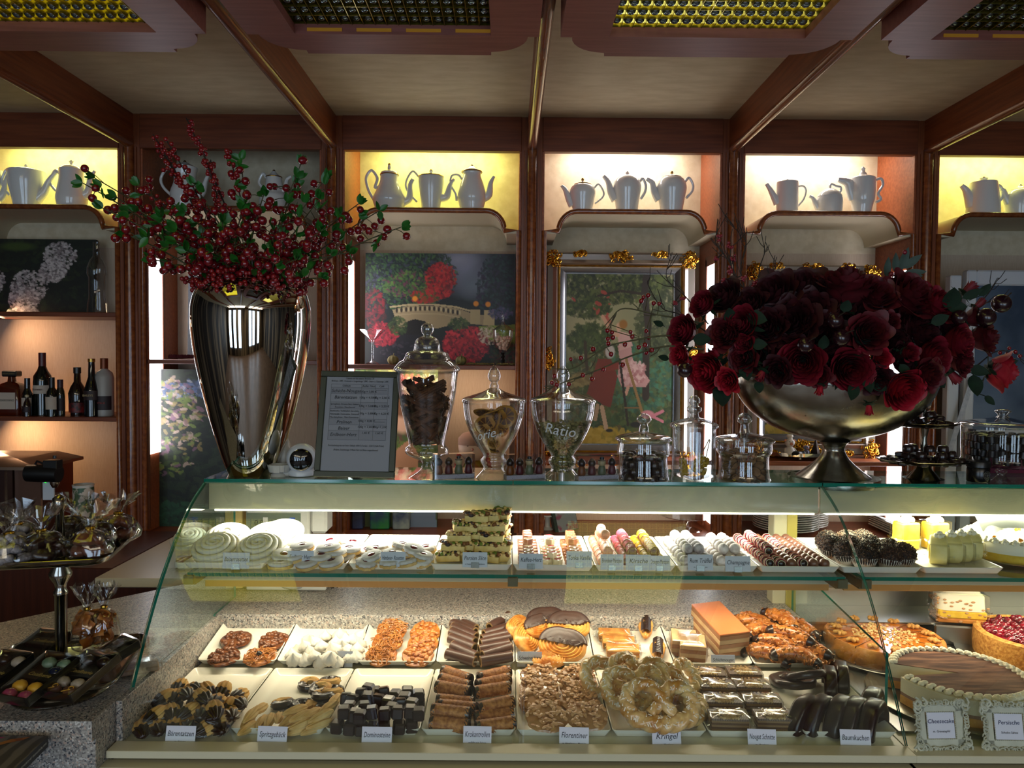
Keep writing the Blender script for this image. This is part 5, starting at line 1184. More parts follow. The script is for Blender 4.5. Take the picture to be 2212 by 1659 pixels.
for k, (v0, v1) in enumerate(zip(rows[:-1], rows[1:])):
    if k in (1, 3, 5, 7): bs.box(lx(.075), lx(.93), .0035, .0039, lz(v1), lz(v0), 0)
link('shaded_rows', bs.mesh('rows', M_('grey_row', '#7c7e85', rough=.8)), pp)
for v in rows: b.box(lx(.075), lx(.93), .0030, .0034, lz(v)-.0003, lz(v)+.0003, 0)
for u in (.075, .53, .735, .93): b.box(lx(u)-.0003, lx(u)+.0003, .0030, .0034, lz(.675), lz(.078), 0)
link('table_lines', b.mesh('lines', M_('line_grey', '#4a4b50')), pp)
def wr(t, u, v, s, sh=.2, al='CENTER', w_=None): textobj(t, s, INK, pp, TR(lx(u), .0026, lz(v), PI/2), shear=sh, align=al, width=w_)
wr('Ciabatta und alle anderen Brötchen: 1€', .5, .016, .0066, 0, w_=iw*.42); wr('Brötchen: 1,40€ - Croissants u. Laugenstange: 2,00€ - Sesam- u. Chiastange: 2,80€', .5, .045, .0064, 0, w_=iw*.85)
wr('Gebäck', .30, .096, .0072); wr('Außer Haus', .635, .096, .0072); wr('Café', .83, .096, .0072)
for t, v in (('Schicht-Nougat', .152), ('Bärentatzen', .222), ('Pralinen', .487), ('Baiser', .552), ('Erdbeer-Herz', .62)): wr(t, .30, v, .0125)
for t, v in (('Spritzgebäck, Zitronen-Herz, Himbeer-', .295), ('Rosetten, Nussherzel', .328), ('Baumkuchen, Vanillekipferl, Sparschäler', .368), ('Motivmandeln, Dominosteine, Zimtsterne,', .402), ('Mandelsplitter, Mini-Florentiner', .436)): wr(t, .30, v, .0062, 0, w_=iw*.43)
for t, v in (('100g = 3,80 €', .158), ('100g = 4,50 €', .222), ('100g = 5,00 €', .312), ('100g = 5,80 €', .392), ('100g = 8,80 €', .472), ('100g = 7,00 €', .535), ('1,40 €', .6)): wr(t, .633, v, .0082, 0)
for t, v in (('100g = 5,00 €', .222), ('100g = 5,50 €', .312), ('100g = 6,20 €', .392), ('100g=7,20€', .535), ('1,60 €', .6)): wr(t, .832, v, .0082, 0)
for v in (.145, .482):
    b = MB(); b.box(lx(.755), lx(.91), .0026, .003, lz(v), lz(v)+.0006, 0); link('dash', b.mesh('dash', INK), pp)
wr('Durchschnittspreis nur beim Gebäck: 4,90 € (To-Go) - 5,50 € (Café-Preise)', .5, .735, .0066, 0, w_=iw*.82); wr('(Pralinen, Schichtnougat, Erdbeer-Herz und Baiser ausgeschlossen)', .5, .78, .0066, 0, w_=iw*.65)
# security camera
q = P(652, 990, 2.0); e = root('security_camera', 'white ball shaped camera with a black face beside the price list', 'camera', Vector((q.x, 2.0, ZT)))
b = MB(); b.lathe([(.030, 0), (.035, .002), (.035, .012), (.030, .018), (.012, .024), (.008, .030)], 30); link('base', b.mesh('cam_base', WPL), e)
zc = q.z-ZT; b = MB(); b.sphere((0, 0, zc), .0405, 30, 20); link('ball_housing', b.mesh('ball_housing', WPL), e)
b = MB(); b.lathe([(.0005, .0415), (.020, .0395), (.0285, .0345), (.0295, .031)], 32, M=TR(0, 0, zc, PI/2, 0, R(12)), cap=False); lf = link('black_face', b.mesh('lens_face', M_('glossy_black', '#040405', rough=.08, coat=.6)), e)
# white rose ornament and pale cone
PLA = M_('white_plaster', '#a9a8a2', rough=.6); q = P(603, 1012, 1.985)
e = root('rose_ornament', 'small white plaster rose ornament at the foot of the silver vase', 'ornament', Vector((q.x, 1.985, ZT)))
b = MB()
for k in range(22):
    a = k*2.4; r_ = .004+.0011*k; L_ = .008+.0006*k
    b.grid(lambda u, v, a=a, r_=r_, L_=L_: ((r_+.004*v*(r_/.02))*math.cos(a+(u-.5)*1.9), (r_+.004*v*(r_/.02))*math.sin(a+(u-.5)*1.9)*.8, .022+L_*v-.4*r_), 6, 4)
link('petals', b.mesh('plaster_petals', PLA), e)
b = MB(); b.lathe([(.022, 0), (.02, .006), (.012, .012), (.014, .02)], 14); b.box(.01, .03, -.008, .008, 0, .014, .003); link('base', b.mesh('ornament_base', PLA), e)
q = P(610, 965, 2.04); b = MB(); b.lathe([(.018, 0), (.024, .02), (.022, .05), (.013, .085), (.006, .098), (.001, .1)], 20)
single('ceramic_cone', b.mesh('pale_cone', M_('pale_ceramic', '#a39c90', rough=.4)), 'smooth pale ceramic cone behind the plaster rose', 'ornament', Vector((q.x, 2.06, ZT)))
# ---------------------------------------------------------------- silver vase
YV = 2.035
X, pr = LP(545, YV, [(600, 78), (604, 82), (612, 97), (630, 113), (655, 121), (680, 123.5), (720, 122), (780, 114), (860, 97), (930, 79), (990, 61), (1018, 50), (1034, 43), (1042, 41)], ZT); pr[-1] = (pr[-1][0], .0)
XV = X; ZV = pr[0][1]+ZT
b = MB(); o_ = smooth_prof(pr, 5); b.lathe([(max(.01, r-.004), z) for r, z in o_[:30]][::-1]+[(r, z) for r, z in o_], 72, cap=False)
b2 = MB(); b2.lathe([(.001, .001), (pr[-1][0], .0)], 72)
single('vase', b.mesh('vase_body', CHROME, 60), 'tall mirror polished silver vase holding the red berry branches', 'vase', Vector((X, YV, ZT)))
# ---------------------------------------------------------------- footed bowl
YB_ = 2.055
X, pr = LP(1799, YB_, [(808, 216), (814, 218), (824, 218), (836, 215), (862, 203), (890, 180), (915, 146), (934, 104), (946, 60), (953, 34), (960, 25), (970, 22), (977, 24), (988, 30), (1002, 43), (1016, 60), (1029, 78), (1038, 90), (1045, 94), (1054, 94)], ZT); pr[-1] = (pr[-1][0], 0)
XB, ZBW = X, pr[0][1]+ZT
e = root('footed_bowl', 'large hammered silver footed bowl holding the red roses', 'bowl', Vector((X, YB_, ZT)))
b = MB(); s1_ = smooth_prof(pr, 4); kk = 36
b.lathe([(r-.004, z) for r, z in s1_[:26]][::-1]+s1_[:kk+1], 72, cap=False, M=Matrix.Diagonal((1, .58, 1, 1))); link('bowl_body', b.mesh('bowl_body', SILVER, 60), e)
b = MB(); b.lathe(s1_[kk:][::-1], 64); link('foot', b.mesh('bowl_foot', SILVER, 60), e)
# ---------------------------------------------------------------- plants
LEAFM = M_('fresh_leaf', '#1d5a1c', '#2c6e24', scale=40, rough=.4); LEAFD = M_('dark_leaf', '#0b1d10', '#122a17', scale=40, rough=.7, spec=.25); LEAFO = M_('olive_leaf', '#26382c', '#33463a', scale=40, rough=.6)
def leaf(mb, p, d, L, W, up=None, fold=.25, curl=.2, mi=0):
    d = Vector(d).normalized(); up = Vector(up) if up else Vector((rj.uniform(-1, 1), rj.uniform(-1.6, -.2), rj.uniform(-.3, 1)))
    s_ = d.cross(up)
    if s_.length < .05: s_ = d.orthogonal()
    s_.normalize(); n = s_.cross(d)
    def fn(u, v):
        w_ = math.sin(PI*min(1, v**.8))**.8 if 0 < v < 1 else 0
        x = (u-.5)*2*w_*W/2
        return Vector(p)+d*(L*v)+s_*x+n*(abs(x)*fold+curl*L*v*v)
    mb.grid(fn, 5, 8, mi)
BERR = M_('red_berry', '#5e0612', '#7c0c1a', scale=20, rough=.16, coat=.5); BERS = M_('small_red_berry', '#6e0a12', '#8c1218', scale=30, rough=.3, coat=.2); TWIG = M_('dark_twig', '#1c120c', '#2e2014', scale=60, rough=.8); GTW = M_('green_twig', '#4a4a26', '#3a3018', scale=40, rough=.7)
b = MB(); b.sphere((0, 0, 0), .0112, 14, 10, 0); b.lathe([(.0028, -.0108), (.0022, -.0124), (.0004, -.0118)], 7, 1); BIGB = b.mesh('berry_big', [BERR, TWIG])
b = MB(); b.sphere((0, 0, 0), .0062, 10, 7); b.sphere((0, 0, -.006), .0014, 5, 4, 1); SMB = b.mesh('berry_small', [BERS, TWIG])
def bez(a, c, d, n=14): return [a*(1-t)**2+c*2*t*(1-t)+d*t*t for t in [i/(n-1) for i in range(n)]]
def branch(px, py, dY, kind, nb, nl, label, grp='branches in the silver vase', bend=.1, S=None, t0=.3):
    S = S or Vector((XV+rj.uniform(-.05, .05), YV+rj.uniform(-.05, .05), ZV-.06))
    E = P(px, py, YV+dY); mid = (S+E)/2+Vector((0, 0, bend))+Vector((rj.uniform(-.02, .02), 0, 0)); pts = bez(S, mid, E)
    e = root('berry_branch', label, 'branch', Vector(S), grp); o0 = Vector(S)
    b = MB(); N = len(pts); b.tube([p-o0 for p in pts], [.0030*(1-.6*i/N) for i in range(N)], 6, 0); stalks = []
    tw = GTW if kind == 'big' else TWIG
    bp = []
    for k in range(nb):
        t = t0+(1-t0)*(k+rj.random()*.6)/nb; i = min(N-2, int(t*(N-1))); f = t*(N-1)-i; p = pts[i].lerp(pts[i+1], f)
        if kind == 'big': off = Vector((rj.gauss(0, .024), rj.gauss(0, .02), rj.gauss(-.004, .021)))
        else: off = Vector((rj.gauss(0, 1), rj.gauss(0, 1), rj.gauss(0, 1))).normalized()*rj.uniform(.007, .012)
        q = p+off; bp.append(q); b.tube([p-o0, (p+q)/2-o0+Vector((0, 0, .003)), q-o0], .0011, 4, 0)
    st = link('stem', b.mesh('branch_stem', tw), e)
    for q in bp: link('berry', BIGB if kind == 'big' else SMB, e, Matrix.Translation(q-o0) @ Euler((rj.uniform(-1, 1), rj.uniform(-1, 1), 0)).to_matrix().to_4x4() @ Matrix.Scale(rj.uniform(.85, 1.08), 4))
    if nl:
        b = MB()
        for k in range(nl):
            t = .35+.65*(k+.5)/nl; i = min(N-2, int(t*(N-1))); p = pts[i]+Vector((rj.gauss(0, .012), rj.gauss(0, .012)-.012, rj.gauss(0, .012))); dr = (pts[i+1]-pts[i]).normalized()
            for j in range(3):
                d = (dr+Vector((rj.uniform(-1, 1), rj.uniform(-.6, .3), rj.uniform(-.9, 1)))*1.2); leaf(b, p-o0, d, rj.uniform(.024, .036), rj.uniform(.015, .021))
        p = pts[-1]
        for j in range(4): leaf(b, p-o0, (pts[-1]-pts[-3]).normalized()+Vector((rj.uniform(-1, 1), -.2, rj.uniform(-1, 1))), .028, .017)
        link('foliage', b.mesh('foliage', LEAFM, 60), e)
BL = 'branch with glossy red berries and leaves, reaching '
bigs = [(178, 395, 0, 6, 4, 'far left, leafy tip'), (222, 450, -.08, 9, 4, 'left above the bottle niche'), (268, 505, -.12, 10, 3, 'left, low'), (330, 560, -.14, 9, 3, 'lower left beside the light panel'), (205, 385, .08, 5, 3, 'upper far left'),
 (520, 345, .0, 8, 5, 'straight up in the middle'), (650, 355, .06, 9, 4, 'upper right'), (705, 385, 0, 9, 5, 'right, topmost berries'), (690, 430, -.1, 10, 5, 'right before the wooden post'), (775, 440, -.02, 8, 4, 'right toward the yellow niche'),
 (868, 490, -.05, 10, 3, 'farthest right'), (820, 455, .05, 8, 3, 'right under the yellow niche'), (755, 545, -.1, 8, 4, 'lower right, leafy'), (696, 600, -.12, 7, 2, 'lower right, hanging berries'), (420, 560, -.16, 10, 2, 'front left over the rim'), (640, 560, -.16, 10, 2, 'front right over the rim'),
 (300, 400, .05, 10, 4, 'upper left'), (420, 400, -.04, 12, 3, 'front, left of centre'), (570, 420, -.12, 12, 3, 'front centre'), (480, 480, -.18, 12, 3, 'front, low centre'), (610, 480, -.14, 12, 3, 'front, right of centre'), (350, 470, -.1, 12, 3, 'front, middle left'), (540, 520, -.2, 10, 1, 'front, just above the rim'), (640, 400, .1, 8, 3, 'back right'), (380, 520, -.14, 10, 3, 'front, lower left'), (690, 500, -.12, 10, 3, 'front, middle right'), (250, 425, .0, 10, 3, 'left, between the two far tips'), (300, 455, -.1, 12, 3, 'left, over the post'), (460, 540, -.2, 12, 2, 'front, just left of the rim middle'), (590, 540, -.2, 12, 2, 'front, just right of the rim middle'), (730, 470, -.08, 10, 3, 'right, under the topmost right berries'), (525, 450, -.1, 12, 3, 'front, upper centre'), (400, 460, -.1, 12, 3, 'front, upper left of centre')]
for px, py, dy, nb, nl, s_ in bigs: branch(px, py, dy, 'big', int(nb*1.45), nl, (BL+s_), bend=.03+max(0, (450-py))*.0001)
sm = [(402, 255, .05, 26, 'tallest tip'), (330, 290, .0, 26, 'left tip'), (345, 320, .08, 24, 'second left tip'), (360, 305, -.04, 22, 'left, behind the tallest'), (430, 300, .0, 26, 'centre left'), (355, 360, -.02, 24, 'left low'), (455, 345, .05, 24, 'centre'), (490, 320, -.02, 22, 'centre right'), (320, 420, -.06, 22, 'left lower')]
for px, py, dy, nb, s_ in sm:
    branch(px, py, dy, 'small', nb+10, 0, 'dark twig set with small red berries, ' + s_, 'twigs in the silver vase', .05, t0=.35)
for k in range(26):
    a = PI*.95+PI*1.1*k/25; rr_ = .105+.04*rj.random(); S_ = Vector((XV+.05*math.cos(a), YV+.04*math.sin(a), ZV+.015)); 
    e0 = Vector((XV+rr_*1.15*math.cos(a), YV+rr_*math.sin(a), ZV-.004-.045*rj.random()))
    pxy = (e0-Vector((0, 0, CH))); 
    e = root('berry_sprig', 'short sprig of small dark red berries hanging over the vase rim', 'sprig', S_, 'sprigs around the vase rim')
    pts = bez(S_, (S_+e0)/2+Vector((0, 0, .03)), e0, 8); b = MB(); b.tube([p-S_ for p in pts], .0015, 5); link('stem', b.mesh('sprig_stem', TWIG), e)
    for j in range(16):
        p = pts[min(7, 2+j//2)]+Vector((rj.gauss(0, .012), rj.gauss(0, .012), rj.gauss(.002, .012))); link('berry', SMB, e, Matrix.Translation(p-S_))
# ---------------------------------------------------------------- roses
def rose_mesh(name, mat, opening=1.0, n=34, cup=.6, ruffle=.06, seed=1, sepal=True):
    rr = random.Random(seed); b = MB()
    for k in range(n):
        t = k/(n-1); a = k*2.39996; r_ = .06+.72*t**.9*opening; H = .95-.35*t*opening; spread = .15+cup*t*t*opening; wd = 1.5+.5*(1-t)
        ph = rr.random()*6
        def fn(u, v, a=a, r_=r_, H=H, spread=spread, wd=wd, ph=ph, t=t):
            s_ = (u-.5)*2; ang = a+s_*wd*.5*(.35+.65*math.sin(PI*min(1, .15+v*.75)))
            edge = v*(1-.12*s_*s_); rr_ = r_*(.35+.65*math.sqrt(min(1, edge*1.3)))+spread*max(0, edge-.72)**1.3*1.6*(.4+t)
            rr_ += ruffle*math.sin(3*s_+ph)*edge*t
            z = -.55+H*edge*1.25-.55*spread*max(0, edge-.78)
            return (rr_*math.cos(ang), rr_*math.sin(ang), z)
        b.grid(fn, 8, 8, 0)
    b.lathe([(.05, -.62), (.3, -.58), (.5, -.42), (.3, -.3)], 12, 1)
    if sepal:
        for k in range(5):
            a = k*1.2566; leaf(b, (.2*math.cos(a), .2*math.sin(a), -.55), (math.cos(a), math.sin(a), -.3), .75, .22, up=(0, 0, 1), mi=1)
    return b.mesh(name, [mat, LEAFD], 80)
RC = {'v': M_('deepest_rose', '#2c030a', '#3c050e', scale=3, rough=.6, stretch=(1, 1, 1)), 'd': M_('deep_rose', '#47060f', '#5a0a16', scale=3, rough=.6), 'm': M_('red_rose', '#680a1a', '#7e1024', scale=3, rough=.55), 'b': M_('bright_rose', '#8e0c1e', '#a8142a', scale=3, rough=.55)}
RM = {}
for c, mt in RC.items():
    RM[c, 'o'] = rose_mesh('open_rose', mt, 1, 34, .55, .07, 5); RM[c, 'c'] = rose_mesh('cup_rose', mt, 1, 44, .25, .03, 9); RM[c, 's'] = rose_mesh('spray_rose', mt, .8, 24, .5, .03, 11); RM[c, 'b'] = rose_mesh('bud_rose', mt, .42, 14, .2, .02, 13)
names_c = {'v': 'almost black red', 'd': 'dark red', 'm': 'red', 'b': 'bright crimson'}; names_k = {'o': 'open ruffled rose', 'c': 'full cup shaped rose', 's': 'small spray rose', 'b': 'rose bud'}
zx = lambda x: 1400+x*.367; zy = lambda y: 480+y*.367
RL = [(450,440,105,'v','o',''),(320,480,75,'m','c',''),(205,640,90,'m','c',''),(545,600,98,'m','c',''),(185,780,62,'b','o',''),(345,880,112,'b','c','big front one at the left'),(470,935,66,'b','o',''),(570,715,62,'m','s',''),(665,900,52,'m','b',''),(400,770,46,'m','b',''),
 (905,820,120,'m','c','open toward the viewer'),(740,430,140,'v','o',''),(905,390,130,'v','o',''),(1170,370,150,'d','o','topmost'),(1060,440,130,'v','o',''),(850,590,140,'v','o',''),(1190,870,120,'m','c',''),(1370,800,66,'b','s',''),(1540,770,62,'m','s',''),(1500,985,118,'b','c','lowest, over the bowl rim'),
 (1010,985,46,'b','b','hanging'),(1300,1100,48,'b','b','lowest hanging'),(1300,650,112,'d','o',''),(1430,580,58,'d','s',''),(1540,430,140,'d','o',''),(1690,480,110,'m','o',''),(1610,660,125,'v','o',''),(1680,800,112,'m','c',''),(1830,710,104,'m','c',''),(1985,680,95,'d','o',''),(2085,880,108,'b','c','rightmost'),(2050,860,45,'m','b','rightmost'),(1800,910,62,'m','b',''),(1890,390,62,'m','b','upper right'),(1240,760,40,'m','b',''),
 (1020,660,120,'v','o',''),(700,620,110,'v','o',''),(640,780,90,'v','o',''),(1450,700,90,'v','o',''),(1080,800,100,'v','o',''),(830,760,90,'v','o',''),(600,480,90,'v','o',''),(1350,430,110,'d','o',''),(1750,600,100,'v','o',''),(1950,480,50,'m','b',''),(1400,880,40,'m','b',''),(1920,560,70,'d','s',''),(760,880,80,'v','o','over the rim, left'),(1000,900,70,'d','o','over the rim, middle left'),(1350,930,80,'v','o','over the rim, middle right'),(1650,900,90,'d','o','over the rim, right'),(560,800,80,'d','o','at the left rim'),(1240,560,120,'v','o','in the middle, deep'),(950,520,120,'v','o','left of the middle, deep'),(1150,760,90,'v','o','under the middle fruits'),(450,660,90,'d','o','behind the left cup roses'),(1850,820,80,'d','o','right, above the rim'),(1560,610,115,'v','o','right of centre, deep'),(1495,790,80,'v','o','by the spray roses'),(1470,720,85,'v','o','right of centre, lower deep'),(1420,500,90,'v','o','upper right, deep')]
CB3 = Vector((XB, YB_, ZBW+.07))
nn = 0
for x, y, r, c, k, ex in RL:
    px, py = zx(x), zy(y); dx = (px-1799)/420; dz = (py-745)/150; q = min(.96, math.hypot(dx, dz*.9)); Y = YB_-.235*math.sqrt(max(.02, 1-q*q))
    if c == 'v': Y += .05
    if y > 780 and abs(px-1799) < 240: Y = min(Y, 1.865-.03*(y > 860))
    p = P(px, py, Y); s_ = r*.367*Y/F*(1.32 if k != 'b' else 1.4)
    out = (p-CB3); out = Vector((out.x*.9, -abs(out.y)*1.3-.09, out.z*1.3+.01)).normalized()
    if k == 'b': out = Vector((out.x+.2*(rj.random()-.5), -.3, -.9 if y > 880 else .8)).normalized()
    if ex == 'topmost': out = Vector((0, -.35, .9)).normalized()
    mw = Matrix.Translation(p) @ out.to_track_quat('Z', 'Y').to_matrix().to_4x4() @ Euler((0, 0, rj.random()*6)).to_matrix().to_4x4() @ Matrix.Scale(s_, 4)
    if ex or r < 100:
        where = ex or ('left side' if px < 1600 else 'right side' if px > 2000 else 'centre')+(', upper' if py < 680 else ', lower' if py > 790 else ', middle height')
    else: where = ex or (('left' if px < 1700 else 'right' if px > 1930 else 'centre')+(' top' if py < 660 else ' bottom' if py > 790 else ' middle'))
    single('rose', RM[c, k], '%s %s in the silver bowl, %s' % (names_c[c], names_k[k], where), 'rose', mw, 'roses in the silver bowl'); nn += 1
# large dark fruits
DKB = M_('dark_plum_berry', '#1c0a10', '#2c0f18', scale=10, rough=.22, coat=.2)
b = MB(); b.sphere((0, 0, 0), 1, 20, 14, 0, disp=lambda d: 1-.08*max(0, -d[2])**6-.1*max(0, d[2])**8); b.lathe([(.16, -.93), (.1, -1.02), (.01, -.98)], 8, 1); PLM = b.mesh('plum', [DKB, M_('berry_eye', '#7a3a14')]); 
b = MB(); b.tube([(0, 0, .85), (.1, 0, 1.4), (.35, 0, 2.0)], .07, 6); PST = b.mesh('plum_stem', TWIG)
for k, (x, y, r, s_) in enumerate(((925, 725, 48, 'above the open front rose'), (1100, 580, 48, 'centre, under the green leaf'), (1135, 680, 52, 'centre, lower of two'), (2080, 480, 54, 'far right, topmost'), (1990, 560, 54, 'far right, second'), (215, 870, 46, 'far left, low'), (1830, 560, 44, 'right, deep between leaves'))):
    px, py = zx(x), zy(y); dx = (px-1799)/420; Y = YB_-.24*math.sqrt(max(.05, 1-dx*dx))-.02; p = P(px, py, Y)
    e = root('dark_berry', 'large glossy blackish berry in the rose arrangement, ' + s_, 'berry', Matrix.Translation(p) @ Euler((R(60), rj.uniform(-.6, .6), 0)).to_matrix().to_4x4() @ Matrix.Scale(r*.367*Y/F, 4), 'large dark berries'); link('fruit', PLM, e); link('stem', PST, e)
# leaves of the arrangement, each stem of leaves a thing
LL = [(430, 1000, 90, 0, -1, 75, 'big serrated leaf hanging lower left'), (620, 560, 80, 1, -.3, 60, ''), (1160, 505, 50, .2, 1, 48, ''), (1780, 470, 90, 0, 1, 75, ''), (1920, 940, 90, 0, -1, 62, ''), (1690, 900, 90, .5, -1, 65, ''), (1210, 980, 80, -.4, -1, 50, ''), (1290, 930, 80, .1, -1, 52, ''), (570, 870, 70, .2, -1, 55, ''), (300, 690, 70, 1, 0, 50, ''), (1800, 500, 70, 1, 0, 50, ''), (1930, 870, 70, 1, -.3, 45, ''), (650, 960, 50, 0, -1, 40, ''), (1350, 960, 60, .8, -.5, 45, ''), (1700, 580, 70, 1, .5, 45, ''), (1890, 430, 80, 1, .5, 35, ''), (1970, 410, 60, .7, 1, 35, ''), (2110, 830, 60, 1, .3, 35, ''), (480, 560, 60, -.2, 1, 50, ''), (1030, 720, 60, 0, 1, 45, ''), (640, 720, 60, 1, 0, 45, ''), (100, 800, 50, -1, .2, 25, ''), (70, 600, 50, -1, .3, 25, ''), (2000, 1040, 50, .8, -.9, 30, ''), (1500, 860, 60, .5, -.8, 40, '')]
for k, (x, y, L, ux, uz, W, s_) in enumerate(LL):
    px, py = zx(x), zy(y); dx = (px-1799)/420; Y = YB_-.23*math.sqrt(max(.05, 1-dx*dx)); p = P(px, py, Y); b = MB()
    sc_ = .367*Y/F; d = Vector((ux, -.25, uz)).normalized(); leaf(b, tuple(-d*L*.5*sc_), d, L*1.5*sc_, W*1.5*sc_, up=(0, -1, .1), fold=.15, curl=.1); b.tube([tuple(-d*L*.5*sc_), tuple(-d*L*.9*sc_+Vector((0, .03, 0)))], .0012, 5)
    single('rose_leaf', b.mesh('single_leaf', LEAFD, 80), s_ or 'dark green rose leaf %s of the arrangement' % ['at the left', 'in the middle', 'at the right'][0 if px < 1650 else 1 if px < 1950 else 2], 'leaf', Matrix.Translation(p), 'leaves in the rose bowl')
def sprig(pts_px, Ys, label, mat, berries=(), leaves=(), r=.0016, bm_=SMB, forks=0, grp='sprigs in the rose bowl', bs=1.0, lm=None):
    pts = [P(a, c, Ys) for a, c in pts_px]; o0 = pts[0]; e = root('sprig', label, 'branch', Matrix.Translation(o0), grp)
    cs = csmooth(pts, 6); b = MB(); b.tube([p-o0 for p in cs], [r*(1.2-.7*i/len(cs)) for i in range(len(cs))], 6)
    for k in range(forks):
        i = int(len(cs)*(.2+.75*rj.random())); i = min(i, len(cs)-2); p = cs[i]; d = (cs[i+1]-cs[i]).normalized(); s_ = Vector((rj.uniform(-1, 1), 0, rj.uniform(-1, 1)))
        q = [p, p+(d+s_)*.014, p+(d*1.6+s_*1.1)*.022+Vector((0, 0, .003))]; b.tube([a-o0 for a in q], r*.6, 5)
    for a, c in berries:
        q = P(a, c, Ys-.005); i = min(range(len(cs)), key=lambda j: (cs[j]-q).length); b.tube([cs[i]-o0, q-o0], r*.5, 4)
    link('twig', b.mesh('twig', mat), e)
    for a, c in berries:
        q = P(a, c, Ys-.005); link('berry', bm_, e, Matrix.Translation(q-o0) @ Matrix.Scale(bs*rj.uniform(.85, 1.1), 4))
    if leaves:
        b = MB()
        for a, c, ux, uz, L in leaves: q = P(a, c, Ys)-o0; leaf(b, tuple(q), (ux, -.1, uz), L, L*.36, up=(0, -1, .1), fold=.1, curl=.05)
        link('foliage', b.mesh('sprig_leaves', lm or LEAFO, 80), e)
def cl(cx, cy, n=7, s=6): return [(cx+rj.gauss(0, s*.6), cy+rj.gauss(0, s*.6)) for _ in range(n)]
CLB = MB(); CLB.sphere((0, 0, 0), .0042, 8, 6); CLB = CLB.mesh('tiny_berry', M_('raspberry_bead', '#7a1424', rough=.4))
YS = 1.98
sprig([(1620, 640), (1590, 600), (1572, 560), (1545, 520), (1560, 480)], YS, 'curly dark twig with red bead clusters, leftmost upright', TWIG, cl(1575, 585)+cl(1548, 555)+cl(1553, 510), forks=14, bm_=CLB)
sprig([(1620, 640), (1585, 590), (1578, 540), (1600, 510), (1566, 475)], YS+.03, 'curly dark twig crossing behind the first upright one', TWIG, cl(1577, 532)+cl(1583, 560), forks=14, bm_=CLB)
sprig([(1610, 630), (1600, 580), (1612, 530), (1605, 490)], YS+.01, 'curly dark twig standing third from the left', TWIG, cl(1606, 603)+cl(1562, 605), forks=12, bm_=CLB)
sprig([(1640, 640), (1640, 585), (1652, 545), (1650, 530)], YS, 'bare curled twig with a hooked tip', TWIG, cl(1633, 612), forks=6, bm_=CLB)
sprig([(1665, 620), (1668, 590), (1676, 575), (1672, 560)], YS, 'short bare hooked twig before the rear frame', TWIG, (), forks=5)
sprig([(1520, 700), (1480, 690), (1420, 680), (1340, 668), (1312, 722)], YS-.03, 'long green twig with dark berries, upper one at the left', GTW, [(1312, 714), (1322, 718), (1324, 729), (1313, 732), (1362, 717), (1366, 727), (1396, 715), (1402, 730), (1390, 642), (1400, 638), (1412, 655), (1424, 656), (1385, 650)], forks=6, bm_=BIGB, bs=.55, r=.0022)
sprig([(1520, 735), (1440, 725), (1370, 735), (1310, 750), (1250, 790), (1222, 800)], YS-.05, 'long arching twig with dark berries passing before the orchard picture', GTW, [(1233, 776), (1255, 773), (1281, 754), (1314, 742), (1350, 744), (1380, 750), (1320, 765), (1406, 756), (1396, 762)], forks=6, bm_=BIGB, bs=.58, r=.0022)
sprig([(1520, 755), (1440, 748), (1360, 770), (1290, 800), (1220, 825), (1185, 840)], YS-.06, 'lowest long twig with dark berries reaching the green cardamom jar', GTW, [(1198, 812), (1192, 826), (1203, 831), (1229, 830), (1259, 810), (1279, 818), (1303, 798), (1345, 788), (1393, 745), (1408, 756)], forks=6, bm_=BIGB, bs=.6, r=.0022)
sprig([(1530, 700), (1480, 640), (1440, 600), (1452, 545)], YS+.02, 'thin curled twig above the left roses', TWIG, cl(1457, 655, 5)+cl(1475, 648, 5), forks=10, bm_=CLB)
sprig([(1530, 720), (1470, 680), (1430, 665), (1400, 615), (1403, 602)], YS+.0, 'thin wavy twig curling up at the far left', TWIG, cl(1478, 695, 6), forks=8, bm_=CLB)
sprig([(1915, 620), (1935, 590), (1960, 570)], YS+.02, 'olive green sprig with long leaves at the upper right', GTW, [(1954, 545), (1940, 600), (1950, 607), (1930, 605), (1925, 592)], [(1935, 590, -.1, 1, .055), (1945, 585, .25, 1, .065), (1950, 580, .9, .7, .06), (1950, 592, 1, .1, .06), (1915, 600, 0, 1, .055), (1955, 598, 1, .05, .045)], bm_=CLB, bs=1.6)
sprig([(2080, 700), (2120, 660), (2165, 640), (2180, 625)], YS+.05, 'bare dark twig at the upper right edge of the roses', TWIG, (), forks=5)
sprig([(2080, 690), (2130, 640), (2158, 600)], YS+.06, 'thin twig pointing up at the far right', TWIG, (), forks=6)
sprig([(2110, 790), (2150, 760), (2185, 760), (2205, 768)], YS+.02, 'short sprig of dark berries at the right edge', TWIG, [(2160, 762), (2180, 752), (2193, 760), (2203, 769), (2175, 765)], forks=3, bm_=BIGB, bs=.5)
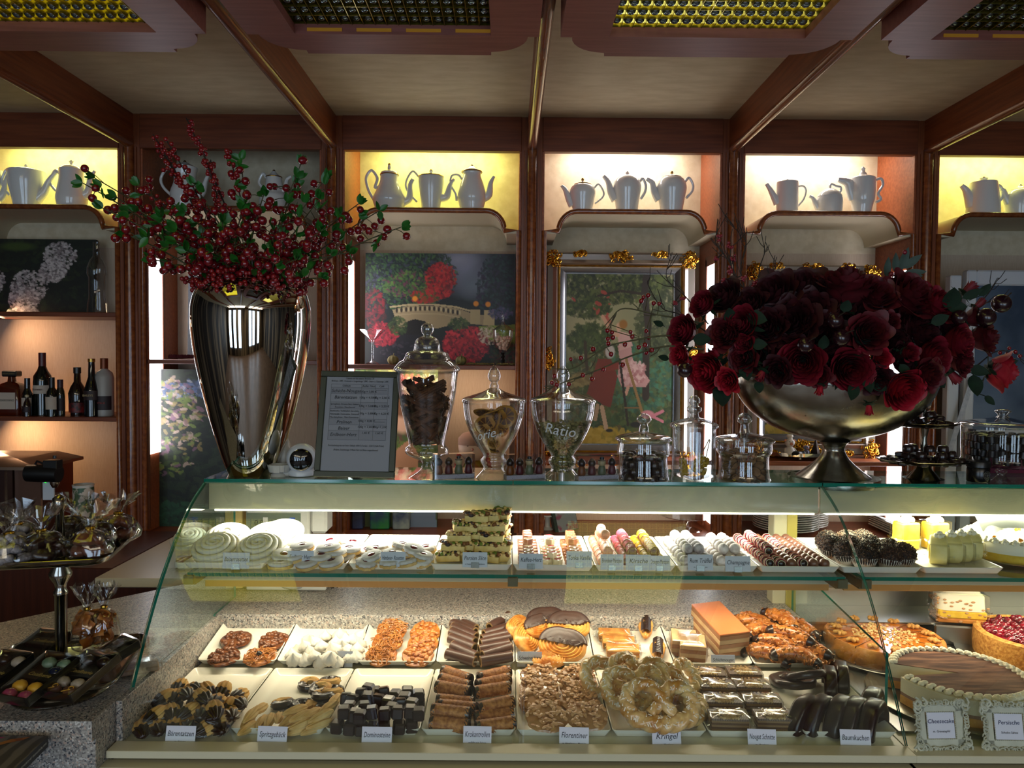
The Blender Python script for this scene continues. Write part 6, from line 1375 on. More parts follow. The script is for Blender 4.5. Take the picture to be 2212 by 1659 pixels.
# ---------------------------------------------------------------- tiered stand, dome, black jar
X = P(1994, 1040, 2.03).x; SLV = M_('plated_silver', '#8a8578', rough=.14, metal=1)
e = root('tiered_stand', 'two tier silver stand of dark chocolates right of the rose bowl', 'tiered stand', Vector((X, 2.03, ZT)))
_, pr = LP(1994, 2.03, [(1006, 14), (1012, 16), (1028, 30), (1040, 38), (1046, 41), (1054, 41)], ZT); pr[-1] = (pr[-1][0], 0); b = MB(); b.lathe(pr[::-1], 36); link('foot', b.mesh('stand_foot', SLV, 50), e)
zl = P(1994, 1003, 2.03).z-ZT; zu = P(1994, 924, 2.03).z-ZT
def plate_me(rx, ry): b = MB(); b.lathe([(.001, 0), (.5, 0), (.8, .004), (1, .012), (1.02, .014), (1, .015), (.8, .007), (.5, .003), (.001, .003)], 44, cap=False, M=Matrix.Diagonal((rx, ry, 1, 1)), rf=lambda a, i: 1+.02*math.cos(16*a) if i > 2 else 1); return b.mesh('plate', SLV, 50)
link('lower_plate', plate_me(.122, .085), e, TR(0, 0, zl)); link('upper_plate', plate_me(.088, .066), e, TR(0, 0, zu))
b = MB(); b.lathe([(.012, zl), (.006, zl+.02), (.009, zl+.05), (.006, zl+.07), (.012, zu)], 16); b.tube([(0, 0, zu), (0, 0, zu+.05)], .004, 8); link('column', b.mesh('column', SLV, 50), e)
zr = P(1994, 872, 2.03).z-ZT; b = MB(); b.tube([(.016*math.cos(t), 0, zr+.018*math.sin(t)) for t in [2*PI*k/20 for k in range(20)]], .0022, 8, closed=True); b.tube([(0, 0, zu+.03), (0, 0, zr-.016)], .004, 8); link('ring_handle', b.mesh('ring', SLV), e)
b = MB(); b.box(-.011, .011, -.011, .011, 0, .013, .003); cub = b.mesh('choc_cube', DKC)
for k in range(20):
    a = k*2.4; q = .018+.0105*math.sqrt(k); single('chocolate', cub if k % 2 else chm, 'dark chocolate heaped on the upper plate of the silver stand', 'chocolate', Matrix.Translation((X+q*math.cos(a), 2.03+q*.7*math.sin(a), ZT+zu+.003+(.013 if k < 9 else 0)+(.012 if k < 4 else 0))) @ Euler((rj.uniform(-.3, .3), rj.uniform(-.3, .3), rj.random()*6)).to_matrix().to_4x4(), 'chocolates on the upper plate')
for k in range(34):
    a = k*2.4; q = .016+.0155*math.sqrt(k); single('chocolate', chm if k % 3 else cub, 'dark chocolate heaped on the lower plate of the silver stand', 'chocolate', Matrix.Translation((X+q*math.cos(a), 2.03+q*.62*math.sin(a), ZT+zl+.003+(.017 if k < 14 else 0)+(.016 if k < 6 else 0))) @ Euler((rj.uniform(-.2, .2), rj.uniform(-.2, .2), rj.random()*6)).to_matrix().to_4x4(), 'chocolates on the lower plate')
X = P(2162, 1040, 2.05).x
e = root('glass_dome_stand', 'footed glass dome dish full of black licorice at the right edge', 'cake dome', Vector((X, 2.05, ZT)))
_, pr = LP(2162, 2.05, [(1003, 85), (1006, 20), (1012, 9), (1018, 12), (1024, 8), (1036, 16), (1048, 36), (1052, 38)], ZT); pr[-1] = (pr[-1][0], 0); b = MB(); b.lathe(smooth_prof(pr, 3)[::-1], 40, cap=False); link('pedestal', b.mesh('pedestal', JARG, 70), e)
_, pr = LP(2162, 2.05, [(900, 3), (906, 40), (912, 74), (916, 82), (918, 84), (925, 79), (960, 78), (990, 77), (1000, 84)], ZT); b = MB(); b.lathe(smooth_prof(pr, 3)[::-1], 44, cap=False); d_ = link('dome', b.mesh('dome', JARG, 70), e)
_, pr = LP(2162, 2.05, [(884, 10), (888, 16), (893, 12), (897, 9), (902, 14)], ZT); b = MB(); b.lathe(smooth_prof(pr, 4)[::-1], 24); link('knob', b.mesh('knob', SOLIDG, 70), d_)
z_ = P(2162, 1000, 2.05).z-ZT
wraptext('THE ROBINS', .013, INK, d_, lambda z: .0985, P(2162, 943, 2.05).z-ZT, .25, 0)
b = MB(); b.lathe([(.008, 0), (.009, .001), (.009, .017), (.008, .018)], 12); lic = b.mesh('licorice', M_('licorice', '#141010', rough=.4))
for L_ in range(4):
    for j in range(22):
        a = 2*PI*j/22+L_*.14; single('licorice', lic, 'black licorice piece inside the footed glass dome', 'licorice', Matrix.Translation((X+.083*math.cos(a), 2.05+.083*math.sin(a), ZT+z_+.004+.019*L_)) @ Euler((rj.uniform(-.15, .15), rj.uniform(-.15, .15), 0)).to_matrix().to_4x4(), 'licorice in the dome')
for j in range(26):
    a = j*2.4; q = .014*math.sqrt(j)
    single('licorice', lic, 'black licorice piece inside the footed glass dome', 'licorice', Matrix.Translation((X+q*math.cos(a), 2.05+q*math.sin(a), ZT+z_+.060)) @ Euler((rj.uniform(-.5, .5), rj.uniform(-.5, .5), 0)).to_matrix().to_4x4(), 'licorice in the dome')
X = P(2112, 1050, 1.985).x; e = root('cosmetic_jar', 'small black screw top jar with a round emblem before the glass dome', 'jar', Vector((X, 1.985, ZT)))
b = MB(); b.lathe([(.026, 0), (.0275, .002), (.0275, .036), (.026, .038)], 30); link('jar_body', b.mesh('black_jar', M_('satin_black', '#0a0a0b', rough=.25)), e)
b = MB(); b.lathe([(.0285, .039), (.0285, .053), (.027, .055)], 30); link('lid', b.mesh('lid', BLACK), e)
b = MB()
for rr_ in (.011, .008): b.tube([(.0282*math.sin((.3)+rr_*math.cos(t)/.0282), -.0282*math.cos(.3+rr_*math.cos(t)/.0282), .019+rr_*math.sin(t)) for t in [2*PI*k/24 for k in range(24)]], .0003, 4, closed=True)
for t in range(4): a = t*PI/4; b.tube([(.0282*math.sin(.3+s_*.008*math.cos(a)/.0282), -.0282*math.cos(.3+s_*.008*math.cos(a)/.0282), .019+s_*.008*math.sin(a)) for s_ in (-1, -.5, 0, .5, 1)], .0003, 4)
link('emblem', b.mesh('emblem', M_('grey_print', '#5a5c60')), e)
b = MB(); b.box(-.07, .12, -.0, .001, 0, .062, 0); e = single('card', b.mesh('crimson_card', M_('crimson_card', '#6a1030', rough=.5)), 'crimson card with handwriting standing behind the glass dome foot', 'card', Matrix.Translation((P(2175, 1040, 2.13).x, 2.135, ZT)))
textobj('Schokolade in Bio', .011, M_('pale_ink', '#b8889a'), e, TR(.03, -.001, .045, PI/2), shear=.3)
# ================================================================ TRAYS AND PASTRIES
def tray_mesh(w, l):
    b = MB(); f = lambda a, c, r, z: rrect(a, c, r, z, 4, 0, l/2)
    b.loft([f(w-.020, l-.020, .004, 0), f(w-.003, l-.003, .008, .014), f(w-.001, l-.001, .008, .016), f(w-.004, l-.004, .007, .0168), f(w-.008, l-.008, .007, .0155), f(w-.026, l-.026, .006, .0045), f(w-.06, l-.06, .004, .004)])
    return b.mesh('tray', WHITE, 50)
TF, TBk, TU = tray_mesh(.197, .306), tray_mesh(.197, .238), tray_mesh(.197, .30)
X0T = -.776; W_T = .199
AF = Matrix.Translation((0, 1.532, .8125)); AB_ = Matrix.Translation((0, 1.853, .8255)) @ Euler((R(10.5), 0, 0)).to_matrix().to_4x4(); AU = Matrix.Translation((0, 1.79, 1.0875))
ftn = ['Bärentatzen cookies', 'piped Spritzgebäck', 'Dominosteine cubes', 'Krokantrollen', 'Florentiner', 'Kringel pretzels', 'wrapped nougat slices', 'Baumkuchen rings']
btn = ['four nut discs', 'small Baiser meringues', 'six almond discs', 'smooth chocolate rolls', 'large glazed pig ear pastries', 'wrapped puff slices', 'layered nougat', 'almond horns']
utn = ['large meringue rosettes', 'sugared strawberry hearts', 'sugared raspberry rosettes', 'piled Persian slices', 'heart pralines', 'marzipan pralines', 'white truffle balls', 'truffle balls in long rows', 'sprinkled truffles in paper cups', 'cream roll slices']
for i in range(8):
    x = X0T+W_T*(i+.5)
    single('serving_tray', TF, 'white rectangular tray in the lower front row under the ' + ftn[i], 'tray', AF @ Matrix.Translation((x, 0, 0)), 'white trays')
    single('serving_tray', TBk, 'white rectangular tray in the lower back row under the ' + btn[i], 'tray', AB_ @ Matrix.Translation((x, 0, 0)), 'white trays')
for i in range(10): single('serving_tray', TU, 'white rectangular tray on the upper glass shelf under the ' + utn[i], 'tray', AU @ Matrix.Translation((-.7835+.1985*(i+.5), 0, 0)), 'white trays')
def hitp(px, py, A, h):
    """photo pixel -> local x,y on plane z=h of frame A"""
    inv = A.inverted(); o = inv @ Vector((0, 0, CH)); d = inv.to_3x3() @ ray(px, py); t = (h-o.z)/d.z; return o+d*t
def E(rx=0, ry=0, rz=0): return Euler((rx, ry, rz)).to_matrix().to_4x4()
def at(px, py, A, h, rz=0, rx=0, ry=0, s=1, lift=None):
    q = hitp(px, py, A, h); return A @ Matrix.Translation((q.x, q.y, h if lift is None else lift)) @ E(0, 0, rz) @ E(rx, ry, 0) @ Matrix.Scale(s, 4)
re_ = random.Random(77); U = re_.uniform
BUT = M_('butter_biscuit', '#b07a34', '#d8ac62', scale=35, rough=.7, bump=.2); BUTL = M_('pale_biscuit', '#c89a50', '#e2c080', scale=35, rough=.65, bump=.15)
CAR = M_('caramel_nut', '#8a4312', '#c07a34', scale=90, rough=.3, coat=.3, bump=.6, bscale=200); CARD = M_('dark_caramel_nut', '#4a2410', '#7a4420', scale=70, rough=.28, coat=.3, bump=.4, bscale=160)
ALM = M_('almond_flake', '#b8804a', '#d0a070', scale=60, rough=.35, coat=.25); ALMB = M_('browned_almond', '#8a4c1c', '#b87838', scale=60, rough=.35, coat=.2)
PUFF = M_('puff_pastry', '#b0681e', '#d8a050', scale=45, rough=.45, stretch=(1, 1, 1), coat=.2, bump=.4, bscale=60); MER = M_('meringue', '#dcd8ce', '#d0c8b8', scale=20, rough=.6)
SUG = M_('icing_sugar', '#dedad6', '#cfc6c0', scale=60, rough=.8); JAM = M_('red_jam', '#5a0a18', rough=.12, coat=.6); WCH = M_('white_chocolate', '#e6d8b4', rough=.4); CRM = M_('whipped_cream', '#efe6cc', rough=.55)
# 1 bear paws
def ridged(x0, x1, L, r, fl, nr, dr=0, seedo=0, N=16):
    b = MB(); pts = []; rad = []
    for k in range(N):
        t = k/(N-1); x = x0+(x1-x0)*t; u = (x+L/2)/L; q = max(.02, math.sin(PI*min(1, max(0, u*.94+.04)))**.55*(.62+.38*u)); pts.append((x, 0, 0)); rad.append(r*q+dr)
    b.tube(pts, rad, 48, 0, up=(0, 0, 1), flat=fl, rf=lambda a, t: 1+.15*math.cos(nr*a+2.2*(x0+(x1-x0)*t+L/2)/L)); return b
paw = ridged(-.021, .021, .042, .0155, .8, 9).mesh('paw', BUT, 70); pawc = ridged(-.0212, -.002, .042, .0155, .8, 9, .0009).mesh('paw_choc', M_('cookie_chocolate', '#1c0e0a', '#2a1610', scale=60, rough=.3, coat=.25), 70)
zz6 = lambda x, y: (240+x*.3255, 1280+y*.3255)
paws = [(205, 905, 0), (310, 900, 0), (418, 890, 0), (515, 885, 0), (620, 905, 0), (725, 905, 0), (290, 815, 1), (400, 795, 1), (510, 790, 1), (610, 800, 1), (710, 835, 1), (800, 810, 1), (350, 700, 1), (420, 740, 0), (560, 730, 0), (660, 745, 0), (500, 670, 2), (610, 690, 2), (700, 720, 2), (770, 760, 1), (450, 625, 1), (545, 640, 1), (640, 650, 1), (740, 650, 1), (850, 680, 0), (850, 735, 1), (430, 690, 1), (690, 780, 2), (380, 850, 0), (470, 850, 0), (570, 850, 0), (250, 860, 0)]
for k, (x, y, l) in enumerate(paws):
    px, py = zz6(x, y); h = .018+.016*l; mw = at(px, py, AF, h, rz=R(90)+U(-.9, .9), rx=U(-.3, .3), ry=U(-.35, .25), s=1.28); e = root('piped_cookie', 'ridged butter cookie with one end dipped in dark chocolate', 'cookie', mw, 'bear paw cookies'); link('biscuit', paw, e); link('chocolate_dip', pawc, e)
# 2 spritz
stk = ridged(-.030, .030, .060, .0125, .85, 7, N=20).mesh('stick', BUTL, 70)
sp2 = [(870, 890, 1.2, 0), (985, 800, 1.1, 1), (930, 840, 1.1, 1), (1000, 890, 1.3, 0), (1050, 880, 1.4, 1), (1110, 860, 1.5, 1), (1220, 810, .6, 2), (1260, 850, .7, 2), (1180, 880, .9, 1), (1270, 900, .4, 1), (1330, 830, .8, 2), (1390, 850, .5, 2), (1380, 900, .5, 1), (1240, 940, .3, 0), (1340, 930, .6, 0), (1440, 790, .9, 2), (1480, 750, 1.1, 1), (860, 930, 1.0, 0)]
for x, y, a, l in sp2: px, py = zz6(max(x, 905), y-28); single('piped_biscuit', stk, 'pale ridged butter biscuit stick in the Spritzgebäck tray', 'biscuit', at(px, py, AF, .014+.011*l, rz=a+.25, ry=U(-.15, .15)), 'piped biscuit sticks')
def ringp(a0, a1, dr, n): 
    b = MB(); b.tube([(.0165*math.cos(a), .0165*math.sin(a), 0) for a in np.linspace(a0, a1, n)], .0095+dr, 21, rf=lambda a, t: 1+.13*math.cos(7*a+8*t*(a1-a0)/6.2), flat=.85, up=(0, 0, 1)); return b
rgm = ringp(0, 2*PI*.98, 0, 36).mesh('ring', BUT, 70); rgc = ringp(0, PI, .0008, 20).mesh('ringc', pawc.materials[0], 70)
for x, y, l, a in ((1315, 610, 0, PI), (1450, 590, 1, .3), (1390, 640, 1, 2.5), (1470, 650, 1, 0), (1140, 735, 0, 3.6), (1270, 750, 0, 1.0), (1410, 680, 1, PI), (1400, 735, 0, 4.4)):
    px, py = zz6(x, y); e = root('ring_cookie', 'swirled ring cookie half dipped in dark chocolate', 'cookie', at(px, py, AF, .013+.012*l, rz=a, rx=U(-.2, .2)), 'ring cookies'); link('biscuit', rgm, e); link('chocolate_dip', rgc, e)
# 3 domino cubes
b = MB(); b.box(-.0125, .0125, -.0125, .0125, -.0125, .0125, .0035); dom = b.mesh('cube', M_('plain_chocolate_coat', '#1e1114', '#281619', scale=20, rough=.32, coat=.15), 80)
dm = [(1500, 915), (1585, 925), (1660, 930), (1735, 930), (1810, 920), (1910, 920), (1995, 910), (1545, 820), (1620, 840), (1650, 850), (1730, 820), (1815, 830), (1900, 820), (1985, 815), (1600, 740), (1700, 725), (1770, 740), (1840, 755), (1920, 765), (1995, 770), (1560, 730), (1705, 670), (1810, 690), (1885, 710), (1965, 690), (2040, 710), (2045, 770), (2040, 830), (1660, 700), (1750, 690), (1580, 790), (1680, 790), (1760, 790), (1860, 800), (1950, 730)]
for k, (x, y) in enumerate(dm):
    px, py = zz6(x, y-26); l = (0 if k < 7 else 1 if k < 14 else 2 if k < 21 else (1, 2, 0)[k % 3]) if y < 880 else 0
    single('domino_cube', dom, 'dark chocolate coated cube in the Dominosteine tray', 'confection', at(px, py, AF, .018+.022*min(l, 1), rz=U(-.25, .25), rx=U(-.08, .08) if l < 2 else U(-.3, .3), ry=U(-.1, .1)), 'chocolate cubes')
# rolls
def rollm(L, r, mat, endm, choc=False, rib=0):
    b = MB(); N = 24; b.tube([(-L/2+L*k/(N-1), 0, 0) for k in range(N)], [r]*N, 22, 0, rf=(lambda a, t: 1+rib*math.sin(90*t)+.015*math.sin(5*a)) if rib else (lambda a, t: 1+.05*math.sin(7*a+40*t)*math.sin(23*t+3*a)+.03*math.sin(11*a-63*t)), cap=False)
    b.tube([(-L/2+L*k/(N-1), 0, 0) for k in range(N)], [r*.72]*N, 16, 1, cap=False)
    for sx in (-1, 1): b.lathe([(r, 0), (r*1.02, .001), (r*.72, .001)], 22, 1, TR(sx*L/2, 0, 0, 0, sx*PI/2, 0), cap=False)
    b.lathe([(.0005, 0), (r*.72, 0)], 16, 1, TR(-L/2+.012, 0, 0, 0, PI/2, 0)); b.lathe([(.0005, 0), (r*.72, 0)], 16, 1, TR(L/2-.012, 0, 0, 0, PI/2, 0))
    return b.mesh('roll', [mat, endm], 60)
krm = rollm(.082, .0145, M_('brittle_crust', '#8a4a18', '#c88848', scale=110, rough=.55, bump=.9, bscale=260), DKC); b = MB()
for sx in (-1, 1): b.tube([(sx*.034, 0, 0), (sx*.0425, 0, 0)], .0146, 20, 0, cap=False); b.lathe([(.0146, 0), (.009, .001)], 20, 0, TR(sx*.0425, 0, 0, 0, sx*PI/2, 0), cap=False)
kre = b.mesh('roll_ends', pawc.materials[0], 60); zz7 = lambda x, y: (900+x*.2984, 1280+y*.2984)
for (x, y, a, l) in [(290, 600, -.35, 1), (560, 595, .28, 1), (280, 655, -.3, 1), (555, 650, .25, 1), (265, 700, -.2, 1), (545, 705, .18, 1), (280, 790, -.1, 0), (250, 865, -.12, 1), (570, 815, .25, 1), (560, 890, .12, 0), (240, 955, -.12, 0), (570, 960, .15, 0), (300, 830, -.1, 0)]:
    px, py = zz7(x, y); e = root('brittle_roll', 'crisp nut brittle roll with chocolate dipped ends', 'pastry', at(px, py, AF, .019+.014*l, rz=a*1.9), 'brittle rolls'); link('crust', krm, e); link('chocolate_ends', kre, e)
crm_ = rollm(.080, .0135, M_('roll_chocolate', '#3a2018', '#472a20', scale=60, rough=.42, coat=.1), M_('roll_cream', '#8a6a40', rough=.6), rib=.012)
cr = [(350, 225, -.42), (600, 210, .5), (340, 250, -.38), (585, 275, .3), (345, 285, -.38), (575, 315, .25), (335, 320, -.36), (570, 350, .22), (330, 365, -.35), (560, 395, .2), (345, 425, -.38), (580, 425, .3), (320, 470, -.25), (575, 480, .17)]
for k, (x, y, a) in enumerate(cr): px, py = zz7(x, y); single('chocolate_roll', crm_, 'smooth chocolate covered cream roll, one of the two slanted columns', 'pastry', at(px, py, AB_, .02+.006*(k % 2), rz=a*1.75), 'chocolate rolls')
# florentines
def disc(r, mats, kind, seed):
    rr = random.Random(seed); b = MB(); b.lathe([(.001, -.003), (r*.9, -.003), (r, 0), (r*.96, .004), (r*.5, .006), (.001, .0055)], 40, 0, rf=lambda a, i: 1+.03*math.sin(5*a+seed)+.02*math.sin(11*a))
    if kind == 'flake':
        for _ in range(60):
            q = r*.93*math.sqrt(rr.random()); a = rr.random()*6.28; b.lathe([(.0003, .0012), (.0062, .0010), (.0070, 0), (.0060, -.001)], 9, 1, TR(q*math.cos(a), q*math.sin(a), .007+.003*rr.random(), rr.uniform(-.4, .4), rr.uniform(-.4, .4), rr.random()*6) @ Matrix.Diagonal((1, .6, 1, 1)))
    elif kind == 'nut':
        for _ in range(46):
            q = r*.86*math.sqrt(rr.random()); a = rr.random()*6.28; b.sphere((0, 0, 0), .0062, 9, 6, 1, M=TR(q*math.cos(a), q*math.sin(a), .006, 0, 0, 0, (1, 1, .85)))
    else:
        for _ in range(110):
            q = r*.9*math.sqrt(rr.random()); a = rr.random()*6.28; t = rr.random()*3.1; z = .006+.004*rr.random(); L = .009; b.tube([(q*math.cos(a)-L*math.cos(t), q*math.sin(a)-L*math.sin(t), z), (q*math.cos(a), q*math.sin(a), z+.002), (q*math.cos(a)+L*math.cos(t), q*math.sin(a)+L*math.sin(t), z)], .0012, 5, 1)
    return b.mesh('disc', mats, 60)
NOUG = M_('caramel_glaze', '#a06c3c', '#bc8c58', scale=30, rough=.25, coat=.4)
fl = [disc(.046, [NOUG, ALM], 'flake', s_) for s_ in (1, 2)]
for k, (x, y, l) in enumerate([(890, 610, 2), (885, 680, 1), (890, 770, 1), (890, 800, 0), (945, 910, 1), (1160, 620, 2), (1175, 690, 1), (1180, 790, 0), (1230, 900, 1)]):
    px, py = zz7(x, y); single('florentine', fl[k % 2], 'glazed almond florentine disc in the lower front tray, %s column' % ('left' if k < 5 else 'right'), 'biscuit', at(px, py, AF, .016+.010*l, rz=0, rx=R(12)) @ E(0, 0, U(0, 6)), 'almond florentines')
nd = disc(.040, [CARD, CARD], 'nut', 4); ndl = disc(.040, [CAR, CAR], 'nut', 5); ns = disc(.040, [CAR, ALMB], 'strip', 6)
for x, y, l, me, lb in ((830, 315, 0, nd, 'dark caramel hazelnut disc, back left in the first lower tray'), (1080, 325, 0, nd, 'dark caramel hazelnut disc, back right in the first lower tray'), (750, 432, 0, nd, 'dark caramel hazelnut disc, front left in the first lower tray'), (985, 432, 0, ns, 'dark caramel strip disc with a cherry centre, front right in the first lower tray')):
    px, py = zz6(x, y); mw = at(px, py, AB_, .012, rz=U(0, 6))
    if 'cherry' in lb: e = root('nut_disc', lb, 'biscuit', mw, 'nut discs'); link('biscuit', me, e); b = MB(); b.sphere((0, 0, .01), .008, 12, 8); link('cherry', b.mesh('cherry', M_('dark_cherry', '#12060a', rough=.1, coat=.5)), e)
    else: single('nut_disc', me, lb, 'biscuit', mw, 'nut discs')
for x, y, l, me, lb in ((1865, 250, 2, ns, 'almond strip'), (1835, 325, 1, ns, 'almond strip'), (1795, 415, 0, ns, 'almond strip'), (2085, 265, 2, ndl, 'hazelnut'), (2070, 335, 1, ndl, 'hazelnut'), (2035, 420, 0, ndl, 'hazelnut')):
    px, py = zz6(x, y); single('nut_disc', me, 'golden caramel %s disc in the lower back tray, %s of its column' % (lb, ['front', 'middle', 'back'][l]), 'biscuit', at(px, py, AB_, .014+.006*l, rz=0, rx=R(12)) @ E(0, 0, U(0, 6)), 'nut discs')
# 6 pretzels
KR = M_('glazed_pretzel', '#b07c38', '#e2c48a', scale=38, rough=.28, coat=.5, bump=.5, bscale=80); KRG = M_('sugar_glaze', '#e8dcc4', rough=.2, coat=.4)
def pretz():
    pts = [(-.004, .006, .014), (-.022, -.022, .012), (-.044, -.030, .004), (-.056, -.004, 0), (-.044, .030, 0), (-.014, .040, .004), (.004, .018, .008), (.016, -.012, .006), (.0, -.034, .012), (-.018, -.026, .018)]
    q = [(-.030, -.034, .008), (-.014, -.014, .012), (.008, .012, .012), (.016, .038, .004), (.044, .030, 0), (.056, -.004, 0), (.044, -.032, .004), (.020, -.022, .012), (.0, .004, .018), (-.014, .026, .012)]
    b = MB(); g = MB()
    c = csmooth([(-.020, -.034, .006), (0, -.012, .012), (.020, .014, .012), (.048, .016, .003), (.058, -.010, 0), (.048, -.036, 0), (.012, -.048, .0), (-.012, -.048, .0), (-.048, -.036, 0), (-.058, -.010, 0), (-.048, .016, .003), (-.020, .014, .018), (0, -.012, .022), (.020, -.034, .008)], 8)
    N = len(c); rad = [.0125*(.75+.35*math.sin(PI*i/(N-1))) for i in range(N)]
    b.tube(c, rad, 30, 0, rf=lambda a, t: .74+.42*abs(math.sin(1.5*a+58*t)))
    for j in range(230):
        i = re_.randrange(2, N-2); p = c[i]; a = re_.random()*6; r_ = rad[i]*1.08; g.tube([p+Vector((r_*.5*math.cos(a), r_*.5*math.sin(a), r_*.85)), p+Vector((r_*.8*math.cos(a+.5), r_*.8*math.sin(a+.5), r_*.6))], .0013, 5)
    return b.mesh('pretzel', KR, 80), g.mesh('glaze', KRG, 80)
pz = pretz()
for k, (x, y, l, rx, rz, s_) in enumerate(((1400, 560, 1, .9, .4, 1.15), (1600, 560, 2, .8, -.3, 1.05), (1840, 600, 1, .7, .5, 1.05), (1560, 640, 2, .9, .2, 1.05), (1750, 765, 2, .62, 0, 1.18), (1900, 800, 0, .3, 1.0, 1.0))):
    px, py = zz7(x, y); e = root('pretzel', 'braided sugar glazed pretzel, ' + ['leaning at the back left of its tray', 'leaning at the back of its tray', 'leaning back right of its tray', 'behind the large front one', 'largest, tilted forward in front', 'lying flat at the front right'][k], 'pretzel', at(px, py, AF, .035+.02*l, rz=rz, rx=rx, s=s_), 'braided pretzels'); link('dough', pz[0], e); link('glaze_drips', pz[1], e)
# 7 wrapped nougat slices
def blockm(w, d, h, layers, top, wav=True):
    b = MB(); n = len(layers); 
    for k, mi in enumerate(layers): b.box(-w/2, w/2, -d/2, d/2, h*k/n, h*(k+1)/n, .0006, mi)
    return b
CRUMB = M_('nut_crumbs', '#b08c54', '#dcbf8c', scale=80, rough=.7); WAV = M_('combed_chocolate', '#4a3830', '#86726a', scale=90, wave=3, rough=.4)
b = blockm(.078, .046, .030, [0, 1, 0, 1, 0, 1, 2], 0); ngm = b.mesh('slice', [M_('cake_layer', '#5a3a22', rough=.7), M_('nougat_layer', '#8a6a44', rough=.6), WAV]); b = MB()
for _ in range(130): a = re_.gauss(0, .011); c = re_.gauss(0, .012); b.box(-.0024, .0024, -.0024, .0024, -.001, .003, .0004, 0, TR(max(-.03, min(.03, a)), max(-.02, min(.02, c)), .031, U(0, 3), U(0, 3), 0))
ngc = b.mesh('crumbs', CRUMB)
def filmm(w, d, h, seed, puff=.004):
    rr = random.Random(seed); b = MB(); rings = []
    for z, s_ in ((0, 0), (h*.5, puff*.5), (h+.001, puff*.3), (h+.004, -w*.12), (h+.0045, -w*.3)): rings.append([(x+rr.uniform(-.0012, .0012), y+rr.uniform(-.0012, .0012), zz+rr.uniform(-.001, .001)) for x, y, zz in rrect(w+.004+s_*2, d+.004+s_*2*min(1, d/w), .004, z, 5)])
    b.loft(rings, 0, None, False, True)
    for sx in (-1, 1): b.grid(lambda u, v, sx=sx: (sx*(w/2+.002+.014*u), -d/2+d*v*(1-.2*u)+.1*d*u, h*.4+.006*math.sin(9*v+seed)*u), 5, 7)
    return b.mesh('film', FILM, 25)
flm = filmm(.078, .046, .031, 3)
zz8 = lambda x, y: (1500+x*.3219, 1280+y*.3219)
for k, (x, y) in enumerate(((90, 560), (150, 640), (190, 740), (225, 850), (330, 555), (385, 640), (450, 740), (530, 850))):
    px, py = zz8(x, y); l = 0; e = root('nougat_slice', 'layered nougat slice with combed chocolate and crumbs, film wrapped, %s column, %s' % (['left', 'right'][k//4], ['rearmost', 'second from back', 'second from front', 'front'][k % 4]), 'cake slice', at(px, py-6, AF, .030, rz=R(-3), lift=.005), 'wrapped nougat slices'); link('layers', ngm, e); link('crumb_topping', ngc, e); link('film_wrap', flm, e)
# 8 baumkuchen arcs
BKM = M_('bitter_chocolate_coat', '#221416', '#32201c', scale=14, rough=.34, coat=.2)
def arcm(a0, a1, R_=.042, w=.011, h=.02, n=26):
    b = MB(); rings = []
    for a in np.linspace(a0, a1, n):
        ca, sa = math.cos(a), math.sin(a); sec = rrect(w*2, h, .006, 0, 4); rings.append([((R_+u+.0012*math.sin(7*a))*ca, v, (R_+u+.0012*math.sin(7*a))*sa) for u, v, _ in sec])
    b.loft(rings); return b.mesh('arc', BKM, 60)
am = arcm(R(0), R(180), .046, .011, .03); fullr = arcm(0, R(359), .036, .011, .016, 44)
for x, y, rz, ry, lb in ((760, 945, .62, 0, 'first'), (850, 945, .72, 0, 'second'), (980, 950, .80, 0, 'third'), (1080, 960, .80, 0, 'fourth'), (1200, 975, .85, 0, 'fifth'), (1190, 890, .9, 0, 'rear right')):
    px, py = zz8(x, y-52); single('tree_cake_arc', am, 'glossy dark chocolate Baumkuchen half ring standing upright, %s from the left' % lb if 'rear' not in lb else 'glossy dark chocolate Baumkuchen half ring, rear right of the standing row', 'cake', at(px, py, AF, .006, rz=rz, ry=0, s=1.12), 'tree cake pieces')
for x, y, rx, lb in ((660, 590, PI/2-.15, 'flat tree cake ring at the back left'), (740, 560, PI/2-.5, 'tree cake ring tilted over the flat one')):
    px, py = zz8(x, y); single('tree_cake_ring', fullr, 'dark chocolate ' + lb, 'cake', at(px, py, AF, .02 if rx > 1.3 else .034, rz=.2, rx=rx, s=1.15), 'tree cake pieces')
for x, y, rz in ((905, 650, 1.25), (985, 615, 1.25)): px, py = zz8(x, y); single('tree_cake_arc', am, 'dark chocolate Baumkuchen half ring standing at the back, %s' % ('left of two' if x < 950 else 'right of two'), 'cake', at(px, py, AF, .006, rz=rz, s=.95), 'tree cake pieces')
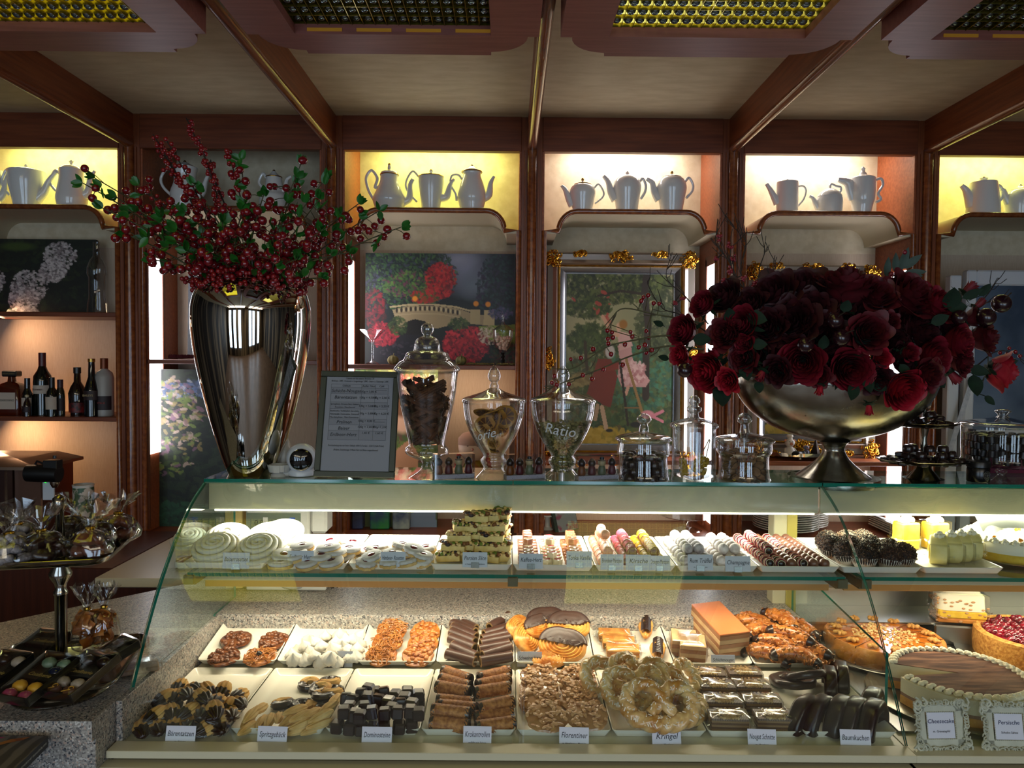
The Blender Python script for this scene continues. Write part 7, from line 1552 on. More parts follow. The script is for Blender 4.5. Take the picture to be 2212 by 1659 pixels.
# Baiser
def kissm():
    b = MB(); prof = [(.001, 0), (.0165, 0), (.0185, .004), (.0175, .009), (.013, .014), (.0075, .019), (.003, .024), (.0004, .027)]
    n = 32; vs = []
    for i, (r, z) in enumerate(prof):
        for k in range(n): a = 2*PI*k/n; q = r*(1+.13*math.cos(8*(a+z*45))); vs.append((q*math.cos(a), q*math.sin(a), z))
    b.add(vs, [(i*n+k, i*n+(k+1) % n, (i+1)*n+(k+1) % n, (i+1)*n+k) for i in range(len(prof)-1) for k in range(n)]); return b.mesh('kiss', MER, 80)
km = kissm()
ks = [(1220, 460, 0), (1300, 470, 0), (1400, 475, 0), (1500, 475, 0), (1620, 450, 0), (1240, 400, 0), (1320, 410, 0), (1310, 330, 0), (1420, 310, 0), (1290, 370, 1), (1400, 380, 1), (1490, 350, 1), (1520, 300, 0), (1560, 400, 0), (1650, 300, 0), (1640, 360, 0), (1600, 330, 1), (1480, 400, 1), (1350, 440, 1), (1450, 450, 1), (1580, 450, 0), (1530, 360, 1), (1200, 430, 0), (1360, 350, 1), (1630, 400, 0), (1560, 340, 1)]
for x, y, l in ks: px, py = zz6(x, y); single('meringue', km, 'small piped white meringue kiss in the Baiser tray', 'meringue', at(px, py, AB_, .008+.012*l, rz=U(0, 6), rx=U(-.4, .4), ry=U(-.4, .4), s=U(.9, 1.15)), 'small meringues')
# palmiers
def palm(choc):
    b = MB(); b2 = MB()
    out = [(.062*math.cos(t)*(1-.10*math.sin(t)), .043*math.sin(t)+(.010*abs(math.cos(t)) if math.sin(t) > 0 else 0)) for t in [2*PI*k/44 for k in range(44)]]
    rings = []
    for j, s_ in enumerate([1.0, 1.01, .97, .9, .84, .77, .70, .62, .54, .46, .38, .3, .2, .1]):
        z = [-.006, .0, .005][j] if j < 3 else .0045+.0042*(j % 2)
        rings.append([(x*s_, y*s_, z) for x, y in out])
    b.loft(rings, 0, None, True, True)
    lim = .30
    rings = [[(x*s_, max(y*s_, .006+.006*math.sin(x*130)), z) for x, y in out] for s_, z in ((1.02, -.003), (1.035, .002), (1.0, .0085), (.9, .0112), (.8, .0098), (.68, .0115), (.5, .0102), (.3, .0115), (.05, .0112))]
    b2.loft(rings, 0, None, True, True); return b.mesh('palmier', PUFF, 60), b2.mesh('palmier_choc', M_('matt_chocolate', '#2c1814', '#38211a', scale=30, rough=.4), 60)
pm = palm(1)
for x, y, h, rx, rz, s_, ch, lb in ((1055, 380, .034, .62, -.35, 1.0, 1, 'largest pastry in front, upper half chocolate'), (1100, 240, .048, .55, -.1, .9, 1, 'pastry at the back right, mostly chocolate'), (800, 330, .026, .7, 1.25, .85, 0, 'golden pastry at the left'), (940, 205, .045, .6, .1, .85, 1, 'pastry at the rear with a chocolate edge'), (740, 250, .03, .7, 1.0, .7, 0, 'small golden pastry at the far left'), (890, 240, .040, .65, .5, .7, 1, 'chocolate ended pastry in the middle'), (960, 480, .016, .2, .2, .7, 0, 'golden pastry lying under the large one')):
    px, py = zz7(x, y); e = root('pig_ear_pastry', 'flaky coiled puff pastry, ' + lb, 'pastry', at(px, py, AB_, h, rz=rz, rx=rx, s=s_), 'pig ear pastries'); link('puff_pastry', pm[0], e)
    if ch: link('chocolate_half', pm[1], e)
# wrapped puff slices, logs
b = MB(); b.box(-.042, .042, -.02, .02, 0, .007, .002); b.box(-.041, .041, -.019, .019, .007, .012, .001, 1); b.box(-.042, .042, -.02, .02, .012, .019, .002); psl = b.mesh('puff_slice', [PUFF, M_('apricot', '#b86a1c', rough=.2, coat=.4)]); pfl = filmm(.084, .04, .02, 7, .006)
for x, y, lb in ((1430, 330, 'rear'), (1460, 385, 'middle'), (1490, 440, 'front')): px, py = zz7(x, y); e = root('puff_slice', 'film wrapped apricot puff slice, %s of three' % lb, 'pastry', at(px, py, AB_, .006, rz=-.06), 'wrapped puff slices'); link('pastry', psl, e); link('film_wrap', pfl, e)
lgm = ridged(-.034, .034, .068, .0165, .9, 5, N=18).mesh('log', PUFF, 70); b = MB(); b.grid(lambda u, v: (-.027+.054*v, .0125*(u-.5)*1.6, .0155*math.cos((u-.5)*1.9)-.0005+.0008*math.sin(v*60)), 8, 30); lgc = b.mesh('log_choc', pawc.materials[0], 60)
for x, y, lb in ((1660, 260, 'rear'), (1745, 420, 'front')): px, py = zz7(x, y); e = root('filled_log', 'puff pastry log with a ribbed chocolate top, ' + lb, 'pastry', at(px, py, AB_, .024, rz=R(78), s=1.35), 'chocolate topped logs'); link('pastry', lgm, e); link('chocolate_top', lgc, e)
NG1 = M_('light_nougat', '#8a5a38', '#9a6844', scale=30, rough=.4); NG2 = M_('pale_nougat', '#c09a6e', '#caa87c', scale=30, rough=.45); NGT = M_('nougat_top', '#a05a30', '#b87044', scale=6, rough=.3, coat=.2)
b = MB()
for k, mi in enumerate([0, 1, 0, 1]): b.box(-.032, .032, -.030, .030, .011*k, .011*(k+1), .0006, mi)
ngs = b.mesh('nougat_piece', [NG1, NG2]); nfl = filmm(.064, .06, .045, 9, .006)
for x, y, lb in ((1930, 420, 'rear, lying'), (1990, 455, 'front')): px, py = zz7(x, y); e = root('nougat_piece', 'film wrapped layered nougat piece, ' + lb, 'nougat', at(px, py, AB_, .006, rz=-.15), 'wrapped nougat'); link('layers', ngs, e); link('film_wrap', nfl, e)
b = MB()
for k, mi in enumerate([0, 1, 0, 1, 0]): b.box(-.042, .042, -.075, .085, .012*k, .012*(k+1), .0008, mi)
b.box(-.0425, .0425, -.0755, .0855, .060, .066, .003, 2); px, py = zz8(255, 430); nb = at(px, py, AB_, .004, rz=R(13)); single('nougat_block', b.mesh('nougat_block', [NG1, NG2, NGT]), 'large block of striped layer nougat with a smooth milk chocolate top', 'nougat', nb @ Matrix.Translation((0, .07, .004)))
# almond horns
def hornm(seed):
    rr = random.Random(seed); c = csmooth([(-.05, -.012, 0), (-.028, .002, .003), (0, .008, .005), (.028, .002, .003), (.05, -.012, 0)], 6); N = len(c); rad = [.008+.0105*math.sin(PI*i/(N-1))**.8 for i in range(N)]
    b = MB(); b.tube(c, rad, 16, 0, flat=.8, up=(0, 0, 1))
    for _ in range(120):
        i = rr.randrange(N); a = rr.random()*6.28; r_ = rad[i]; b.lathe([(.0003, .001), (.0055, .0008), (.006, 0)], 8, 1, Matrix.Translation(c[i]+Vector((rr.uniform(-.003, .003), r_*math.sin(a)*1.0, r_*.82*math.cos(a)))) @ E(-a+rr.uniform(-.5, .5), rr.uniform(-.4, .4), rr.random()*6) @ Matrix.Diagonal((1, .62, 1, 1)))
    return b.mesh('horn', [CAR, ALMB], 60)
hm_ = [hornm(1), hornm(2)]; b = MB()
for sx in (-1, 1): b.tube([(sx*.042, -.009, .001), (sx*.05, -.013, 0), (sx*.054, -.015, 0)], [.0145, .011, .006], 12)
hmc = b.mesh('horn_tips', pawc.materials[0], 60)
for k, (x, y, l, rz, lb) in enumerate(((380, 200, 1, -.1, 'rear left'), (450, 260, 1, .3, 'upper left'), (590, 190, 2, -1.1, 'topmost'), (650, 290, 2, -.55, 'long one across the middle'), (700, 240, 1, -.8, 'rear right'), (480, 420, 0, -.5, 'front left'), (680, 430, 1, -.4, 'front middle'), (560, 350, 1, -.6, 'centre'), (780, 450, 0, -.3, 'front right'), (760, 380, 1, -.5, 'right'))):
    px, py = zz8(x, y); e = root('almond_horn', 'almond flake covered horn with chocolate tips, ' + lb, 'pastry', at(px, py, AB_, .018+.016*l, rz=rz, rx=U(-.3, .3), s=1.12), 'almond horns'); link('crust', hm_[k % 2], e); link('chocolate_tips', hmc, e)
# ================================================================ UPPER SHELF
uz3 = lambda x, y: (380+x*.3345, 1020+y*.3345)
uz4 = lambda x, y: (1100+x*.3345, 1020+y*.3345)
b = MB(); pts = []; rad = []
for k in range(150): t = k/149; a = t*2*PI*4.6; q = .052*(1-t)+.002; pts.append((q*math.cos(a), q*math.sin(a), .008+.016*t+.010*math.sin(t*PI))); rad.append(.0064)
b.tube(pts, rad, 12, 0); b.lathe([(.001, 0), (.05, 0), (.05, .01), (.03, .02), (.001, .026)], 30); msm = b.mesh('rosette', MER, 70)
for x, y, l, lb in ((260, 540, 0, 'front left'), (540, 545, 0, 'front right'), (330, 470, 0, 'back left'), (600, 465, 0, 'back right'), (90, 470, 0, 'at the side glass, rear'), (690, 440, 0, 'rearmost, right')):
    px, py = uz3(x, y+10)
    single('meringue_rosette', msm, 'large white spiral piped meringue rosette, ' + lb, 'meringue', at(px, py, AU, .012+.012*l, rz=0, rx=.40, s=1.08 if x != 90 else .8, lift=.026+.012*l) @ E(0, 0, U(0, 6)), 'meringue rosettes')
def sugc(scal, r, hole):
    b = MB(); rf_ = (lambda a, i: 1+.06*math.cos(scal*a)) if scal else (lambda a, i: 1-.05*math.cos(a)+.05*abs(math.sin(a)))
    b.lathe([(.001, 0), (r, 0), (r*1.02, .004), (r, .007)], 40, 0, rf=rf_); b.lathe([(r*.97, .0075), (r*1.02, .010), (r*.98, .014), (r*.9, .0155), (hole*1.05, .0158)], 40, 1, rf=rf_, cap=False); s_ = b.mesh('sugar_cookie', [BUTL, SUG], 60)
    b = MB(); b.lathe([(hole*1.1, .0145), (hole*.6, .0162), (.001, .0165)], 20, 0, rf=lambda a, i: 1+.15*abs(math.cos(a*1.5))); return s_, b.mesh('jam', JAM)
ec = sugc(0, .029, .0095); hc = sugc(12, .025, .009)
for x, y, l in ((680, 610, 0), (700, 560, 1), (820, 500, 2), (1000, 470, 1), (1140, 480, 1), (990, 510, 2), (1120, 520, 1), (940, 560, 1), (1030, 545, 1), (1090, 560, 0), (1010, 600, 0), (860, 600, 0), (780, 560, 1)):
    px, py = uz3(x, y); e = root('jam_cookie', 'sugar dusted oval cookie with red jam centre on the strawberry heart tray', 'cookie', at(px, py, AU, .010+.011*l, rz=U(-.4, .4), rx=U(-.05, .25), ry=U(-.15, .15)), 'strawberry heart cookies'); link('cookie', ec[0], e); link('jam', ec[1], e)
for x, y, l in ((1230, 605, 0), (1270, 565, 1), (1235, 530, 0), (1320, 510, 1), (1460, 495, 2), (1530, 520, 2), (1620, 510, 1), (1590, 560, 1), (1600, 590, 0), (1500, 600, 0), (1400, 550, 1), (1290, 520, 1), (1380, 600, 0), (1480, 550, 1)):
    px, py = uz3(x, y); e = root('jam_rosette', 'sugar dusted scalloped cookie with raspberry jam on the rosette tray', 'cookie', at(px, py, AU, .010+.011*l, rz=U(-.4, .4), rx=U(-.05, .3), ry=U(-.2, .2)), 'raspberry rosettes'); link('cookie', hc[0], e); link('jam', hc[1], e)
CRN = M_('crumble_top', '#dcb068', '#f0d498', scale=60, rough=.7, bump=.5); SPG = M_('sponge', '#d4b468', '#e6cc88', scale=50, rough=.8); 
def psm(seed):
    rr = random.Random(seed); b = MB(); b.box(-.031, .031, -.021, .021, 0, .016, .001, 0); cols = [1, 1, 2, 3, 4]
    for _ in range(90): b.sphere((0, 0, 0), rr.uniform(.003, .007), 7, 5, cols[rr.randrange(5)], TR(rr.uniform(-.031, .031), rr.uniform(-.022, .019), .017+.006*rr.random(), 0, 0, rr.random()*6, (1.3, .9, .8)))
    return b.mesh('persian', [SPG, CRN, M_('pistachio', '#6a7a24', rough=.6), M_('hazelnut', '#7a4a24', rough=.5), M_('raisin', '#2c1c24', rough=.5)], 50)
pss = [psm(1), psm(2), psm(3)]
lay = [[(1770, 590), (1850, 600), (1930, 600), (2080, 595), (2020, 600)], [(1790, 530), (1880, 530), (1990, 530), (2090, 535)], [(1830, 470), (1930, 465), (2040, 465)], [(1860, 405), (1960, 400), (2060, 410)], [(1940, 355), (2020, 370)]]
for l, row in enumerate(lay):
    for k, (x, y) in enumerate(row):
        X_ = P(*uz3(x, y), 1.87).x; single('persian_slice', pss[(k+l) % 3], 'nut topped crumble bar, layer %s of the tall Persian slice pile' % ['one', 'two', 'three', 'four', 'five'][l], 'cake slice', Matrix.Translation((X_, 1.865+.012*l+.01*(k % 2), 1.0935+.0225*l)) @ E(U(-.08, .08), U(-.10, .10), U(-.3, .3)) @ Matrix.Scale(.96, 4), 'Persian slices, layer %d' % (l+1))
for k in range(5): single('persian_slice', pss[k % 3], 'nut topped crumble bar at the right rear slope of the Persian slice pile', 'cake slice', Matrix.Translation((P(1082, 1180, 1.96).x+U(-.005, .005), 1.95, 1.095+.0225*k)) @ E(0, U(-.2, .2), 1.4), 'Persian slices, rear')
# hearts
def heartm(mat, top):
    pl = [(.0008*16*math.sin(t)**3, .0008*(13*math.cos(t)-5*math.cos(2*t)-2*math.cos(3*t)-math.cos(4*t))) for t in [2*PI*k/28 for k in range(28)]]
    b = MB(); b.loft([[(x*s_, y*s_, z) for x, y in pl] for s_, z in ((.96, 0), (1, .002), (1, .011), (.93, .0135), (.5, .014))], 0)
    b.tube([(-.009, -.002, .0142), (.009, .002, .0142)], .0006, 5, 1); b.tube([(-.008, .003, .0142), (.008, .006, .0142)], .0006, 5, 1); b.tube([(-.006, -.006, .0142), (.007, -.003, .0142)], .0006, 5, 1); return b.mesh('heart', [mat, top], 50)
h1 = heartm(M_('coffee_heart', '#7a4a3c', '#8a5848', scale=20, rough=.4), WCH); h2 = heartm(WCH, M_('pink_dots', '#c03a48')); h3 = heartm(M_('vanilla_heart', '#9a6040', '#a86e4c', scale=20, rough=.4), MKC)
for cx, me, lb in ((-1, h1, 'milk chocolate heart praline with light lines, coffee column'), (0, h2, 'white chocolate heart praline with red specks, middle column'), (1, h3, 'caramel coloured heart praline, tonka vanilla column')):
    for r_ in range(8):
        for s_ in (-1, 1):
            X_ = -.7835+.1985*4.5+cx*.058+s_*.0135; single('heart_praline', me, lb, 'praline', Matrix.Translation((X_, 1.835+.029*r_, 1.0925)) @ E(0, 0, U(-.2, .2)), lb)
    for r_ in range(7): single('heart_praline', me, lb, 'praline', Matrix.Translation((-.7835+.1985*4.5+cx*.058, 1.85+.029*r_, 1.1065)) @ E(U(-.1, .1), 0, U(-.3, .3)), lb)
    for r_ in range(4 if cx else 2): single('heart_praline', me, lb, 'praline', Matrix.Translation((-.7835+.1985*4.5+cx*.058, 1.93+.03*r_, 1.1205)) @ E(U(-.1, .1), 0, U(-.3, .3)), lb)
# marzipan pralines
def cylp(mat, m2, dots):
    b = MB(); b.lathe([(.0105, -.019), (.0125, -.017), (.0125, .017), (.0105, .019)], 20, 0, TR(0, 0, 0, PI/2, 0, 0))
    if dots == 'dot':
        for _ in range(10): b.sphere((0, 0, 0), .0013, 5, 4, 1, TR(U(-.006, .006), U(-.015, .015), .0115))
    else:
        for k in range(5): y = -.014+.007*k; b.tube([(.0128*math.sin(t), y+.003*math.sin(2*t), .0128*math.cos(t)) for t in np.linspace(-1.3, 1.3, 9)], .0009, 5, 1)
    return b.mesh('cyl_praline', [mat, m2], 50)
mp1 = cylp(M_('pink_marzipan', '#b87860', '#c88a70', scale=20, rough=.45), JAM, 'dot'); mp2 = cylp(M_('cherry_praline', '#5a2a2a', '#6a3634', scale=20, rough=.35), M_('pink_swirl', '#c04a68', rough=.4), 'l'); mp3 = cylp(MKC, M_('yellow_drizzle', '#d8b820', rough=.4), 'l')
cx5 = -.7835+.1985*5.5
for me, dx, cols, lb in ((mp1, -.062, 2, 'salmon pink blackberry marzipan cylinder praline with red specks'), (mp2, -.002, 2, 'dark cherry praline cylinder with pink drizzle'), (mp3, .052, 2, 'chocolate cylinder praline with yellow drizzle')):
    for c_ in range(cols):
        for r_ in range(6): single('cylinder_praline', me, lb, 'praline', Matrix.Translation((cx5+dx+(c_-.5)*.027, 1.83+.040*r_, 1.105)) @ E(0, U(0, 6) if me is None else U(-.3, .3), U(-.08, .08)), lb)
    for r_ in range(5): single('cylinder_praline', me, lb, 'praline', Matrix.Translation((cx5+dx, 1.845+.040*r_, 1.127)) @ E(U(-.1, .1), U(-.3, .3), U(-.1, .1)), lb)
    if me is mp1:
        for r_ in range(2): single('cylinder_praline', me, lb, 'praline', Matrix.Translation((cx5+dx, 1.93+.042*r_, 1.148)) @ E(U(-.1, .1), 0, U(-.3, .3)), lb)
# truffle balls
def bump(a): return lambda d: 1+a*math.sin(9*d[0]+3*d[2])*math.sin(8*d[1])*math.cos(7*d[2]+2)
b = MB(); b.sphere((0, 0, 0), .0138, 18, 12, disp=bump(.06)); tb1 = b.mesh('sugared', M_('powdered_truffle', '#8a8486', '#c4c0c2', scale=90, rough=.8, bump=.5)); b = MB(); b.sphere((0, 0, 0), .0138, 18, 12, disp=bump(.08)); tb2 = b.mesh('flaked', M_('flaked_truffle', '#c8bab4', '#e2dad6', scale=70, rough=.75, bump=.5))
cx6 = -.7835+.1985*6.5
def balls(me, lb, grp, cx, cols, rows, sp_, z0, y0=1.825, lvl2=True):
    for c_ in range(cols):
        for r_ in range(rows): single('truffle', me, lb, 'truffle', Matrix.Translation((cx+(c_-(cols-1)/2)*sp_+U(-.001, .001), y0+sp_*r_+U(-.001, .001), z0)) @ E(U(0, 6), U(0, 6), 0), grp)
    if lvl2:
        for c_ in range(cols-1):
            for r_ in range(rows-2): single('truffle', me, lb, 'truffle', Matrix.Translation((cx+(c_-(cols-2)/2)*sp_, y0+sp_*(r_+1.3), z0+.021)) @ E(U(0, 6), U(0, 6), 0), grp)
balls(tb1, 'grey white powdered rum truffle ball, left half of its tray', 'rum truffles', cx6-.044, 3, 8, .0285, 1.108, 1.822)
balls(tb2, 'white flaked champagne truffle ball, right half of its tray', 'champagne truffles', cx6+.046, 3, 7, .0285, 1.108, 1.822)
b = MB(); b.sphere((0, 0, 0), .0125, 18, 12); mb_ = b.mesh('milk_truffle', M_('milk_truffle', '#6a4230', '#7c5240', scale=40, rough=.38, coat=.15), 60)
b = MB(); b.sphere((0, 0, 0), .0125, 18, 12); 
for k in range(6): z = -.009+.0036*k; r_ = math.sqrt(max(0, .0127**2-z*z)); b.tube([(r_*math.cos(t), r_*math.sin(t), z+.0012*math.sin(2*t)) for t in [2*PI*j/16 for j in range(16)]], .0008, 4, 1 if k % 2 else 2, closed=True)
sb_ = b.mesh('striped', [DKC, WCH, M_('raspberry_stripe', '#a82038', rough=.4)], 60); cx7 = -.7835+.1985*7.5
for c_, st in enumerate((1, 1, 0, 1, 0, 0)):
    for r_ in range(11): single('truffle', sb_ if st else mb_, 'dark truffle ball striped red and white in the long rows' if st else 'plain milk chocolate truffle ball in the long rows', 'truffle', Matrix.Translation((cx7+(c_-2.5)*.0268, 1.812+.0255*r_, 1.1065)) @ E(U(1.2, 1.9), U(-.6, .6), 0), 'striped truffles' if st else 'milk truffles')
for r_ in range(7): single('truffle', sb_, 'dark truffle ball striped red and white, upper layer at the left of the long rows', 'truffle', Matrix.Translation((cx7-.0536, 1.86+.0255*r_, 1.128)) @ E(U(1, 2), U(-.6, .6), 0), 'striped truffles, upper layer')
# sprinkled truffles
SPR = speckle('chocolate_sprinkles', '#1a100c', [(.45, '#2c1a12'), (.7, '#4a3020'), (.9, '#6a4a30')], 420, .75); b = MB(); b.sphere((0, 0, .024), .0272, 26, 18, disp=lambda d: 1); rr = random.Random(3)
for _ in range(700):
    th = math.acos(rr.uniform(-.2, 1)); ph = rr.random()*6.28; d = Vector((math.sin(th)*math.cos(ph), math.sin(th)*math.sin(ph), math.cos(th))); b.tube([Vector((0, 0, .024))+d*.0278-Vector((rr.uniform(-1, 1), rr.uniform(-1, 1), rr.uniform(-1, 1)))*.0022, Vector((0, 0, .024))+d*.0282+Vector((rr.uniform(-1, 1), rr.uniform(-1, 1), rr.uniform(-1, 1)))*.0022], .0009, 4)
spm = b.mesh('sprinkled_ball', SPR, 60); b = MB(); b.lathe([(.019, 0), (.0225, .008), (.0275, .022)], 60, 0, rf=lambda a, i: 1+.045*math.cos(30*a)*(i > 0), cap=False); b.lathe([(.001, 0), (.019, 0)], 60); cup = b.mesh('paper_cup', M_('pleated_paper', '#d4c8bc', '#b08060', scale=50, rough=.8, ramp=(.55, .65)), 80)
cx8 = -.7835+.1985*8.5
pos = [(-.062, 1.90), (-.044, 1.85), (-.02, 1.81), (-.045, 1.96), (-.012, 1.905), (.02, 1.86), (.042, 1.815), (.005, 1.965), (.045, 1.915), (.074, 1.87), (.055, 1.975), (.085, 1.83)]
for k, (dx, y) in enumerate(pos): e = root('sprinkled_truffle', 'big truffle ball rolled in chocolate sprinkles, in a pleated paper cup', 'truffle', Matrix.Translation((cx8+dx-.005, y+.02, 1.0915)) @ E(U(-.15, .15), U(-.1, .1), U(0, 6)) @ Matrix.Scale(1.1, 4), 'sprinkled truffles'); link('ball', spm, e); link('paper_cup', cup, e)
# cream rolls
YCR = M_('vanilla_cream', '#e2cf7a', '#ecdc98', scale=30, rough=.6); YSP = M_('yellow_sponge', '#d8a824', '#e8c040', scale=60, rough=.8)
def puffcream(b, x, y, z, s_=1, mi=1):
    for k in range(5): a = k*1.25; b.sphere((x+.007*s_*math.cos(a), y+.007*s_*math.sin(a), z+.003*s_), .006*s_, 9, 6, mi)
    b.sphere((x, y, z+.009*s_), .006*s_, 9, 6, mi)
def rollslice():
    b = MB(); b.lathe([(.001, -.019), (.034, -.019), (.036, -.016), (.036, .016), (.034, .019), (.001, .019)], 36, 0, TR(0, 0, .034, 0, PI/2, 0), rf=lambda a, i: 1+.01*math.sin(5*a))
    sp_ = [((.004+.0042*t)*math.cos(t), (.004+.0042*t)*math.sin(t)) for t in np.linspace(0, 6.8, 40)]
    b.tube([(-.0195, u, .034+v) for u, v in sp_], .0015, 5, 2); puffcream(b, 0, -.006, .068); puffcream(b, .004, .01, .066); return b.mesh('roll_slice', [YCR, CRM, YSP], 60)
rs_ = rollslice(); rf_ = filmm(.04, .07, .05, 12, .004)
for k in range(4): e = root('roll_slice', 'pale cream roll slice with piped cream, film wrapped, %s from the left' % ['first', 'second', 'third', 'fourth'][k], 'cake slice', Matrix.Translation((P((2030, 2062, 2090, 2118)[k], 1210, 1.86).x, 1.868+.012*k, 1.0935)) @ E(0, 0, R(-28 if k == 0 else -12)), 'cream roll slices'); link('roll', rs_, e); link('film_wrap', rf_, e)
for k, px in enumerate((1965, 2028)):
    b = MB(); b.box(-.028, .028, -.022, .022, 0, .072, .004, 0); b.box(-.0285, .0285, -.0225, .0225, .022, .028, .002, 2); puffcream(b, -.008, 0, .072, 1.3); puffcream(b, .01, .003, .073, 1.3); e = root('custard_slice', 'bright yellow custard slice topped with white cream, %s of two' % ['left', 'right'][k], 'cake slice', Matrix.Translation((P(px, 1180, 2.0).x, 2.02, 1.0935)) @ E(0, 0, .2), 'custard slices'); link('slice', b.mesh('custard_slice', [YSP, CRM, YCR], 50), e); link('film_band', filmm(.058, .044, .074, 5, .003), e)
# ================================================================ ROUND CAKES
PLT = M_('metal_cake_plate', '#8e8a80', rough=.3, metal=1)
def cplate(X, Y, z, r, lb): b = MB(); b.lathe([(.001, 0), (r*.7, 0), (r, .008), (r*1.01, .0095), (r, .0105), (r*.7, .003), (.001, .003)], 60, cap=False); return single('cake_plate', b.mesh('cake_plate', PLT), lb, 'plate', Matrix.Translation((X, Y, z)), 'metal cake plates')
def wedge(r, a0, a1, z0, z1, mi, b, n=40, rj_=0.0, ins=0):
    full = a1-a0 > 6.2; P2 = [] if full else [(0, 0)]
    for k in range(n+(0 if full else 1)): a = a0+(a1-a0)*k/n; P2.append(((r-ins)*(1+rj_*math.sin(13*a))*math.cos(a), (r-ins)*(1+rj_*math.sin(13*a))*math.sin(a)))
    b.prism(P2, z0, z1, 'z', mi)
def walnut(b, x, y, z, mi, s_=1):
    for k in range(7): b.sphere((0, 0, 0), .0045*s_, 7, 5, mi, TR(x+s_*.0075*math.cos(k*.9+.3)*(1 if k else 0), y+s_*.006*math.sin(k*.9)*(1 if k else 0), z+.002, 0, 0, k, (1.3, .8, .9)))
ZP = .8185; XC, YC2 = 1.005, 1.975
cplate(XC, YC2, ZP, .165, 'round metal plate under the walnut cake'); CRU = M_('baked_crust', '#a8601c', '#c88438', scale=30, rough=.6, bump=.3); GLZ = M_('caramel_glaze_top', '#9a4a10', '#b86a1c', scale=14, rough=.15, coat=.6)
e = root('walnut_cake', 'round cut walnut cake with shiny caramel top and golden crust', 'cake', Matrix.Translation((XC, YC2, ZP+.004)))
b = MB(); b.lathe([(.001, 0), (.142, 0), (.148, .02), (.147, .045), (.143, .050), (.136, .048)], 70, 0, rf=lambda a, i: 1+.006*math.sin(17*a), cap=False); link('crust', b.mesh('crust', CRU), e); b = MB(); b.lathe([(.138, .047), (.10, .0495), (.001, .050)], 60); gz = link('glaze', b.mesh('glaze', GLZ), e)
b = MB(); [b.box(-.003, .003, -.003, .003, 0, .003, .001, 0, TR(U(0, 1)**.6*.085*math.cos(a_), U(0, 1)**.6*.085*math.sin(a_), .050, U(0, 3), U(0, 3), 0)) for a_ in [U(0, 6.28) for _ in range(260)]]; link('crumbs', b.mesh('crumbs', CRUMB), e)
WN = M_('walnut_half', '#a87434', '#c89450', scale=90, rough=.6, bump=.4); b = MB(); walnut(b, 0, 0, 0, 0, 1.3); wm_ = b.mesh('walnut', WN)
for k in range(14): a = 2*PI*k/14; link('walnut', wm_, e, TR(.118*math.cos(a), .118*math.sin(a), .052, 0, 0, a))
b = MB(); [b.box(0, .147, -.0006, .0006, .002, .0506, 0, 0, TR(0, 0, 0, 0, 0, 2*PI*k/14+.2)) for k in range(14)]; link('cut_lines', b.mesh('cuts', M_('cut_shadow', '#4a2408', rough=.9)), e)
# tiramisu style cake
XT, YT = 1.050, 1.712
cplate(XT-.01, YT, ZP-.003, .188, 'pale round plate under the cocoa dusted cream cake'); e = root('cream_cake', 'round cream cake dusted with cocoa, cut wedge missing at the left', 'cake', Matrix.Translation((XT, YT, ZP+.002)))
A0, A1 = R(-172), R(158); b = MB(); wedge(.150, A0, A1, 0, .018, 0, b); wedge(.149, A0, A1, .018, .026, 1, b); wedge(.150, A0, A1, .026, .058, 2, b, 60, .004); link('cake_layers', b.mesh('cake_layers', [M_('golden_sponge', '#b87a2c', '#cc9444', scale=60, rough=.85), M_('coffee_cream', '#8a6650', rough=.6), M_('ivory_cream', '#cfc4a4', rough=.6)]), e)
b = MB(); wedge(.136, A0, A1, .058, .0595, 0, b); link('cocoa_top', b.mesh('cocoa_top', M_('cocoa_dust', '#3c1a10', '#8a6048', scale=9, rough=.9, stretch=(1.2, 9, 1), ramp=(.4, .75))), e)
b = MB()
for k in range(44):
    a = A0+.06+(A1-A0-.12)*k/43
    for j in range(4): b.sphere((0, 0, 0), .0082-.001*j, 9, 6, 0, TR((.137+.004*math.sin(j*2))*math.cos(a+.02*j), (.137+.004*math.sin(j*2))*math.sin(a+.02*j), .060+.0022*j, 0, 0, a+j*.7, (1.15, .9, .7)))
link('piped_border', b.mesh('piped_border', CRM), e)
# wedge of cream slice
e = root('cream_slice', 'tall cream cake slice with almonds in film, behind the fruit cake', 'cake slice', Matrix.Translation((P(2082, 1370, 2.05).x, 2.08, ZP+.058)) @ E(0, 0, -.2) )
b = MB(); b.box(-.062, .062, -.035, .035, 0, .012, .003, 0); b.box(-.062, .062, -.035, .035, .012, .035, .004, 1); b.loft([rrect(.124, .07, .02, .035), rrect(.12, .066, .02, .075), rrect(.09, .045, .02, .092)], 2); puffcream(b, -.02, 0, .09, 1.6, 2); puffcream(b, .02, 0, .09, 1.6, 2)
for _ in range(70): b.sphere((0, 0, 0), .0035, 6, 4, 3, TR(U(-.064, .064), -.036, U(.004, .07), 0, 0, 0, (1.4, .5, .8)) if U(0, 1) < .35 else TR(-.063, U(-.035, .035), U(.004, .08)))
link('cake', b.mesh('cream_piece', [CRU, YSP, CRM, ALM], 50), e); link('film_band', filmm(.126, .072, .08, 15, .003), e)
b = MB(); b.box(-.075, .075, -.05, .05, -.058, -.003, .004); link('cake_support', b.mesh('cake_support', STEEL), e)
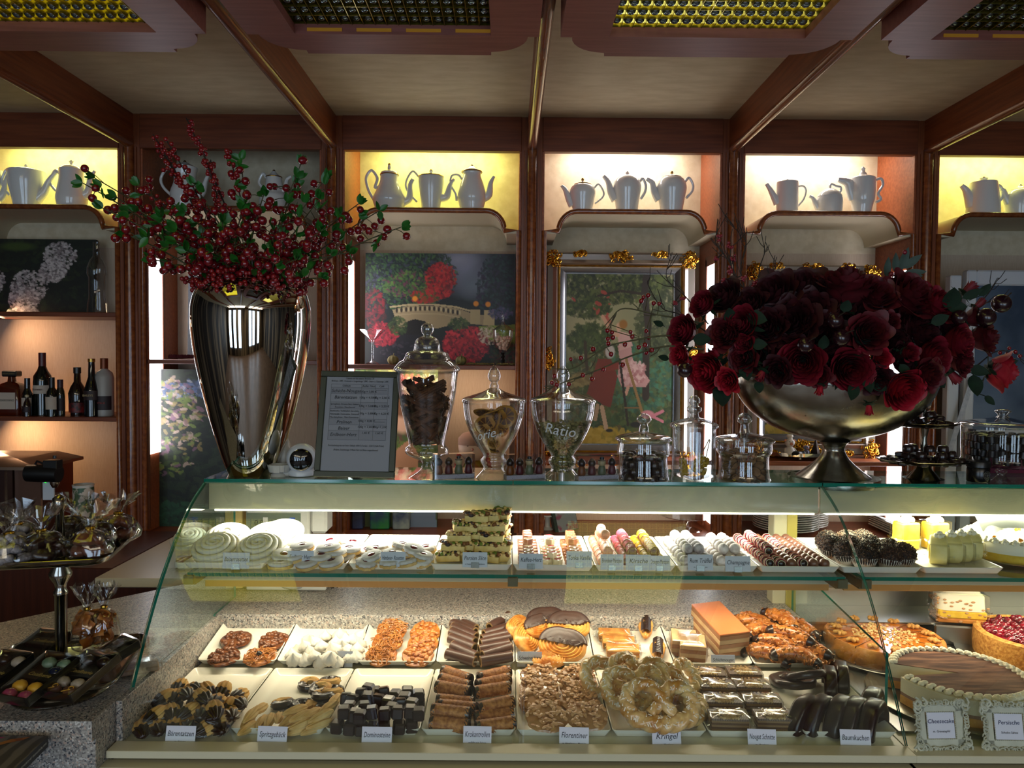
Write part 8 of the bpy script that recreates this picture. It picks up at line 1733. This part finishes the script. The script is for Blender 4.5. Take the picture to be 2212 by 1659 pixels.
# cherry cake
XK, YK = 1.395, 1.955
cplate(XK-.02, YK-.01, ZP, .170, 'round metal plate under the red fruit cake'); e = root('fruit_cake', 'crumb coated cake with glossy red berry topping at the right edge', 'cake', Matrix.Translation((XK, YK, ZP+.004)))
b = MB(); b.lathe([(.001, 0), (.140, 0), (.142, .03), (.140, .062), (.132, .067), (.122, .064)], 70, 0, cap=False); link('crumb_coat', b.mesh('crumb_coat', M_('crumb_coat', '#a86a24', '#d8a050', scale=120, rough=.8, bump=.8, bscale=200)), e)
b = MB(); b.lathe([(.126, .062), (.001, .064)], 40); rr = random.Random(8)
for _ in range(240): q = .118*math.sqrt(rr.random()); a = rr.random()*6.28; b.sphere((q*math.cos(a), q*math.sin(a), .065), rr.uniform(.006, .009), 9, 6)
link('berry_topping', b.mesh('berry_topping', M_('red_berry_glaze', '#4a0414', '#8a0c24', scale=40, rough=.08, coat=.7)), e)
b = MB(); b.lathe([(.001, 0), (.12, 0), (.122, .06), (.001, .062)], 50); e = single('almond_cake', b.mesh('almond_cake', M_('almond_coat', '#b8803c', '#dcb070', scale=110, rough=.7, bump=.8, bscale=180)), 'almond coated cake cut by the right edge of the photo', 'cake', Matrix.Translation((1.345, 1.70, ZP+.003)))
# upper right cream gateau
XG, YG = P(2150, 1170, 1.98).x, 1.98
b = MB(); b.lathe([(.001, 0), (.09, 0), (.135, .006), (.137, .008), (.134, .009), (.09, .003), (.001, .003)], 50, cap=False); single('cake_plate', b.mesh('gateau_plate', PLT), 'round metal plate under the white gateau on the upper shelf', 'plate', Matrix.Translation((XG+.03, YG-.02, 1.0885)), 'metal cake plates')
e = root('cream_gateau', 'white cream gateau with mandarin pieces, half covered by paper, upper right', 'cake', Matrix.Translation((XG+.03, YG-.02, 1.093)))
b = MB(); b.lathe([(.001, 0), (.112, 0), (.114, .022)], 50, 0, cap=False); b.lathe([(.115, .022), (.118, .035), (.112, .048), (.001, .052)], 50, 1, cap=False); rr = random.Random(6)
for k in range(30): a = 2*PI*k/30; puffcream(b, .104*math.cos(a), .104*math.sin(a), .047, .9, 1)
link('gateau', b.mesh('gateau', [YSP, CRM], 60), e)
for k in range(7): a = k*.9+3.4; b = MB(); b.tube([(.010*math.cos(t), .010*math.sin(t), 0) for t in np.linspace(0, 2.6, 8)], .0035, 8); link('mandarin_piece', b.mesh('mandarin', M_('mandarin', '#e08a10', rough=.2, coat=.4)), e, TR(.07*math.cos(a), .07*math.sin(a), .055, 0, 0, a))
b = MB(); b.grid(lambda u, v: (-.09+.15*u, -.02+.05*v, .065+.05*v+.01*math.sin(3*u)), 10, 6); b.grid(lambda u, v: (-.10+.05*u, -.06+.1*v, .05+.03*math.sin(2*u)), 6, 6); link('paper_sheet', b.mesh('paper_sheet', M_('greaseproof_paper', '#dcdccb', rough=.7)), e)
# ================================================================ PRICE CARDS
CLIP = M_('card_clip', '#7a7872', rough=.25, metal=.8)
def card(px, py, wp, hp, Y, txt, sub='', clip=True, size=.24, lean=12, rz=0, obj_='sits in front of'):
    c = P(px, py, Y); w_ = wp*Y/F; h_ = hp*Y/F
    mw = Matrix.Translation(c) @ E(R(90-lean), 0, 0) if False else Matrix.Translation(c) @ E(0, 0, rz) @ E(-R(lean), 0, 0)
    e = root('price_card', 'white name card reading %s' % txt, 'card', mw, 'name cards')
    b = MB(); b.box(-w_/2, w_/2, 0, .0006, -h_/2, h_/2, 0); link('card_sheet', b.mesh('card_sheet', PAPER), e)
    textobj(txt, min(h_*.40, .017), INK, e, TR(0, -.0004, h_*(.08 if not sub else .1), PI/2), shear=.22, width=w_*.88)
    if sub: textobj(sub, h_*.14, INK, e, TR(0, -.0004, -h_*.30, PI/2), shear=.1, width=w_*.8, name='small_lettering')
    if clip: b = MB(); b.box(-w_*.16, w_*.16, -.0015, .0, -h_/2-.001, -h_*.18, .0004); b.box(-w_*.16, w_*.16, -.0015, .014, -h_/2-.002, -h_/2, .0004); link('clip', b.mesh('clip', CLIP), e)
    return e
for px, py, w_, h_, t, s_ in ((390, 1589, 66, 40, 'Bärentatzen', 'm. Nougat'), (588, 1590, 66, 40, 'Spritzgebäck', ''), (814, 1591, 66, 40, 'Dominosteine', ''), (1031, 1591, 62, 42, 'Krokantrollen', 'gefüllt mit Sahne'), (1240, 1593, 65, 42, 'Florentiner', 'm. Haselnuss u. Mandeln'), (1440, 1595, 64, 42, 'Kringel', 'm. Marzipan'), (1646, 1596, 62, 40, 'Nougat Schnitte', 'm. Haselnuss'), (1848, 1597, 66, 40, 'Baumkuchen', '')):
    card(px, py, w_, h_, 1.505, t, s_, False, lean=14, rz=U(-.06, .06))
for px, py, w_, h_, t in ((736, 1424, 52, 34, 'Baiser'), (1144, 1424, 54, 32, 'Schweineohren'), (1562, 1428, 52, 26, 'Schichtnougat')): card(px, py, w_, h_, 1.86, t, '', t != 'Schichtnougat', lean=10)
for px, py, w_, h_, t, s_ in ((510, 1211, 58, 34, 'Baiserrosetten', ''), (649, 1207, 57, 34, 'Erdbeer Herz', 'm. Erdbeermark'), (849, 1208, 54, 32, 'Himbeer- Rosetten', ''), (1026, 1209, 54, 32, 'Persian Slice', 'm. Pistazien, Mandeln, Haferflocken'), (1147, 1212, 52, 32, 'Kaffee-Herz', ''), (1251, 1208, 55, 34, 'Tonka Vanille', ''), (1322, 1214, 50, 33, 'Brombeer Marzipan', ''), (1425, 1216, 46, 31, 'Orangen-Marzipan', ''), (1379, 1215, 55, 33, 'Kirsche', ''), (1513, 1215, 55, 34, 'Rum Trüffel', 'm. Jamaica Rum'), (1594, 1218, 55, 33, 'Champagne', '')):
    card(px, py, w_, h_, 1.79 if t not in ('Kirsche',) else 1.782, t, s_, True, lean=10)
# ornate white frames
def oframe(px, py, wp, hp, Y, t1, t2, rz):
    c = P(px, py, Y); w_ = wp*Y/F; h_ = hp*Y/F; e = root('ornate_frame', 'small ornate white frame reading %s' % t1, 'frame', Matrix.Translation(c) @ E(0, 0, rz) @ E(-R(12), 0, 0), 'ornate white frames')
    m_ = M_('ivory_relief', '#a9ab98', '#b9bba8', scale=30, rough=.5); b = MB(); fw_ = w_*.22
    b.box(-w_*.44, w_*.44, 0, .006, -h_*.44, -h_*.44+fw_*.7, .002); b.box(-w_*.44, w_*.44, 0, .006, h_*.44-fw_*.7, h_*.44, .002); b.box(-w_*.44, -w_*.44+fw_*.7, 0, .006, -h_*.4, h_*.4, .002); b.box(w_*.44-fw_*.7, w_*.44, 0, .006, -h_*.4, h_*.4, .002)
    rr = random.Random(int(px))
    for k in range(64):
        a = k/64; s_ = a*4; side = int(s_); f = s_-side; x, z = [(-.46+.92*f, .46), (.46, .46-.92*f), (.46-.92*f, -.46), (-.46, -.46+.92*f)][side]; x *= w_; z *= h_; t0 = rr.random()*6; sc_ = w_*.065*(1+.6*(abs(f-.5) > .36))
        b.tube([(x+sc_*(.2+.8*j/6)*math.cos(t0+j*.9), -.002-.003*math.sin(j*.5), z+sc_*(.2+.8*j/6)*math.sin(t0+j*.9)) for j in range(7)], [sc_*.3*(1-.4*j/7) for j in range(7)], 6)
    for k in range(60): s_ = k/15; side = int(s_); f = s_-side; x, z = [(-.27+.54*f, .27), (.27, .27-.54*f), (.27-.54*f, -.27), (-.27, -.27+.54*f)][side]; b.sphere((x*w_, -.001, z*h_), .0012, 6, 4)
    link('relief_border', b.mesh('relief_border', m_, 60), e); b = MB(); b.box(-w_*.26, w_*.26, .001, .003, -h_*.26, h_*.26, 0); s_ = link('name_sheet', b.mesh('sheet', PAPER), e); textobj(t1, .0115, M_('blue_ink', '#101848', rough=.6), s_, TR(0, .0004, h_*.08, PI/2), shear=.15, width=w_*.5); textobj(t2, .006, INK, s_, TR(0, .0004, -h_*.12, PI/2), shear=.1, width=w_*.36)
oframe(2033, 1567, 118, 104, 1.497, 'Cheesecake', 'm. Granatapfel', .04); oframe(2180, 1570, 118, 104, 1.497, 'Persische', 'Schoko-Sahne', -.02)
# ================================================================ SCALE AND THINGS ON THE GRANITE
Ysc = 2.22
xl, xr, zt, zb = P(530, 1130, Ysc).x, P(704, 1130, Ysc).x, P(600, 1098, Ysc).z, P(600, 1160, Ysc).z
e = root('shop_scale', 'white shop scale with two digital price displays behind the top shelf', 'scale', Vector((0, 0, 0)))
b = MB(); b.box(xl, xr-.05, Ysc, Ysc+.07, zb, zt, .006); b.box(xr-.05, xr, Ysc+.01, Ysc+.09, zb+.008, zt+.01, .008); b.box(xr-.14, xr-.10, Ysc+.03, Ysc+.06, .93, zb, .004); b.box(xl, xr, Ysc+.0, Ysc+.12, .902, .925, .004)
link('housing', b.mesh('scale_housing', M_('scale_white', '#c4c2bb', rough=.4)), e)
b = MB(); b.box(xl+.004, xr-.075, Ysc-.002, Ysc, zb+.012, zt-.014, 0); pn = link('display_panel', b.mesh('panel', M_('lcd_grey', '#6a7466', rough=.25)), e)
for px in (563, 617): textobj('0.00', .022, INK, pn, TR(P(px, 1130, Ysc).x, Ysc-.0026, (zb+zt)/2, PI/2), shear=.1)
q = P(574, 1130, Ysc); b = MB(); b.box(q.x-.007, q.x+.007, Ysc-.003, Ysc-.002, (zb+zt)/2-.016, (zb+zt)/2+.016, 0); l_ = link('unit_plate', b.mesh('unit', M_('unit_white', '#d0d0cc')), pn); textobj('€/kg', .008, INK, l_, TR(q.x, Ysc-.0036, (zb+zt)/2, PI/2), shear=0, width=.012)
q = P(632, 1130, Ysc); b = MB(); b.box(q.x-.008, q.x+.008, Ysc-.003, Ysc-.002, (zb+zt)/2-.016, (zb+zt)/2+.016, 0); l_ = link('euro_plate', b.mesh('euro', M_('blue_plate', '#1c4aa0')), pn); textobj('€', .018, M_('white_ink', '#e0e0e0'), l_, TR(q.x, Ysc-.0036, (zb+zt)/2, PI/2), shear=0)
b = MB(); b.box(-.012, .012, -.03, .03, 0, .26, .002)
for px, c_ in ((497, '#c8a860'), (517, '#d8bc78')): single('paper_stand', b.mesh('paper_board', M_('tan_board_%d' % px, c_, rough=.7)), 'tan %s standing left of the shop scale' % ('carton edge' if px == 497 else 'wrapping board'), 'board', Vector((P(px, 1130, 2.25).x, 2.27, .901)))
def bag(mw, label, body=(.046, .046, .05), neck=.057, top=.102, seed=1, tie=True, grp=None, fan=.045):
    rr = random.Random(seed); e = root('cellophane_bag', label, 'bag', mw, grp)
    b = MB(); n = 26; rings = []
    for z, r_ in ((0, .75), (.006, .95), (body[2]*.4, 1.0), (body[2]*.75, .85), (body[2], .55), (neck, .16), (neck+.004, .15), (neck+.018, .32), (neck+(top-neck)*.6, .62), (top, .85)):
        ph = rr.random()*6; k_ = 0.05 if z < neck-.012 else .3
        rings.append([((body[0] if z <= neck+.006 else fan)*r_*(1+k_*math.sin(7*2*PI*i/n+ph)+rr.uniform(-.05, .05))*math.cos(2*PI*i/n), (body[1] if z <= neck+.006 else fan*.5)*r_*(1+k_*math.cos(5*2*PI*i/n+ph)+rr.uniform(-.05, .05))*math.sin(2*PI*i/n), z+(rr.uniform(-.008, .008) if z == top else rr.uniform(-.001, .001))) for i in range(n)])
    b.loft(rings, 0, None, True, False); link('film', b.mesh('bag_film', CELLO, 25), e)
    if tie: b = MB(); b.lathe([(body[0]*.19, neck-.001), (body[0]*.22, neck+.002), (body[0]*.19, neck+.005)], 14, cap=False); link('gold_tie', b.mesh('tie', M_('gold_tie', '#c09a40', rough=.25, metal=1)), e)
    return e
CELLO = glassmat('cellophane', (.96, .96, .96), (.5, .5, .51), f0=.07, power=1.9, rough=.06)
# two tier stand
SX, SY, SRZ = -.930, 1.548, R(13)
STM = M_('stand_silver', '#9c978e', rough=.16, metal=1); base = Matrix.Translation((SX, SY, ZG)) @ E(0, 0, SRZ)
e = root('tiered_tray_stand', 'two tier silver stand with rounded square trays on the granite counter', 'tiered stand', base)
b = MB(); b.lathe([(.092, 0), (.094, .004), (.088, .012), (.05, .018), (.02, .024), (.012, .045)], 40); link('foot', b.mesh('stand_foot', STM, 50), e)
def sqtray(w_, z, r=.03): b = MB(); b.loft([rrect(w_*.9, w_*.9, r, z), rrect(w_, w_, r, z+.006), rrect(w_+.006, w_+.006, r, z+.016), rrect(w_+.004, w_+.004, r, z+.017), rrect(w_-.002, w_-.002, r, z+.008), rrect(w_*.9, w_*.9, r, z+.002)]); return b.mesh('square_tray', STM, 50)
link('lower_tray', sqtray(.27, .045), e); ZU = 1.186-ZG; link('upper_tray', sqtray(.235, ZU), e)
b = MB(); b.lathe([(.012, .045), (.0115, .10), (.0115, ZU-.085), (.0135, ZU-.083), (.0135, ZU-.077), (.010, ZU-.072), (.012, ZU-.06), (.021, ZU-.045), (.022, ZU-.038), (.012, ZU-.02), (.015, ZU-.012), (.016, ZU-.004), (.010, ZU), (.008, ZU+.09), (.014, ZU+.10), (.013, ZU+.118), (.006, ZU+.124), (.001, ZU+.126)], 28); link('column', b.mesh('column', STM, 50), e)
up = base @ Matrix.Translation((0, 0, ZU+.008)); lo = base @ Matrix.Translation((0, 0, .053))
rg = random.Random(12)
b = MB(); b.sphere((0, 0, 0), .012, 14, 9, disp=lambda d: 1+.05*math.sin(14*d[1])*math.sin(9*d[2]+3*d[0]), sc=(1.35, .85, .75)); alm_g = b.mesh('coated_almond', M_('grey_coated_almond', '#6a6466', '#aaa4a6', scale=110, rough=.8, bump=.6))
bx = MB(); bx.sphere((0, 0, 0), .02, 16, 10, disp=lambda d: 1+.08*math.sin(6*d[0]), sc=(1.1, 1, .7)); dch = bx.mesh('bag_chocolate', DKC); bx = MB(); bx.sphere((0, 0, 0), .02, 16, 10, sc=(1.1, 1, .6)); mch = bx.mesh('bag_milk', MKC)
bags = [(-.060, -.085, 'left front bag of grey coated almonds', 'a'), (-.005, -.075, 'middle front bag of dark chocolates', 'd'), (.075, -.068, 'right front bag of brown chocolates', 'm'), (-.07, .01, 'left rear bag of grey coated almonds', 'a'), (.055, .03, 'right rear bag of dark chocolates', 'd'), (.0, .075, 'rearmost bag of dark chocolates', 'd'), (.09, .075, 'right corner bag at the back', 'm')]
for k, (x, y, lb, c_) in enumerate(bags):
    mw = up @ Matrix.Translation((x, y, 0)) @ E(rg.uniform(-.12, .12), rg.uniform(-.15, .15)+x*1.2, rg.uniform(-.4, .4)); bag(mw, 'tied clear bag on the upper silver tray, ' + lb, seed=k, grp='bags on the upper tray', top=.105)
    n_ = 22 if c_ == 'a' else 8
    for j in range(n_):
        a = j*2.4; l = j//8 if c_ == 'a' else j//4; q = (.034-.008*l) if c_ == 'a' else .024-.008*l; 
        single('coated_almond' if c_ == 'a' else 'chocolate', {'a': alm_g, 'd': dch, 'm': mch}[c_], {'a': 'grey cocoa dusted almond in a clear bag, %s pile' % ('front' if y < -.03 else 'rear'), 'd': 'dark chocolate in a clear bag, ' + lb, 'm': 'brown chocolate in a clear bag, ' + lb}[c_], 'almond' if c_ == 'a' else 'chocolate', mw @ Matrix.Translation((q*math.cos(a)*rg.uniform(.5, 1.05), q*math.sin(a)*rg.uniform(.5, 1.05), .012+.018*l if c_ == 'a' else .014+.026*l)) @ E(rg.uniform(-.6, .6), rg.uniform(-.6, .6), rg.random()*6), 'sweets in bag %s' % lb)
# chocolate boxes on lower tray
BXM = M_('black_box_card', '#0c0b0c', rough=.3); SCR = M_('gold_script', '#a8904c', rough=.4)
def cbox(px, py, label, cols, rz=-.12, s_=1.0, w_=.078, d_=.118):
    q = G(px, py, .985); mw = Matrix.Translation((q.x, q.y, .985)) @ E(R(17), 0, rz); e = root('praline_box', label, 'box', mw, 'praline boxes')
    b = MB(); b.box(-w_/2, w_/2, -d_/2, d_/2, -.014, -.008, .001); 
    for a in (-1, 1): b.box(a*w_/2-.001, a*w_/2+.001, -d_/2, d_/2, -.012, .006, .0005); b.box(-w_/2, w_/2, a*d_/2-.001, a*d_/2+.001, -.012, .006, .0005)
    b.box(-w_/2, w_/2, -.008, .016, -.008, .001, .0005); link('tray_box', b.mesh('tray_box', BXM), e)
    textobj('Confiserie', .013, SCR, e, TR(0, .004, .0015), shear=.35, width=w_*.7); link('film', filmm(w_, d_, .019, int(px), .002), e, TR(0, 0, -.012))
    for k, (u, v, mt, hrt) in enumerate(cols):
        b = MB()
        if hrt:
            pl = [(.0009*16*math.sin(t)**3, .0009*(13*math.cos(t)-5*math.cos(2*t)-2*math.cos(3*t)-math.cos(4*t))) for t in [2*PI*k2/24 for k2 in range(24)]]; b.loft([[(x*s2, y*s2, z) for x, y in pl] for s2, z in ((.97, 0), (1, .006), (.85, .010), (.2, .011))], 0); b.tube([(.004+.005*math.cos(t), .004+.004*math.sin(t), .0115) for t in np.linspace(0, 5, 14)]+[(-.008, -.008, .0115)], .0009, 5, 1)
        else: b.sphere((0, 0, .003), .0135, 14, 9, disp=lambda d: 1+.04*math.sin(12*d[0]+5*d[1]), sc=(1.1, .9, .75))
        single('praline', b.mesh('praline', [mt, M_('orange_piping', '#c8922c')]), '%s praline in the %s' % (mt.name.replace('_', ' '), label.split(',')[0]), 'praline', mw @ Matrix.Translation((u*w_/2, v*d_/2, -.007)), 'pralines in the %s' % label.split(',')[0])
GN = M_('mint_green', '#5a7a62', '#8aa088', scale=60, rough=.35); YL = M_('bright_yellow', '#c8901c', '#d8a83a', scale=60, rough=.5); PK = M_('magenta_pink', '#8a2a4c', '#9c3c5c', scale=40, rough=.25, coat=.3); BLU = M_('midnight_blue', '#0c1630', rough=.2, coat=.4); WP = M_('speckled_white', '#a89a8a', '#8a4a3c', scale=80, rough=.4, ramp=(.62, .68)); HP = M_('milk_chocolate_heart', '#5a3a2c', rough=.35)
cbox(82, 1462, 'black box of coloured domes with green, yellow and pink, front of the lower tray', [(-.48, .72, GN, 0), (.48, .72, GN, 0), (.5, .36, BLU, 0), (-.48, -.40, YL, 0), (.48, -.40, YL, 0), (-.48, -.78, PK, 0), (.48, -.78, PK, 0)], rz=-.30)
cbox(172, 1455, 'black box of hearts, right front of the lower tray', [(-.48, .70, DKC, 0), (.48, .70, DKC, 0), (-.48, -.38, WP, 0), (.48, -.38, WP, 0), (-.48, -.76, HP, 1), (.48, -.76, HP, 1)], rz=-.30)
cbox(-18, 1455, 'black box cut by the left edge, lower tray', [(-.48, .7, DKC, 0), (.48, .72, WP, 0), (.48, -.4, WP, 0), (.48, -.78, YL, 0)], rz=-.30)
cbox(92, 1388, 'black box with gold ribbon, rear left of the lower tray', [], rz=-.25, w_=.08, d_=.07); cbox(235, 1412, 'black box in shiny film, rear right of the lower tray', [(-.4, 0, DKC, 0), (.4, 0, DKC, 0)], rz=-.6, w_=.06, d_=.10)
ORG = M_('orange_crisp', '#a8581c', '#d08a3c', scale=40, rough=.4, coat=.2); b = MB(); b.grid(lambda u, v: (.05*(u-.5), .03*(v-.5), .012*math.sin(3*u)+.004*math.sin(5*v)), 8, 6); orgm = b.mesh('crisp', ORG)
for k, (px, py, lb) in enumerate(((178, 1385, 'left'), (215, 1380, 'right'))):
    q = G(px, py+20, .965); mw = Matrix.Translation((q.x, q.y+.02, .962)); bag(mw, 'clear bag of orange brown dried slices beside the stand column, ' + lb, (.034, .03, .075), .085, .14, 40+k, grp='bags of dried slices', fan=.035)
    for j in range(9): single('dried_slice', orgm, 'orange brown dried slice in the %s bag beside the stand column' % lb, 'dried fruit', mw @ Matrix.Translation((rg.uniform(-.010, .010), rg.uniform(-.01, .01), .02+.006*j)) @ E(rg.uniform(.8, 1.8), rg.uniform(-.5, .5), rg.random()*6) @ Matrix.Scale(.85, 4), 'dried slices in the %s bag' % lb)
# flat wrapped packs on the granite between stand and case
for k, (px, py, lb) in enumerate(((275, 1395, 'upper'), (300, 1445, 'lower'))):
    q = G(px, py, .905); mw = Matrix.Translation((max(q.x, -9), q.y, .902)) @ E(0, 0, .5); e = root('wrapped_pack', 'flat clear pack of biscuits on the granite beside the case, ' + lb, 'pack', mw, 'wrapped packs'); b = MB(); b.box(-.04, .04, -.025, .025, 0, .012, .004); link('biscuits', b.mesh('pack_core', M_('pack_brown', '#6a4a34', '#9a7a5a', scale=40, rough=.5)), e); link('film', filmm(.085, .055, .018, 60+k, .004), e)
# bag of rolls behind the trays
q = G(615, 1294, .9); mw = Matrix.Translation((q.x, 2.24, .902)); e = root('roll_bag', 'clear bag with small bread rings on the granite behind the trays', 'bag', mw); b = MB(); b.sphere((0, 0, .016), .04, 20, 10, disp=bump(.12), sc=(1.2, .8, .45)); link('film', b.mesh('roll_film', CELLO, 25), e)
for k in range(4): b = MB(); b.tube([(.012*math.cos(t), .008*math.sin(t), 0) for t in [2*PI*j/16 for j in range(16)]], .004, 8, closed=True); single('bread_ring', b.mesh('bread_ring', BUT), 'small bread ring inside the clear bag behind the trays', 'bread', mw @ Matrix.Translation((-.03+.02*k, 0, .014)) @ E(.6, .3*k, 0), 'bread rings')
b = MB()
for k in range(9): x = .01*k; b.tube([(x+rg.uniform(-.02, .02), rg.uniform(-.01, .01), .004), (x, 0, .016), (x+rg.uniform(-.02, .02), rg.uniform(-.01, .01), .006)], .0016, 5)
single('wire_clips', b.mesh('wire_clips', BLACK), 'tangle of black wire ties beside the bag of bread rings', 'wire', Vector((P(668, 1290, 2.24).x, 2.24, .901)), kind='stuff')
# chocolate carton at the lower left
c0, c1_, c2_, c3 = G(-70, 1588, .884), G(104, 1590, .884), G(20, 1672, .884), G(-180, 1672, .884)
e = root('chocolate_carton', 'grey wood patterned chocolate carton with pink ribbon print, lower left corner', 'carton', Matrix.Translation(c1_))
b = MB(); tp = [(p-c1_) for p in (c0, c1_, c2_, c3)]; b.add([tuple(p) for p in tp]+[(p.x, p.y, -.02) for p in tp], [(3, 2, 1, 0), (4, 5, 6, 7)], 0, None, False); b.add([tuple(p) for p in tp]+[(p.x, p.y, -.02) for p in tp], [(0, 1, 5, 4), (1, 2, 6, 5), (2, 3, 7, 6), (3, 0, 4, 7)], 1, None, False)
bd = link('carton_body', b.mesh('carton_body', [M_('grey_wood_print', '#4a4440', '#6e6660', scale=10, wave=4, rough=.5), BLACK]), e)
ux = (tp[1]-tp[0]).normalized(); uy = (tp[1]-tp[2]).normalized(); uy = (uy-ux*uy.dot(ux)).normalized()
fr = Matrix((ux, uy, Vector((0, 0, 1)))).transposed().to_4x4()
def onf(b_, pts, z, mi=0): b_.add([tuple(fr.to_3x3() @ Vector((x, y, z))) for x, y in pts], [tuple(range(len(pts)))], mi, None, False)
PNK2 = M_('pink_print', '#b81c6c', rough=.5); b = MB(); onf(b, [(-.145, -.002), (-.145, -.035), (-.075, -.008)], .0006); onf(b, [(-.098+.012*math.cos(t)*(1+.3*math.sin(t)), -.066+.010*math.sin(t)) for t in [2*PI*k/18 for k in range(18)]], .0006); link('pink_print', b.mesh('pink_print', PNK2), bd)
b = MB(); onf(b, [(-.082, -.035), (-.060, -.014), (-.030, -.004), (-.036, -.016), (-.058, -.028), (-.076, -.044)], .0006); link('chocolate_print', b.mesh('chocolate_print', M_('caramel_print', '#8a4a24', '#b87a34', scale=30, rough=.5)), bd)
b = MB(); onf(b, [(-.062+.016*math.cos(t), -.068+.007*math.sin(t)) for t in [2*PI*k/20 for k in range(20)]], .0007); lb_ = link('logo_oval', b.mesh('logo_oval', M_('white_print', '#c8c8c4')), bd)
t_ = textobj('BERGMANN', .006, INK, lb_, fr @ TR(-.062, -.068, .0012, 0, 0, .1), shear=0, width=.026)
t_ = textobj('VOLLMILCHSCHOKO MIT ERDNUSSFÜLLUNG', .006, M_('pale_print', '#a8a8a0'), bd, Matrix.Translation((tp[1]+tp[2])/2+Vector((.0006, -.0004, -.010))) @ Matrix(((tp[1]-tp[2]).normalized(), Vector((0, 0, 1)), (tp[1]-tp[2]).normalized().cross(Vector((0, 0, 1))))).transposed().to_4x4(), shear=0, width=(tp[1]-tp[2]).length*.9)
